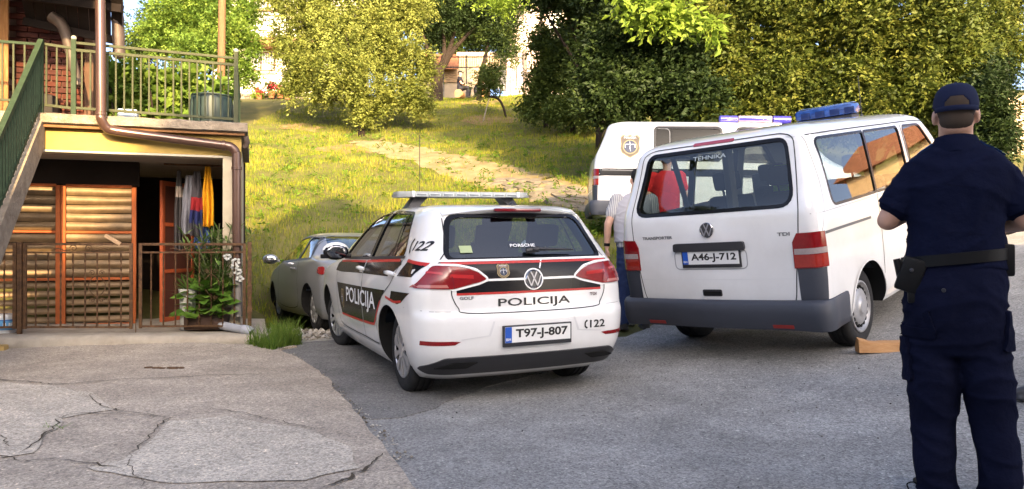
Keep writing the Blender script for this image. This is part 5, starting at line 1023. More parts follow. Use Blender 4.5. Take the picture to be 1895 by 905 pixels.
def branches(mb,base,tips,r0,seed=0):
    for i,(mid,tip) in enumerate(tips):
        P=smooth_poly([Vector(base),Vector(mid),Vector(tip)],6,False); P=[p+Vector((noise.noise((k*.6,i,seed)),noise.noise((k*.6,i,seed+3)),0))*.06*(k>0) for k,p in enumerate(P)]; mb.tube(P,[r0*(1-.85*k/(len(P)-1)) for k in range(len(P))],8)
M_bark=mat('bark',(.028,.020,.015),.95,var=.35,vscale=12,stretch=(4,4,1),bump=.8,bscale=30,bdist=.02)
def leafmat(name,cols,tr=.3,rough=.6,sp_=.22): return mat(name,cols[1],rough,rnd=cols,trans=tr,spec=sp_)
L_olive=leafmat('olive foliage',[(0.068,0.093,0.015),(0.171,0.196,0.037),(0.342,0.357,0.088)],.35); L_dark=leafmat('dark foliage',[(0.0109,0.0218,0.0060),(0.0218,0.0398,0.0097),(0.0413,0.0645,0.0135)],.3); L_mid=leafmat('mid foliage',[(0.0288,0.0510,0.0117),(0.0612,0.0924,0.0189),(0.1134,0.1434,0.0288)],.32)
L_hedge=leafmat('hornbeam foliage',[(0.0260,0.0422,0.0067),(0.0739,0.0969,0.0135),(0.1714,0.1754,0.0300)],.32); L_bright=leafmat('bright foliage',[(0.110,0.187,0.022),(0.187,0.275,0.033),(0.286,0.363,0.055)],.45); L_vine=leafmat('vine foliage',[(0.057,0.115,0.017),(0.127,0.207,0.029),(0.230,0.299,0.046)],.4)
L_pot=leafmat('oleander foliage',[(.05,.10,.02),(.10,.18,.035),(.19,.27,.07)],.3); L_hosta=leafmat('broad leaf foliage',[(.06,.13,.015),(.11,.21,.025),(.18,.30,.045)],.35)
def pl(px,py,Y): q=at(px,py,Y); return (q.x,q.y,q.z)
def g0(px,Y): x=(px-947.5)/F*Y; return (x,Y,zg1(x,Y))
# 1 pale olive tree in front of the upper houses
b=drop(668,250,9,40); Y0=b.y; s=Y0/F
T=thing('olive_tree','pale yellow-green tree standing alone on the grass slope','tree',b)
def rel(px,py,dy=0.): q=at(px,py,Y0+dy); return (q.x-b.x,q.y-b.y,q.z-b.z)
mb=MB(); mb.tube([(0,0,-.2),(.03,0,.6),(-.02,.05,1.4),(.05,0,2.2),(0,0,3.4)],[.13,.105,.09,.075,.03],10); branches(mb,(-.02,.05,1.3),[(rel(600,180),rel(545,120)),(rel(700,150),rel(760,110)),(rel(640,110),rel(610,20)),(rel(690,90),rel(720,10)),(rel(650,120,-.8),rel(640,60,-1.6))],.06); mb.build('trunk',M_bark,T)
lob=[(rel(px,py,dy),(rx*s,rx*s*.9,rz*s),n*1.9) for px,py,dy,rx,rz,n in((650,70,0,95,90,900),(590,60,.3,75,70,560),(560,120,.2,60,48,420),(600,160,.4,62,40,380),(640,130,-.9,70,60,520),(700,60,.2,75,80,560),(740,110,.1,55,52,420),(762,165,.2,40,42,300),(720,180,-.3,42,34,220),(668,195,-.2,30,48,240),(560,25,0,60,50,300),(700,-20,.2,90,70,420),(610,-30,.3,90,60,420),(520,75,.4,26,40,110),(785,130,.3,22,40,120),(530,-10,.2,55,60,260),(765,15,.2,48,60,280),(790,190,.2,20,20,60),(530,160,.3,26,26,80))]
foliage('crown',L_olive,T,lob,9,.42,.105,.050,droop=.12,shell=.5,flat=.6)
# 2 dark forked tree on the terrace
b=Vector(g0(808,34.)); Y0=34.; s=Y0/F
T=thing('forked_tree','dark green tree with forked black trunk on the terrace behind','tree',b); mb=MB(); mb.tube([(0,0,-.2),rel(808,150),rel(812,128)],[.30,.27,.24],10); branches(mb,rel(812,135),[(rel(795,100),rel(778,50)),(rel(822,95),rel(818,30)),(rel(845,85),rel(890,40)),(rel(835,80),rel(850,0))],.17); mb.build('trunk',M_bark,T)
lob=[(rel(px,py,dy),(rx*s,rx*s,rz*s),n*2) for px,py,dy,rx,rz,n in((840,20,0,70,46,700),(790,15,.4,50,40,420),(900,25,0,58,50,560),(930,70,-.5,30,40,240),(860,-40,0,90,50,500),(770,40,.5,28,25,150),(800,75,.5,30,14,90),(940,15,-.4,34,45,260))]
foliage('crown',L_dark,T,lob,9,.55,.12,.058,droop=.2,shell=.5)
b=Vector(g0(886,33.5)); Y0=33.5; T=thing('slim_tree','slim leaning tree right of the seated people','tree',b); mb=MB(); mb.tube([(0,0,-.2),rel(888,150),rel(897,110),rel(906,70)],[.13,.11,.09,.05],8); mb.build('trunk',M_bark,T)
foliage('crown',L_mid,T,[(rel(935,85),(32*Y0/F,.7,40*Y0/F),300),(rel(915,60),(36*Y0/F,.7,20*Y0/F),180)],8,.4,.11,.055)
# 3 sapling with stake
b=drop(937,218,9,50); Y0=b.y; s=Y0/F
T=thing('young_tree','small leaning young tree held by a wooden stake on the grass','tree',b); mb=MB(); mb.tube(smooth_poly([Vector(p) for p in((0,0,-.1),rel(932,200),rel(922,183),rel(904,178))],4,False),.045,8); branches(mb,rel(922,185),[(rel(915,165),rel(918,135)),(rel(905,165),rel(895,140)),(rel(928,160),rel(930,150))],.03); mb.build('trunk',M_bark,T)
foliage('crown',L_mid,T,[(rel(905,150),(36*s,36*s,30*s),430),(rel(915,135),(24*s,24*s,20*s),160),(rel(893,170),(18*s,18*s,20*s),90)],8,.28,.085,.045,shell=.55)
a,c=drop(893,224,9,50),at(905,182,Y0); o=MB().tube([(a.x,a.y,a.z-.1),c],.022,7).build('tree_stake',mat('grey stake',(.22,.19,.15),.9)); tag(o,'thin grey wooden stake supporting the young tree','stake')
# 4 dark shrubs and trees at centre right
def tree(name,label,base,lobes,m,k=8,tl=.4,ll=.09,lw=.05,trunk=.1,par=None,**kw):
    """lobes in pixels at depth: (px,py,Y,rx,rz,n)"""
    b=Vector(base); T=thing(name,label,'tree' if 'tree' in name else 'shrub',b); L=[]; mb=MB(); tips=[]
    for px,py,Yv,rx,rz,n in lobes:
        q=at(px,py,Yv); s=Yv/F; c=q-b; L.append(((c.x,c.y,c.z),(rx*s,rx*s,rz*s),n*(2.2 if Yv>18 else 1.5))); tips.append((Vector((c.x*.4,c.y*.4,max(.2,c.z*.55))),c))
    top=max(t[1].z for t in tips); mb.tube([(0,0,-.3),(.02,0,top*.25),(-.03,.02,top*.5)],[trunk,trunk*.85,trunk*.6],9); branches(mb,(0,0,top*.22),tips[:7],trunk*.55); mb.build('trunk',M_bark,T); foliage('crown',m,T,L,k,tl,ll,lw,**kw); return T
g=lambda px,py,Y:(lambda q:(q.x,q.y,zg1(q.x,q.y)))(at(px,py,Y))
tree('shade_tree','dark leafy small tree in shade left of the second van',g(1060,225,25.5),[(1035,120,25.5,55,60,480),(1085,150,25,60,55,430),(1000,160,25.5,36,40,220),(1040,205,25,55,24,300),(1095,90,25.5,60,60,380),(1110,205,24.5,60,28,300),(1010,90,25.5,34,44,200),(1060,55,25.5,50,40,280),(985,200,25.5,26,20,110)],L_mid,ll=.115,lw=.062,shell=.55)
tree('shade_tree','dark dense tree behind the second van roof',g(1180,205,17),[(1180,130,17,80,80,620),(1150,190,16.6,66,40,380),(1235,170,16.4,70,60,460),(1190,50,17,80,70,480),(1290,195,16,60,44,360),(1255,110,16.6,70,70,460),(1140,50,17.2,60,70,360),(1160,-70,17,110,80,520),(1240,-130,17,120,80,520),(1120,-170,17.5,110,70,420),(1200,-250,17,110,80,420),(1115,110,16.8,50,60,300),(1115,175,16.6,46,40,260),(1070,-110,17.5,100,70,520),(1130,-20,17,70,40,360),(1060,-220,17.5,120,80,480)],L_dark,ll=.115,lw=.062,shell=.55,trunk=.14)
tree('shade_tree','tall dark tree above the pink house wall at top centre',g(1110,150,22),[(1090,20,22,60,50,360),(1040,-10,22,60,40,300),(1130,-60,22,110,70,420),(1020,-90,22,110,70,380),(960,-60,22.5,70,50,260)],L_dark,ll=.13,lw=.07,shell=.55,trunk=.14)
# 5 sunlit hornbeams along the right
spec=[((1330,200),17,[(1330,60,17,75,70,560),(1290,120,17.3,60,55,380),(1370,130,16.8,70,60,520),(1340,190,16.8,65,45,420),(1280,0,17.2,80,60,420),(1440,70,16.6,60,70,400),(1310,230,16,60,30,260),(1380,0,17,80,60,420),(1230,20,17.6,60,45,280)],'sunlit hornbeam tree directly above the second van light bar'),
((1470,200),16.2,[(1470,60,16.2,80,75,620),(1430,140,16,65,50,460),(1510,140,16,65,50,460),(1470,190,15.8,70,36,400),(1450,0,16.4,80,50,420),(1540,20,16.2,70,70,420),(1540,200,15.6,60,40,320),(1400,215,16,50,30,220)],'sunlit hornbeam tree above the front van roof'),
((1610,210),15.4,[(1610,60,15.4,80,75,620),(1570,140,15.2,65,50,480),(1650,150,15.2,65,55,460),(1600,205,15,70,40,420),(1600,-10,15.6,85,50,420),(1690,80,15.3,60,70,420),(1680,210,14.9,50,36,260)],'sunlit hornbeam tree left of the police officer head'),
((1740,220),15,[(1740,50,15,75,70,560),(1700,130,14.8,55,50,360),(1770,110,14.8,55,55,380),(1730,190,14.6,60,50,380),(1740,-20,15,80,50,380)],'sunlit hornbeam tree directly behind the police officer'),
((1850,200),17.5,[(1830,40,17.5,60,65,480),(1870,90,18,40,50,200),(1800,90,17,50,50,330),(1880,-10,18,50,50,220)],'yellow lit tree at the right edge above the officer')]
for (px,py),Yv,lb,label in spec: tree('hornbeam_tree',label,g(px,py,Yv),lb,L_hedge,k=9,tl=.40,ll=.100,lw=.056,trunk=.11,droop=.3,shell=.6,flat=.45)
tree('dark_shrub','dark green shrub right of the police officer head',g(1830,250,13.2),[(1830,200,13.2,42,55,420),(1845,255,13,36,38,300),(1800,240,13.4,36,45,260),(1840,150,13.4,36,40,240),(1810,290,13,36,30,220)],L_dark,k=9,tl=.3,ll=.075,lw=.04,trunk=.06)
for px,py,lab in((1215,15,'bright leafy branch tip at top left of the hornbeams'),(1290,30,'bright leafy branch tip hanging before the hornbeams'),(930,12,'bright yellow leaves at the top beside the forked tree')):
    pass
b=Vector(g(1300,150,18.4)); T=thing('walnut_tree','tree with large bright yellow-green leaves hanging at top centre right','tree',b); Y0=15.6; mb=MB(); mb.tube([(0,0,-.2),(.05,0,3.0),rel(1300,-60,1.5),rel(1260,-30)],[.10,.09,.06,.03],9); branches(mb,rel(1280,-50,.8),[(rel(1250,-20),rel(1215,15)),(rel(1280,-10),rel(1300,28))],.03); mb.build('trunk',M_bark,T)
foliage('crown',L_bright,T,[(rel(1215,10),(36*Y0/F,.35,20*Y0/F),46),(rel(1265,22),(40*Y0/F,.35,16*Y0/F),44),(rel(1180,0),(40*Y0/F,.35,12*Y0/F),26),(rel(1320,40),(26*Y0/F,.3,12*Y0/F),20)],7,.42,.20,.095,droop=.4)
b=Vector(g(1010,190,27)); T=thing('lime_tree','bright yellow-green leafy tree top right of the forked tree','tree',b); Y0=28; mb=MB(); mb.tube([(0,0,-.2),(0,0,2.0),rel(1000,20),rel(950,-5)],[.09,.07,.05,.03],8); mb.build('trunk',M_bark,T); foliage('crown',L_bright,T,[(rel(930,5),(45*Y0/F,.5,22*Y0/F),150),(rel(980,-10),(40*Y0/F,.5,22*Y0/F),110),(rel(880,-5),(40*Y0/F,.5,16*Y0/F),70)],7,.4,.13,.06)
for (px,py),Yv,lb,label in (((700,170),48,[(690,60,48,60,60,300),(740,30,48,50,50,240),(650,20,48,60,60,240),(720,100,48,40,30,120)],'distant green tree behind the olive tree crown'),((850,120),50,[(850,40,50,50,45,240),(800,70,50,40,30,160),(900,50,50,45,40,200),(850,90,50,50,20,120)],'distant green tree behind the shed'),((320,130),50,[(300,60,50,60,50,300),(260,90,50,40,40,160),(350,30,50,60,60,260),(400,80,50,50,40,200)],'distant green tree left of the utility pole'),((1000,100),52,[(960,20,52,60,50,200),(900,-20,52,60,50,200)],'distant green tree above the shed roof')):
    tree('distant_tree',label,g(px,py,Yv),lb,L_mid,k=8,tl=.7,ll=.22,lw=.13,trunk=.2)
# 6 trees behind balcony
tree('garden_tree','mid green tree rising behind the balcony railing',g(360,150,27),[(330,30,27,70,55,520),(400,40,26.5,60,60,480),(290,70,27,45,40,300),(440,70,26.5,45,50,320),(370,100,26,70,36,380),(350,-30,27,90,40,400),(455,20,27,36,50,200),(440,130,26.5,40,30,200)],L_vine,ll=.10,lw=.055,k=9)
VN=thing('grape_vine','bright green grape vine growing behind the balcony railing','vine',M=HM()); Hv=VN.matrix_basis.inverted()
L=[]
for px,py,Yv,rx,rz,n in((170,165,10.6,30,36,70),(200,150,10.7,36,40,90),(240,170,10.8,36,36,90),(280,165,10.9,36,36,90),(320,180,11,32,30,80),(350,165,11.1,28,34,60),(400,170,11.5,26,34,60),(210,195,10.5,40,16,60),(290,200,10.8,46,14,60),(250,130,11,50,22,70)):
    q=Hv@at(px,py,Yv); s=Yv/F; L.append(((q.x,q.y,q.z),(rx*s,rx*s,rz*s),n))
foliage('leaves',L_vine,VN,L,6,.26,.12,.11,flat=.7,droop=.3)
mb=MB(); 
for x in(.2,.7,1.2,1.6): mb.tube([(x,2.2,2.5),(x+.1,2.25,2.9),(x+.05,2.3,3.3)],[.02,.016,.01],6)
mb.build('stems',M_bark,VN)
# 7 potted plants on the porch
PT=thing('oleander','tall oleander with narrow leaves and white flowers in a pot by the column','plant',M=HM()@Matrix.Translation((1.72,.05,.16)))
MB().lathe([(.13,0),(.16,.22),(.17,.24),(.15,.24)],20).build('pot',mat('dark planter',(.05,.03,.025),.6),PT)
v=[];f=[];rn=[]; A=[[],[],[],[],[],[]]
mbs=MB()
for i in range(54):
    a=RS.uniform(0,6.28); tl=RS.uniform(.35,1.05); ln=RS.uniform(.05,.46); tip=Vector((math.cos(a)*ln,math.sin(a)*ln*.7,.2+tl)); P=smooth_poly([Vector((0,0,.15)),Vector((tip.x*.35,tip.y*.35,.2+tl*.5)),tip],4,False); mbs.tube(P,.006,5)
    for j in range(26):
        u=RS.uniform(.2,1); q=P[min(len(P)-1,int(u*(len(P)-1)))]; aa=RS.uniform(0,6.28); A[0].append(np.array(q)+RS.normal(size=3)*.01); A[1].append((math.cos(aa),math.sin(aa),RS.uniform(.1,1.1))); A[2].append((-math.cos(aa)*.5,-math.sin(aa)*.5,1)); A[3].append(RS.uniform(.12,.20)); A[4].append(RS.uniform(.018,.030)); A[5].append(RS.rand())
mbs.build('stems',mat('green stem',(.10,.11,.05),.8),PT); A=[np.array(x) for x in A]; obj('leaves',leafmesh('leaves',*A,fold=.15),L_pot,PT)
mb=MB()
for k,(x,z) in enumerate(((.20,.72),(.24,.66),(.22,.78),(.12,.83),(.26,.58))):
    for i in range(7): a=i*.9; mb.ball((x+.03*math.cos(a)+RS.uniform(-.01,.01),-.16+RS.uniform(-.03,.02),z+.025*math.sin(a)),(.018,.012,.016),6)
mb.build('flowers',mat('white petals',(.45,.45,.42),.8),PT)
PH=thing('hosta','broad leafed potted plant with glossy round leaves behind the right gate','plant',M=HM()@Matrix.Translation((1.60,-.0,.16))); MB().box((-.22,-.09,0),(.20,.09,.16),bev=.02).build('planter',mat('brown planter',(.06,.035,.025),.7,var=.2),PH)
A=[[],[],[],[],[],[]]
for i in range(90):
    a=RS.uniform(0,6.28); r=RS.uniform(.02,.17); A[0].append((math.cos(a)*r*1.5,math.sin(a)*r*.7-.05,RS.uniform(.14,.58))); A[1].append((math.cos(a),math.sin(a)*.8-.15,RS.uniform(-.3,.5))); A[2].append((RS.normal()*.3,-.5+RS.normal()*.3,1)); A[3].append(RS.uniform(.13,.21)); A[4].append(RS.uniform(.10,.155)); A[5].append(RS.rand())
obj('leaves',leafmesh('leaves',*[np.array(x,float) for x in A],fold=.08,notch=.42),L_hosta,PH)
o=MB().lathe([(.075,0),(.08,.01),(.085,.30),(.10,.46),(.10,.47),(.085,.47)],20).build('tall_pot',mat('whitewashed pot',(.42,.41,.38),.8,var=.15,vscale=9)); o.matrix_basis=HM()@Matrix.Translation((1.415,.02,.155)); tag(o,'tall pale cylindrical pot left of the leafy planter','pot')
PS=thing('spiky_plant','small plant with drooping leaves growing from the tall pale pot','plant',M=HM()@Matrix.Translation((1.415,.02,.60))); A=[[],[],[],[],[],[]]
for i in range(40): a=RS.uniform(0,6.28); A[0].append((0,0,.0)); A[1].append((math.cos(a),math.sin(a)*.7,RS.uniform(-.1,1))); A[2].append((-math.cos(a)*.5,-math.sin(a)*.5,1)); A[3].append(RS.uniform(.14,.30)); A[4].append(RS.uniform(.015,.028)); A[5].append(RS.rand())
obj('leaves',leafmesh('leaves',*[np.array(x,float) for x in A],fold=.2),L_pot,PS); MB().tube([(0,0,-.15),(0,0,.02)],.02,6).build('stem',mat('green stem',(.10,.11,.05),.8),PS)
# ------------------------------------------------------------------ grass
def blades(name,pts,h0,h1,w,m,label,lean=.35):
    n=len(pts); x=pts[:,0];y=pts[:,1]; z=zg(x,y)-.02; z+=np.array([noise.noise((a*1.4,b*1.4,0))*.07+noise.noise((a*5,b*5,0))*.025 for a,b in zip(x,y)])*np.clip((y-13)/2.5,0,1)
    cl=np.array([noise.noise((a*.9,b*.9,7)) for a,b in zip(x,y)]); h=(h0+(h1-h0)*RS.rand(n)**1.7)*(1+.95*cl); a=RS.uniform(0,6.283,n); ln=RS.uniform(.1,1,n)*lean*h; w_=w*RS.uniform(.6,1.3,n)
    P=np.c_[x,y,z]; d=np.c_[np.cos(a),np.sin(a),np.zeros(n)]; a2=RS.uniform(0,6.283,n); s=np.c_[np.cos(a2),np.sin(a2),np.zeros(n)]*w_[:,None]; up=np.array([0,0,1.])
    m1=P+d*(ln*.35)[:,None]+up*(h*.6)[:,None]; tip=P+d*ln[:,None]+up*h[:,None]; v=np.stack([P-s,P+s,m1+s*.6,m1-s*.6,tip],1).reshape(-1,3); b=np.arange(n)*5
    f=np.concatenate([np.c_[b,b+1,b+2],np.c_[b,b+2,b+3],np.c_[b+3,b+2,b+4]]); r=np.clip(.5+cl*.45+RS.normal(size=n)*.18,0,1)
    o=stuff(obj(name,ndmesh(name,v,f,False,np.r_[r,r,r]),m)); return tag(o,label)
L_grass=leafmat('meadow grass',[(0.060,0.113,0.010),(0.131,0.184,0.017),(0.226,0.238,0.028),(0.356,0.291,0.065)],.35,.8,.08)
avoid=[np.array([(p.x,p.y) for p in pth])]
def scatter(poly_px,n,dens_far=1.):
    """even in picture area, thinned by distance: sample terrain points in a ground polygon"""
    A=np.array(poly_px); out=[]
    while len(out)<n:
        x=RS.uniform(A[:,0].min(),A[:,0].max(),n); y=A[:,1].min()+(A[:,1].max()-A[:,1].min())*RS.rand(n)**1.6; k=inpoly(x,y,A); out+=list(zip(x[k],y[k]))
    return np.array(out[:n])
pts=scatter([(-4.6,9.4),(-3.3,10.6),(-4.1,13.2),(-2.6,13.2),(-1.2,11.5),(-.2,10.2),(1.0,9.2),(1.9,10.0),(2.6,11.4),(1.1,12.3),(3,15),(7,17),(12,28),(9,37),(-9,37),(-10,24),(-6.5,15),(-6,11)],190000)
k=np.ones(len(pts),bool)
for A in avoid:
    ins=inpoly(pts[:,0],pts[:,1],A); k&=~(ins&(RS.rand(len(pts))<.93))
k&=~inpoly(pts[:,0],pts[:,1],np.array([(p.x,p.y) for p in sp]))
def clear_house(p):
    lx=(p[:,0]-HO.x)*math.cos(HA)+(p[:,1]-HO.y)*math.sin(HA); ly=-(p[:,0]-HO.x)*math.sin(HA)+(p[:,1]-HO.y)*math.cos(HA); return ~((lx<2.32)&(ly>-.7)&(ly<3.8))
k&=clear_house(pts)
blades('meadow_grass',pts[k],.04,.15,.0065,L_grass,'long yellow-green grass covering the slope')
pts=scatter([(-3.05,8.35),(-2.45,7.75),(-2.3,8.3),(-2.6,8.9),(-3.3,9.6),(-4.4,10.2),(-4.4,9.2),(-3.3,8.9)],6000)
blades('kerb_grass',pts[clear_house(pts)],.05,.22,.005,leafmat('lush grass',[(.04,.09,.012),(.08,.15,.02),(.14,.20,.03)],.35,.6),'lush grass tuft between porch and silver car',lean=.8)
pts=scatter([(.25,8.75),(1.0,8.2),(1.7,9.0),(2.4,10.6),(1.2,11.2),(.2,10.0)],6000)
blades('verge_grass',pts,.03,.15,.005,L_grass,'sparse dry grass on the verge between hatchback and van',lean=.9)
q=drop(100,802,3,9); pts=np.c_[q.x+RS.normal(size=90)*.035,q.y+RS.normal(size=90)*.02]; blades('crack_weed',pts,.03,.07,.004,L_hosta,'small green weed growing in a driveway crack',lean=1.5)
tree('yard_tree','tree in the yard beyond the left edge of the driveway',(-9.6,3.6,zg1(-9.6,3.6)),[],L_dark) if False else None
YT=thing('yard_tree','leafy tree in the yard beyond the left edge of the driveway','tree',(-9.8,3.4,zg1(-9.8,3.4))); mb=MB(); mb.tube([(0,0,-.2),(.05,.05,2.0),(0,0,4.2)],[.18,.15,.06],10); branches(mb,(.05,.05,1.9),[((.7,.5,3.2),(1.3,.8,4.6)),((-.6,-.5,3.0),(-1.2,-.7,4.4)),((.3,-.8,3.4),(.4,-1.5,4.6))],.08); mb.build('trunk',M_bark,YT)
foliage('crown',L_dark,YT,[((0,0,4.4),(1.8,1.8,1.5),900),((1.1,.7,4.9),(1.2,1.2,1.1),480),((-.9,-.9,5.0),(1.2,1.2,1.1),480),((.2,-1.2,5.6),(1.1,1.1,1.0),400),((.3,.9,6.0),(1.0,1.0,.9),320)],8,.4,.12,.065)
# weeds in the meadow
wp=scatter([(-4.4,11.4),(-4.3,13.4),(-2.6,13.4),(-.2,11.5),(1.2,12.6),(3,16),(3.5,26),(-9,26),(-8,18),(-6,13)],420); wl=lumps(wp[:,0],wp[:,1]); wz=zg(wp[:,0],wp[:,1])
A=twigs([((x,y,z+d+.05),(.16,.16,.09),5) for (x,y),z,d in zip(wp,wz,wl)],0,5,.14,.09,.034,clump=False); tag(stuff(obj('meadow_weeds',leafmesh('meadow_weeds',*A),leafmat('weed leaves',[(0.042,0.096,0.012),(0.096,0.168,0.022),(0.180,0.240,0.036)],.35,.7,.1))),'broad leafed weeds dotted through the slope grass')
# ------------------------------------------------------------------ buildings
M_wht=mat('white render',(.60,.56,.48),.9,var=.08,vscale=1.5,bump=.2,bscale=30); M_pink=mat('pale pink render',(.46,.36,.30),.9,var=.12,vscale=.8,bump=.2,bscale=30); M_grey=mat('grey render',(.42,.40,.37),.9,var=.1,vscale=1)
M_frm=mat('brown window frame',(.22,.10,.04),.6); M_pane=mat('window pane',(.30,.31,.31),.08,coat=1.,var=.2,vscale=3); M_iron=mat('dark iron',(.05,.05,.055),.5,metal=.5); M_tile=mat('brown roof tile',(.22,.095,.05),.85,var=.25,vscale=5,bump=.5,bscale=14,bdist=.03)
def pxbox(name,x0,y0,x1,y1,Y,d,m,par,org,bev=0.):
    a=at(x0,y1,Y)-org; b=at(x1,y0,Y)-org; return MB().box((a.x,a.y,a.z),(b.x,a.y+d,b.z),bev=bev).build(name,m,par)
def window(par,org,x0,y0,x1,y1,Y,bars=0,casements=2,fm=M_frm,sill=True):
    w=pxbox('window',x0,y0,x1,y1,Y-.10,.06,fm,par,org); n=casements; g=(x1-x0)*.06
    for i in range(n):
        a=x0+g+(x1-x0-g)*i/n; b=a+(x1-x0-g)/n-g; pxbox('pane',a,y0+g*.8,b,y1-g*.8,Y-.115,.03,M_pane,w,org)
        pxbox('curtain',a+1,y0+g,b-1,y1-g,Y-.119,.003,mat('net curtain',(.55,.53,.49),.9,var=.1,vscale=20,stretch=(8,1,1)),w,org)
    for i in range(bars): xx=x0+(x1-x0)*(i+.5)/bars; pxbox('bar',xx-.5,y0+1,xx+.5,y1-1,Y-.22,.02,M_iron,w,org)
    if bars: pxbox('bar',x0,y0+(y1-y0)*.5,x1,y0+(y1-y0)*.5+1,Y-.22,.02,M_iron,w,org)
    if sill: pxbox('sill',x0-2,y1,x1+2,y1+2.5,Y-.2,.2,M_wht,par,org)
    return w
o=at(540,190,39); o.z=zg1(o.x,39.); WHs=thing('white_house','sunlit white house with barred window behind the olive tree','house',o)
pxbox('wall',395,-160,640,200,39,6,M_wht,WHs,o); pxbox('lower_wall',425,140,560,200,38.2,.75,M_wht,WHs,o); pxbox('balcony_slab',452,68,605,78,37.6,1.38,mat('brown slab',(.28,.16,.09),.9),WHs,o); pxbox('balcony_parapet',456,30,602,67.5,37.65,.12,M_wht,WHs,o)
for y in(21,27): pxbox('balcony_rail',456,y,602,y+1.4,37.66,.04,M_iron,WHs,o)
for x in(460,486,530,575,600): pxbox('rail_post',x,20,x+1.5,30,37.67,.03,M_iron,WHs,o)
pxbox('lintel_band',453,84,545,93,38.9,.09,M_yel,WHs,o); window(WHs,o,456,96,509,132,39,bars=11); window(WHs,o,470,-40,520,20,39,sill=False); window(WHs,o,560,-40,600,20,39,sill=False); window(WHs,o,570,96,610,130,39,bars=8)
o2=at(500,185,37); t=thing('garden_wall','low pale stone wall below the white house','wall',(o2.x,37,zg1(o2.x,37.)));oo=Vector((o2.x,37,zg1(o2.x,37.)))
for i in range(14):
    for r in range(3): x=440+i*9+(r%2)*4; pxbox('stone',x,172+r*6+RS.uniform(-.6,.6),x+8.4,177.5+r*6,36.9+RS.uniform(-.03,.03),.3,M_rough if (i+r)%2 else M_stone,t,oo,bev=.03)
for i,(px,py) in enumerate(((478,178),(502,172),(518,172),(532,176))):
    b=at(px,py,36.4); FP=thing('flower_pot','terracotta pot of red flowers on the low wall, %s'%('far left of the row','second from left','third from left','rightmost of the row')[i],'flower pot',(b.x,b.y,b.z-.25),group='flower pots by the white house'); MB().lathe([(.12,0),(.17,.28),(.18,.30),(.15,.30)],12).build('pot',mat('terracotta',(.32,.12,.06),.9),FP)
    A=twigs([((0,0,.5),(.32,.3,.28),60)],0,5,.2,.16,.05); obj('leaves',leafmesh('leaves',*A),L_bright if i==0 else L_mid,FP); A=twigs([((0,-.05,.48),(.30,.28,.24),50)],0,3,.12,.09,.08); obj('flowers',leafmesh('flowers',*A),mat('red petals',(.50,.05,.07),.7,trans=.3),FP)
o=at(1120,190,41); o.z=zg1(o.x,41.); PK=thing('pink_house','tall pale pink house behind the dark trees','house',o)
pxbox('wall',938,-200,1330,215,41,8,M_pink,PK,o); 
for x0,y0,x1,y1 in((1095,150,1120,200),(1010,20,1040,70),(1120,20,1150,70),(1230,30,1260,80)): window(PK,o,x0,y0,x1,y1,41,fm=M_wht)
pxbox('downpipe',969,90,975,175,40.7,.15,M_gut,PK,o); pxbox('entrance',928,128,936,168,40.2,.1,M_iron,PK,o); pxbox('plinth',938,170,1330,215,40.85,.14,M_grey,PK,o)
window(PK,o,926+30,120,946+30,160,41,fm=M_iron,casements=1)
o=at(840,180,40.5); o.z=zg1(o.x,40.5); SH=thing('shed','low brown shed with slatted wall behind the seated people','shed',o)
pxbox('wall',775,125,905,185,40.6,2.5,mat('tan block wall',(.34,.27,.19),.9,var=.15,vscale=2),SH,o)
MB().add([tuple(at(*p)-o) for p in((770,122,40),(848,124,40),(848,100,42.5),(770,98,42.5),(770,126,40),(848,128,40),(848,104,42.5),(770,102,42.5))],[(0,1,2,3),(7,6,5,4),(0,4,5,1),(1,5,6,2),(2,6,7,3),(3,7,4,0)]).build('roof',M_tile,SH)
for i in range(6): pxbox('board',808,127+i*4.2,846,130.6+i*4.2,40.5,.06,mat('shed board',(.25,.17,.10),.85,var=.2,vscale=3),SH,o)
for i in range(22): x=850+i*4.1; pxbox('slat',x,98,x+2.6,124,42,.05,mat('pale slat',(.40,.30,.20),.85,var=.15),SH,o)
pxbox('upper_wall',845,96,945,150,42.2,2,mat('dull wall',(.42,.33,.25),.9,var=.1),SH,o)
TF=thing('terrace_fence','thin metal pipe fence along the upper terrace','fence',at(880,175,38)); to=at(880,175,38)
for y in(104,123): pxbox('rail',775,y,968,y+1.8,38,.05,M_iron,TF,to)
for x in(775,820,862,905,925,943,960): pxbox('post',x,102 if x<930 else 140,x+2,180,38.01,.04,M_iron,TF,to)
for k in range(9): x=922+k*5; pxbox('bar',x,142+.6*k*0,x+1,168,38.02,.03,mat('pale iron',(.30,.30,.31),.5),TF,to)
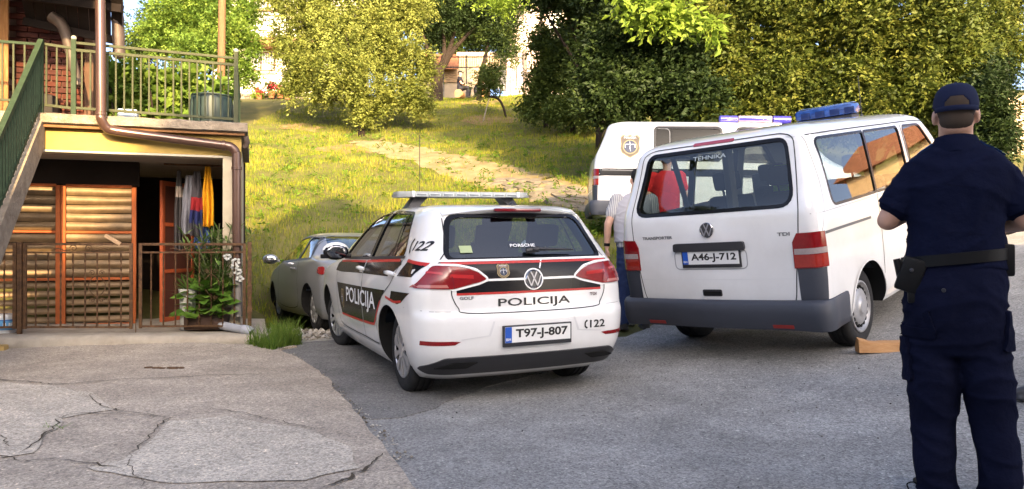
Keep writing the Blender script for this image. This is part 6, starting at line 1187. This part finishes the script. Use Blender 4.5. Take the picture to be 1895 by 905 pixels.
# houses behind the camera whose shade covers the street
def bhouse(name,label,x0,x1,y0,y1,h,m,roof=None,nw=(4,3)):
    B=thing(name,label,'house',((x0+x1)/2,y0,0)); cx=(x0+x1)/2; MB().box((x0-cx,y1-y0,-1.5),(x1-cx,0,h)).build('wall',m,B)
    if roof=='gable':
        w=(x1-x0)/2; MB().add([(-w-.2,.3,h-.02),(w+.2,.3,h-.02),(0,.3,roofz-0),(-w-.2,y1-y0-.3,h-.02),(w+.2,y1-y0-.3,h-.02),(0,y1-y0-.3,roofz)],[(0,1,2),(5,4,3),(0,2,5,3),(1,4,5,2),(0,3,4,1)]).build('roof',M_tile,B)
    else: MB().box((x0-cx-.15,y1-y0-.3,h),(x1-cx+.15,.2,h+.18)).build('roof',M_tile,B)
    for i in range(nw[0]):
        for j in range(nw[1]):
            x=x0-cx+(x1-x0)*(i+.5)/nw[0]; z=1.2+j*(h-1.5)/nw[1]; w=MB().box((x-.5,.002,z),(x+.5,.06,z+1.3)).build('window',M_frm,B); MB().box((x-.44,.06,z+.06),(x-.03,.075,z+1.24)).build('pane',M_pane,w); MB().box((x+.03,.06,z+.06),(x+.44,.075,z+1.24)).build('pane',M_pane,w)
    return B
bhouse('street_house','low house behind the camera on the left side of the street',-9,2.4,-7,-15,5.55,M_cream,nw=(4,2))
roofz=11.7; bhouse('street_house','gabled house behind the camera casting the pointed shade on the grass',2.46,6.26,-7,-16,9.35,M_wht,'gable',(2,3))
bhouse('street_house','tall block behind the camera on the right side of the street',6.33,13.5,-7,-16,10.75,M_grey,nw=(4,4))
# sunlit house up the street to the right (seen in the van windows)
sx,sy=21.,17.5; o=Vector((sx,sy,zg1(sx,sy))); UH=thing('stone_house','sandy stone house up the street beyond the right edge','house',o,rz=rad(-35))
MB().box((-3.5,0,-1),(3.5,6,3.2)).build('wall',mat('sandy stone',(.48,.34,.19),.9,var=.2,vscale=3,bump=.5,bscale=8),UH); MB().add([(-3.9,-.4,3.2),(3.9,-.4,3.2),(3.9,6.4,3.2),(-3.9,6.4,3.2),(-3.9,3,5.4),(3.9,3,5.4)],[(0,1,5,4),(2,3,4,5),(0,4,3),(1,2,5),(0,3,2,1)]).build('roof',M_tile,UH)
for x in(-2.2,0,2.2): w=MB().box((x-.45,-.06,1.0),(x+.45,-.002,2.2)).build('window',M_frm,UH); MB().box((x-.39,-.075,1.06),(x+.39,-.06,2.14)).build('pane',M_pane,w)
# stone wall at far right
b=at(1905,250,20); SW=thing('roadside_wall','pale sunlit stone wall at the right edge up the street','wall',(b.x,b.y,zg1(b.x,b.y)))
for r in range(7):
    for c in range(9): w=.48; x=-.9+c*w+(r%2)*.2; MB().box((x,0,r*.27-.3),(x+w-.03,.35+RS.uniform(-.02,.02),r*.27-.05),bev=.02).build('stone',mat('pale wall stone %d'%((r+c)%2),((.50,.40,.26),(.42,.33,.22))[(r+c)%2],.9,var=.15,vscale=5),SW)
# utility pole behind the balcony
q=at(407,110,22); zb=zg1(q.x,22); o=MB().tube([(q.x,22,zb-.3),(q.x+.05,22,zb+4),(q.x+.1,22,zb+9)],[.115,.105,.09],12).build('utility_pole',mat('pole wood',(.15,.08,.04),.85,var=.2,vscale=5,stretch=(4,4,.5))); tag(o,'brown wooden utility pole rising behind the balcony railing','pole')
# wheel chock log under the van
M_log=mat('split log',(.38,.19,.08),.85,col2=(.50,.30,.15),vscale=10,stretch=(1,6,6),bump=.5,bscale=40,bdist=.006)
q=P_VAN@Vector((.87,-.37,0)); q=Vector((3.02,6.18,0)); z=zg1(q.x,q.y); mb=MB(); v=[];f=[]
for i in range(9):
    x=-.19+.38*i/8; r=1+.08*noise.noise((x*9,0,1)); 
    for yy,zz in((-.055,0),(.055,0),(.06,.05),(.02,.09),(-.045,.075)): v.append((x,yy*r+noise.noise((x*6,yy*20,3))*.012,max(0,zz*r+(.012*noise.noise((x*8,zz*20,6)) if zz else 0))+ (.03*max(0,(-x-.08)/.1) if zz>.06 else 0)))
for i in range(8):
    for k in range(5): f.append((i*5+k,i*5+(k+1)%5,i*5+5+(k+1)%5,i*5+5+k))
f+=[(4,3,2,1,0),(40,41,42,43,44)]; mb.add(v,f); o=mb.build('wheel_chock',M_log,None,(q.x,q.y,z+.004),(0,rad(-2),rad(-8))); tag(o,'split wooden log wedged behind the front van rear wheel','log')
# ------------------------------------------------------------------ people
M_skin=mat('skin',(.52,.295,.205),.5,var=.10,vscale=14,bump=.1,bscale=200,bdist=.001)
def remesh(mb,vox,sm=6,fac=.5,fold=0.,fs=9.,seed=0,dirn=None):
    me=bpy.data.meshes.new('b'); me.from_pydata([tuple(p) for p in mb.v],[],mb.f); me.update(); bm=bmesh.new(); bm.from_mesh(me); bmesh.ops.recalc_face_normals(bm,faces=bm.faces); bm.to_mesh(me); bm.free()
    me=evalmesh(me,[('REMESH',dict(mode='VOXEL',voxel_size=vox)),('SMOOTH',dict(factor=fac,iterations=sm))])
    if fold:
        nv=len(me.vertices); co=np.empty(nv*3,np.float32); no=np.empty(nv*3,np.float32); me.vertices.foreach_get('co',co); me.vertices.foreach_get('normal',no); co=co.reshape(-1,3); no=no.reshape(-1,3); sc=dirn or (1,1,1.)
        d=np.array([noise.noise((p[0]*fs*sc[0]*.7+seed,p[1]*fs*sc[1]*.7,p[2]*fs*sc[2]*.7))*.5+.75*(1-2*abs(noise.noise((p[0]*fs*.8+p[2]*fs*.5+seed,p[1]*fs*.8,p[2]*fs*1.7+1.2*noise.noise((p[0]*4,p[1]*4,p[2]*4+seed))))))**3 for p in co])
        co=co+no*(d*fold)[:,None]; me.vertices.foreach_set('co',co.ravel()); me.update()
    me.materials.clear(); me.polygons.foreach_set('use_smooth',np.ones(len(me.polygons),bool)); return me
def eloft(mb,rs,n=24):
    """rings (cx,cy,z,rx,ry) stacked"""
    v=[];f=[]
    for cx,cy,z,rx,ry in rs:
        for k in range(n): a=2*math.pi*k/n; c,s_=math.cos(a),math.sin(a); v.append((cx+rx*math.copysign(abs(c)**.85,c),cy+ry*math.copysign(abs(s_)**.85,s_),z))
    for i in range(len(rs)-1):
        for k in range(n): f.append((i*n+k,i*n+(k+1)%n,i*n+n+(k+1)%n,i*n+n+k))
    f+=[tuple(range(n-1,-1,-1)),tuple((len(rs)-1)*n+k for k in range(n))]; return mb.add(v,f,0,True)
def cap_tube(mb,pts,rad_,n=14,sx=1.):
    P=smooth_poly([Vector(p) for p in pts],4,False); m=len(P)-1; R_=[float(np.interp(i/m*(len(pts)-1),range(len(pts)),rad_)) for i in range(m+1)]
    mb.tube(P,R_,n,sx=sx); mb.ball(P[0],R_[0]*.98,n); mb.ball(P[-1],R_[-1]*.98,n); return mb
def hand(mb,w,d,palm,s=1.,curl=.5,side=1):
    """wrist w, direction d, palm normal, thumb side = side"""
    d=Vector(d).normalized(); pn=Vector(palm); pn=(pn-d*pn.dot(d)).normalized(); x=d.cross(pn)*side; w=Vector(w)
    for k,(o,l) in enumerate(((-.030,.066),(-.010,.076),(.010,.072),(.028,.056))):
        b=w+d*.088*s+x*(-o)*s; a1=d*math.cos(curl*.5)+pn*math.sin(curl*.5); a2=d*math.cos(curl*1.5)+pn*math.sin(curl*1.5); p1=b+a1*l*.5*s; p2=p1+a2*l*.55*s
        mb.tube([b-d*.05*s,b,p1,p2],[.0095*s,.0095*s,.0088*s,.0072*s],8); mb.ball(p2,.0072*s,8)
    for o in(-.026,-.009,.009,.026): mb.tube([w-d*.01,w+d*.04*s+x*-o*s,w+d*.092*s+x*-o*s],[.018*s,.0155*s,.0115*s],8)
    t0=w+d*.025*s+x*.026*s; t1=w+d*.062*s+x*.050*s+pn*.014*s; t2=w+d*.098*s+x*.054*s+pn*.024*s; mb.tube([t0,t1,t2],[.015*s,.0115*s,.009*s],8); mb.ball(t2,.009*s,8)
def head(mb,c,s=1.,yaw=0.,pitch=0.):
    M=Matrix.Translation(c)@Matrix.Rotation(yaw,4,'Z')@Matrix.Rotation(pitch,4,'X'); S_=Matrix.Scale(s,4); M=M@S_
    mb.ball((0,-.012,.035),(.076,.096,.088),20,M=M); mb.ball((0,.02,-.03),(.064,.072,.085),18,M=M); mb.ball((0,.045,-.075),(.042,.04,.035),14,M=M); mb.ball((0,-.02,-.05),(.066,.07,.06),16,M=M)
    mb.ball((0,.100,-.012),(.013,.022,.02),10,M=M); mb.ball((0,.092,.012),(.010,.014,.026),10,M=M); mb.ball((0,.084,-.052),(.024,.012,.008),10,M=M); mb.ball((0,.084,-.064),(.021,.012,.008),10,M=M)
    for sd in(-1,1): mb.ball((sd*.080,-.012,-.012),(.012,.024,.034),12,M=M); mb.ball((sd*.032,.080,.030),(.022,.012,.009),10,M=M)
    return M
def eyes(P_,M):
    for sd in(-1,1): MB().ball((sd*.030,.083,.012),(.012,.010,.0085),12,M=M).build('eye',mat('eye white',(.6,.58,.55),.2),P_); MB().ball((sd*.030,.0905,.012),(.0055,.004,.0055),10,M=M).build('iris',mat('iris',(.04,.025,.015),.2),P_)
# --- police officer, seen from behind
M_uni=mat('navy uniform cloth',(.0062,.0082,.0235),.85,var=.18,vscale=7,bump=.55,bscale=26,bdist=.014,spec=.12); M_uni2=mat('navy trouser cloth',(.0062,.0076,.0205),.88,var=.2,vscale=6,bump=.55,bscale=22,bdist=.016,spec=.12); M_leather=mat('black belt leather',(.004,.004,.0045),.5,spec=.2,bump=.2,bscale=120,bdist=.001)
OX,OY=1.955,3.25; OZ=zg1(OX,OY); O=thing('person','police officer in navy uniform and cap seen from behind at right','person',(OX,OY,OZ)); sc=OY/F
PHI=math.atan2(OX,OY)-.08; O.rotation_euler=(0,0,-PHI); _ex=(math.cos(PHI),-math.sin(PHI)); _ey=(math.sin(PHI),math.cos(PHI))
def op(px,py,dy=0.):
    r=((px-947.5)/F,1.); b0,b1=OX+dy*_ey[0],OY+dy*_ey[1]; det=r[0]*-_ex[1]+_ex[0]*r[1]; t=(b0*-_ex[1]+_ex[0]*b1)/det; a_=(r[0]*b1-r[1]*b0)/det; a_=-(b0-t*r[0])/_ex[0]; return Vector((a_,dy,CAM.z-(py-HY)/F*t-OZ))
hc=op(1769,214); 
LS,RSh=op(1698,324),op(1846,324); LE,RE=op(1643,408,.0),op(1900,408,.02); LW=op(1712,372,.24); RW=op(1835,415,.24)
cxo=op(1769,350).x; mb=MB(); MH=head(mb,(hc.x,hc.y,hc.z+.005),1.0,yaw=-.02); cap_tube(mb,[op(1769,285),op(1769,255,.005),(hc.x,hc.y+.005,hc.z-.02)],[.075,.066,.066])
eloft(mb,[(cxo,0,1.0,.14,.095),(cxo,0,1.2,.145,.098),(cxo,0,1.38,.16,.095),(cxo,.0,1.47,.09,.065)])
for S0,E0,W0,pn,sd in((LS,LE,LW,(1,.2,0),1),(RSh,RE,RW,(-1,.2,0),-1)):
    cap_tube(mb,[S0,S0.lerp(E0,.5),E0],[.055,.054,.046]); mid=E0.lerp(W0,.45); cap_tube(mb,[E0,mid,W0],[.046,.047,.030]); d=(W0-E0).normalized()*.5+Vector((.5*(1 if sd>0 else -1),.5,.1)); hand(mb,W0,d,pn,curl=.8,side=sd)
for x,kx,fx in((-.11,-.11,-.11),(.06,.09,.10)): cap_tube(mb,[(x,0,.95),(kx,.02,.5),(fx,0,.08)],[.09,.06,.045]); 
bd=obj('body',remesh(mb,.0065,4),M_skin,O); eyes(O,MH)
# hair stubble
mb=MB(); mb.ball((0,-.018,.032),(.0785,.0965,.088),20,M=MH); mb.ball((0,-.048,-.028),(.066,.056,.058),16,M=MH); obj('hair',remesh(mb,.007,3),mat('cropped hair',(.055,.040,.030),.9,bump=.5,bscale=500,bdist=.001),O)
# shirt
mb=MB(); cx=op(1772,400).x
eloft(mb,[(op(1766,500).x,0,op(1768,500).z,0.2033,.135),(op(1768,470).x,0,op(1768,470).z,0.1920,.130),(op(1768,430).x,0,op(1768,430).z,0.1816,.128),(op(1770,390).x,0,op(1768,390).z,0.1851,.132),(op(1772,350).x,-.01,op(1768,350).z,0.2041,.135),(op(1772,315).x,-.01,op(1768,315).z,0.2033,.122),(op(1772,292).x,-.005,op(1768,292).z,0.1687,.10),(op(1771,276).x,0,op(1768,276).z,0.1081,.085),(op(1770,264).x,0,op(1768,264).z,0.0735,.075)],30)
for S0,E0 in((LS,LE),(RSh,RE)): q=S0.lerp(E0,.62); cap_tube(mb,[S0+Vector((0,0,.0)),S0.lerp(E0,.3),q],[.074,.077,.077])
sm=remesh(mb,.010,7,.6,.010,7,seed=2,dirn=(1,1,1.6)); sh=obj('shirt',sm,M_uni,O)
# flare the sleeve ends: cuff rings
for S0,E0 in((LS,LE),(RSh,RE)): d=(E0-S0).normalized(); q=S0.lerp(E0,.70); MB().tube([q-d*.02,q,q+d*.014],[.076,.079,.078],20).build('cuff',M_uni,sh)
mb=MB(); z0=op(1768,283).z; v=[];n=26
for k in range(n+1):
    a=2*math.pi*k/n; 
    for r,z in((.078,-.03),(.079,.035),(.078,.062),(.090,.040),(.104,-.012)): v.append((hc.x+r*math.cos(a)*1.02,.0+r*.98*math.sin(a),z0+z+.012*math.sin(a)*-1))
mb.add(v,[(k*5+j,k*5+5+j,k*5+6+j,k*5+j+1) for k in range(n) for j in range(4)],0,True); mb.build('collar',M_uni,sh)
ssk=Skin(sm)
for sd in(-1,1):
    x0,x1=hc.x+sd*.085,hc.x+sd*.175; P=[(x0,-.030),(x1,-.024),(x1,.024),(x0,.030)]; ep=patch(ssk,'top',P if sd>0 else P[::-1],.008,mat('blue epaulette',(.012,.03,.10),.7),'epaulette',sh,step=.03,thick=.008)
    for yy in(-.030,.026): ribbon(ssk,'top',[(x0,yy),(x1,yy*.85)],.007,.0095,mat('pale blue trim',(.06,.20,.45),.6),'epaulette_trim',ep)
for zz,w in((362,.17),(448,.15)):
    pass
# cap
mb=MB(); Mc=MH@Matrix.Translation((0,-.008,.042)); n=56; v=[];f=[]; NL=16
for i in range(NL+1):
    t=i/NL; r=math.cos(t*math.pi/2*.98)**.62
    for k in range(n): a=2*math.pi*k/n; v.append(Mc@Vector((.088*r*math.cos(a),.108*r*math.sin(a),-.012+.102*math.sin(t*math.pi/2)-(.022 if math.sin(a)<0 else 0)*(1-t)*abs(math.sin(a)))))
for i in range(NL):
    for k in range(n):
        a=2*math.pi*(k+.5)/n; dv_=abs(a-1.5*math.pi)/rad(34)
        if dv_<1 and i<4.6*math.sqrt(1-dv_*dv_): continue  # opening above the strap
        f.append((i*n+k,i*n+(k+1)%n,i*n+n+(k+1)%n,i*n+n+k))
mb.add(v,f,0,True); cm=mb.mesh('cap'); cm=evalmesh(cm,[('SOLIDIFY',dict(thickness=.005)),('SUBSURF',dict(levels=1))]); cm.materials.clear(); M_cap=mat('navy cap cloth',(.009,.013,.038),.85,bump=.3,bscale=300,bdist=.0008); cp=obj('cap',cm,M_cap,O)
mb=MB(); mb.tube([Mc@Vector((.089*math.cos(a),.1085*math.sin(a),-.030)) for a in np.linspace(math.pi*1.15,math.pi*1.85,14)],.011,8,sx=.35,up=(0,0,1)); mb.build('cap_strap',M_cap,cp); MB().ball((0,0,.092),(.008,.008,.005),10,M=Mc).build('cap_button',M_cap,cp)
mb=MB(); v=[];f=[]
for k in range(15):
    a=math.pi*(.1+.8*k/14)
    for r,dz in((1.0,-.006),(1.32,-.020),(1.62,-.045)): v.append(Mc@Vector((.088*math.cos(a)*(1 if r==1 else .98),.108*math.sin(a)*r,dz)))
mb.add(v,[(k*3+j,k*3+3+j,k*3+4+j,k*3+j+1) for k in range(14) for j in range(2)],0,True); pm=evalmesh(mb.mesh('peak'),[('SOLIDIFY',dict(thickness=.004))]); pm.materials.clear(); obj('peak',pm,M_cap,cp)
# trousers
mb=MB(); eloft(mb,[(op(1764,640).x,0,op(1768,655).z,0.1471,.11),(op(1765,600).x,-.01,op(1768,600).z,0.1920,.135),(op(1765,560).x,-.015,op(1768,560).z,0.1972,.142),(op(1765,520).x,-.01,op(1768,520).z,0.1886,.135),(op(1767,480).x,0,op(1768,480).z,0.1799,.122)],30)
cap_tube(mb,[op(1722,590),op(1724,650),op(1728,720),op(1727,780,.02),op(1727,850,.0),op(1734,915)],[.110,.106,.100,.083,.082,.079],18); cap_tube(mb,[op(1812,590),op(1818,650),op(1830,720),op(1838,780,.02),op(1846,850),op(1850,915)],[.106,.102,.096,.083,.080,.078],18)
tm=remesh(mb,.010,7,.6,.013,6,seed=9,dirn=(1,1,1.7)); tr_=obj('trousers',tm,M_uni2,O); ts=Skin(tm); ss=Skin(sm)
def flap(skin,px,py,w,h,name,par,m,off=.008,th=.012,view='rear'): q=op(px,py); P=rpoly([(q.x-w/2,q.z-h/2),(q.x+w/2,q.z-h/2),(q.x+w/2,q.z+h/2),(q.x-w/2,q.z+h/2)],.012); return patch(skin,view,P,off,m,name,par,step=.03,thick=th)
flap(ts,1696,610,.135,.045,'pocket_flap',tr_,M_uni2,.010,.016); 
q=op(1880,600); patch(ts,'right',rpoly([(-.08,q.z-.11),(.07,q.z-.11),(.07,q.z+.06),(-.08,q.z+.06)],.015),.016,M_uni2,'cargo_pocket',tr_,step=.03,thick=.022); q=op(1670,650); patch(ts,'left',rpoly([(-.07,q.z-.12),(.08,q.z-.12),(.08,q.z+.07),(-.07,q.z+.07)],.015),.016,M_uni2,'cargo_pocket',tr_,step=.03,thick=.022)
for px,py,w in((1745,528,.075),(1757,588,.12),(1838,522,.10)): q=op(px,py); ribbon(ts,'rear',[(q.x-w/2,q.z),(q.x+w/2,q.z+.006)],.004,.0015,M_uni,'seam_line',tr_)
q=op(1742,534); p,n=ts.hit('rear',q.x,q.z); MB().lathe([(.009,0),(.008,.004),(.001,.005)],12,M=Matrix.Translation(p)@n.to_track_quat('Z','Y').to_matrix().to_4x4()).build('pocket_button',M_iron,tr_)
for a,b in(((1740,345),(1800,352)),((1745,430),(1830,436))): 
    A,B=op(*a),op(*b); ribbon(ss,'rear',[(A.x,A.z),(B.x,B.z)],.004,.002,M_uni2,'seam_line',sh)
# belt with holsters
mb=MB(); P=[]
for k in range(33): a=2*math.pi*k/32; P.append(Vector((op(1766,478).x+.198*math.cos(a),.142*math.sin(a),op(1768,478).z+.022*math.cos(a))))
v=[];f=[]
for k,p in enumerate(P):
    a=2*math.pi*k/32; o_=Vector((math.cos(a),math.sin(a),0)); v+=[p+Vector((0,0,-.024)),p+o_*.008+Vector((0,0,-.024)),p+o_*.008+Vector((0,0,.024)),p+Vector((0,0,.024))]
f=[(k*4+j,k*4+(j+1)%4,k*4+4+(j+1)%4,k*4+4+j) for k in range(32) for j in range(4)]; mb.add(v,f); bl=mb.build('belt',M_leather,O)
q=op(1688,505,-.10); MB().box((-.05,-.025,-.085),(.045,.03,.065),bev=.014,M=Matrix.Translation(q)@Matrix.Rotation(rad(18),4,'Y')).build('belt_pouch',M_leather,bl); MB().ball((q.x-.003,q.y-.028,q.z+.012),(.009,.005,.009),10).build('pouch_stud',M_iron,bl); MB().tube([q+Vector((-.06,.0,.06)),q+Vector((-.05,0,.02)),q+Vector((-.035,0,-.07))],[.014,.017,.014],8).build('baton_grip',M_leather,bl); MB().box((-.018,-.02,-.13),(.018,.02,-.07),bev=.01,M=Matrix.Translation(q)).build('holster_tip',M_leather,bl)
q=op(1861,478,-.02); MB().box((-.03,-.04,-.075),(.03,.05,.06),bev=.012,M=Matrix.Translation(q)).build('belt_pouch',M_leather,bl)
for px,rz in((1733,.25),(1850,-.2)):
    q=op(px,905); Mf=Matrix.Translation((q.x,.05,0))@Matrix.Rotation(rz,4,'Z'); mb=MB(); mb.ball((0,.06,.045),(.05,.14,.048),14,M=Mf); mb.box((-.048,-.085,0),(.048,.19,.03),bev=.014,M=Mf); mb.tube([Mf@Vector((0,-.03,.04)),Mf@Vector((0,-.035,.14))],[.052,.055],12); obj('boot',remesh(mb,.008,3),M_leather,O)
mb=MB(); q=op(1692,905,-.02); mb.tube(smooth_poly([q+Vector((-.02,0,-.01)),q+Vector((-.03,0,.02)),q+Vector((0,0,.03)),q+Vector((.03,0,.0))],5,False),.003,6); mb.build('boot_lace',M_leather,O)
# --- simple person for mid and far figures
def figure(label,loc,rz,h,shirt,trous,pose_='stand',vest=None,hairc=(.03,.022,.016),sleeve=.5,vox=.014,skinm=M_skin,cap=None,stoop=0.,plaid=None,det=True,shoes=(.03,.028,.026),group=None,lean=0.):
    s=h/1.78; Pn=thing('person',label,'person',loc,rz,group); f_=lambda x,y,z:Vector(((x+lean*max(0,z-1.25))*s,(y+stoop*max(0,z-.95))*s,(z-.12*stoop*max(0,z-.95))*s))
    if pose_=='stand': hips=[(-.09,0,.93),(.09,0,.93)]; knees=[(-.105,.03,.50),(.11,.0,.50)]; feet=[(-.11,0,.09),(.13,.02,.09)]; dz=0
    else: hips=[(-.09,0,.46),(.09,0,.46)]; knees=[(-.12,.42,.50),(.12,.42,.50)]; feet=[(-.12,.40,.09),(.12,.40,.09)]; dz=-.47
    z=lambda v:v+dz; A=[]; S0=[f_(-.19,0,z(1.42)),f_(.19,0,z(1.42))]
    if pose_=='stand': E=[f_(-.27,-.02,z(1.13)),f_(.26,.03,z(1.13))]; Wr=[f_(-.28,.06,z(.88)),f_(.20,.22,z(1.02))]
    else: E=[f_(-.25,.12,z(1.15)),f_(.25,.12,z(1.15))]; Wr=[f_(-.12,.34,z(1.08)),f_(.12,.34,z(1.08))]
    mb=MB(); Mh=head(mb,f_(0,.02,z(1.66)),1.0*s,pitch=-stoop*.3); cap_tube(mb,[f_(0,0,z(1.45)),f_(0,.0,z(1.52)),f_(0,.01,z(1.60))],[.07*s,.058*s,.058*s]); eloft(mb,[(f_(0,0,q).x,f_(0,0,q).y,f_(0,0,q).z,rx*s,ry*s) for q,rx,ry in((z(.96),.15,.10),(z(1.2),.15,.10),(z(1.44),.12,.08))])
    for i in(0,1): cap_tube(mb,[S0[i],S0[i].lerp(E[i],.5),E[i]],[.05*s,.046*s,.042*s]); cap_tube(mb,[E[i],E[i].lerp(Wr[i],.4),Wr[i]],[.041*s,.039*s,.027*s]); hand(mb,Wr[i],(Wr[i]-E[i]),(1-2*i,0,0),s,.5,side=1 if i==0 else -1)
    for i in(0,1): cap_tube(mb,[f_(*hips[i]),f_(*knees[i]),f_(*feet[i])],[.075*s,.055*s,.04*s])
    obj('body',remesh(mb,min(vox,.009) if det else vox,3),skinm,Pn)
    mb=MB(); mb.ball((0,-.022,.045),(.082,.098,.086),16,M=Mh); mb.ball((0,-.055,-.02),(.07,.055,.06),14,M=Mh); obj('hair',remesh(mb,vox*.7,2),mat('hair %.3f'%hairc[0],hairc,.85,bump=.5,bscale=200,bdist=.003),Pn)
    if det: eyes(Pn,Mh)
    mb=MB(); eloft(mb,[(f_(0,0,z(q)).x,f_(0,0,z(q)).y,f_(0,0,z(q)).z,rx*s,ry*s) for q,rx,ry in((.88,.185,.13),(1.0,.18,.125),(1.15,.18,.125),(1.3,.20,.125),(1.4,.195,.11),(1.46,.12,.085),(1.50,.075,.07))],24)
    for i in(0,1):
        full=[S0[i],E[i],Wr[i]]; 
        if sleeve<=1: cap_tube(mb,[S0[i],S0[i].lerp(E[i],sleeve*.5),S0[i].lerp(E[i],sleeve)],[.076*s,.072*s,.066*s])
        else: cap_tube(mb,[S0[i],E[i],E[i].lerp(Wr[i],.85)],[.074*s,.062*s,.05*s])
    shm=obj('shirt',remesh(mb,vox,5,.5,.008,9,seed=h),shirt,Pn)
    if vest:
        mb=MB(); eloft(mb,[(f_(0,0,z(q)).x,f_(0,0,z(q)).y,f_(0,0,z(q)).z,rx*s,ry*s) for q,rx,ry in((.93,.205,.15),(1.0,.20,.146),(1.15,.20,.146),(1.3,.212,.146),(1.4,.200,.128),(1.465,.125,.098),(1.49,.085,.085))],24); obj('vest',remesh(mb,vox,5,.5,.012,8,seed=4),vest,Pn)
    mb=MB(); eloft(mb,[(f_(0,0,q).x,f_(0,0,q).y,f_(0,0,q).z,rx*s,ry*s) for q,rx,ry in((z(.80),.15,.11),(z(.88),.18,.128),(z(.98),.175,.12))],20)
    for i in(0,1): cap_tube(mb,[f_(*hips[i]),f_(*knees[i]),Vector(f_(*feet[i]))],[.098*s,.078*s,.066*s])
    obj('trousers',remesh(mb,vox,5,.5,.009,8,seed=h+3),trous,Pn)
    for i in(0,1): q=f_(*feet[i]); mb=MB(); mb.ball((q.x,q.y+.07*s,.042*s),(.046*s,.13*s,.045*s),12); mb.box((q.x-.042*s,q.y-.06*s,0),(q.x+.042*s,q.y+.18*s,.028*s),bev=.01); mb.tube([(q.x,q.y-.02*s,.03*s),(q.x,q.y-.02*s,.10*s)],.045*s,10); obj('shoe',remesh(mb,vox*.7,2),mat('shoe %.3f'%shoes[0],shoes,.6),Pn)
    if cap: mb=MB(); mb.lathe([(.094,-.005),(.092,.03),(.07,.075),(.03,.092),(.001,.095)],20,M=Mh@Matrix.Translation((0,-.005,.04)),cap=False); mb.box((-.06,.07,-.005),(.06,.17,.003),bev=.003,M=Mh@Matrix.Translation((0,0,.035))); mb.build('cap',cap,Pn)
    return Pn,Wr,E,s
M_plaid=mat('plaid shirt cloth',(.42,.40,.40),.9); n=M_plaid.node_tree.nodes; l=M_plaid.node_tree.links; tc=n.new('ShaderNodeTexCoord'); ck=n.new('ShaderNodeTexWave'); ck.inputs['Scale'].default_value=14; ck.inputs['Distortion'].default_value=.6; l.new(tc.outputs['Object'],ck.inputs[0]); rp=n.new('ShaderNodeValToRGB'); rp.color_ramp.elements[0].color=(.22,.22,.25,1); rp.color_ramp.elements[0].position=.15; rp.color_ramp.elements[1].color=(.50,.48,.46,1); rp.color_ramp.elements[1].position=.35; l.new(ck.outputs['Fac'],rp.inputs[0]); l.new(rp.outputs[0],n['Principled BSDF'].inputs['Base Color'])
M_vest=mat('pale grey vest cloth',(.40,.385,.40),.9,var=.08,vscale=9,bump=.25,bscale=200,bdist=.001); M_jean=mat('blue jeans',(.03,.045,.11),.9,var=.2,vscale=12,bump=.2,bscale=300,bdist=.001)
vx,vy=1.34,8.32; Pn,Wr,E,s=figure('man in pale grey vest over plaid shirt standing behind the front van',(vx,vy,zg1(vx,vy)),rad(4),1.83,M_plaid,M_jean,vest=M_vest,sleeve=.62,stoop=.40,lean=.28,vox=.012,hairc=(.02,.018,.018))
w=Wr[0].lerp(E[0],.12); d=(Wr[0]-E[0]).normalized(); MB().tube([w-d*.016,w+d*.016],.034,14).build('wristwatch',M_leather,Pn)
rx,ry=2.17,10.6; figure('man in red shirt seen through the front van rear window',(rx,ry,zg1(rx,ry)),rad(-25),1.76,mat('red shirt cloth',(.62,.03,.03),.85,var=.1,vscale=8),mat('dark trousers',(.03,.03,.04),.9),sleeve=.6,vox=.014,hairc=(.04,.025,.016))
ex,ey=3.26,4.47; figure('man in khaki clothes cut off by the right edge of the picture',(ex,ey,zg1(ex,ey)),rad(95),1.80,mat('khaki shirt cloth',(.30,.24,.16),.9,var=.12),mat('brown trousers',(.10,.085,.07),.9,var=.15),sleeve=1.2,vox=.013,shoes=(.045,.045,.05))
p=Vector(g0(851,35.)); figure('seated person in dark clothes and cap on the upper terrace',(p.x,p.y,p.z),rad(-100),1.75,mat('dark top cloth',(.02,.02,.03),.9),mat('dark trousers',(.03,.03,.04),.9),'sit',vox=.022,cap=mat('black cap cloth',(.015,.015,.018),.8),det=False,group='people on the upper terrace')
p=Vector(g0(897,35.)); figure('seated person in white shirt beside the slim tree on the terrace',(p.x,p.y,p.z),rad(100),1.75,mat('white shirt cloth',(.62,.60,.60),.9),mat('dark trousers',(.03,.03,.04),.9),'sit',vox=.022,det=False,group='people on the upper terrace')
for (px,lab) in((851,'low wooden log seat under the seated person in dark clothes'),(897,'low wooden log seat under the seated person in white')):
    p=Vector(g0(px,35.)); o=MB().tube([(-.3,0,.19),(.3,0,.19)],.19,14).build('log_seat',M_log,None,(p.x,p.y,p.z),(0,0,rad(80))); tag(o,lab,'seat')
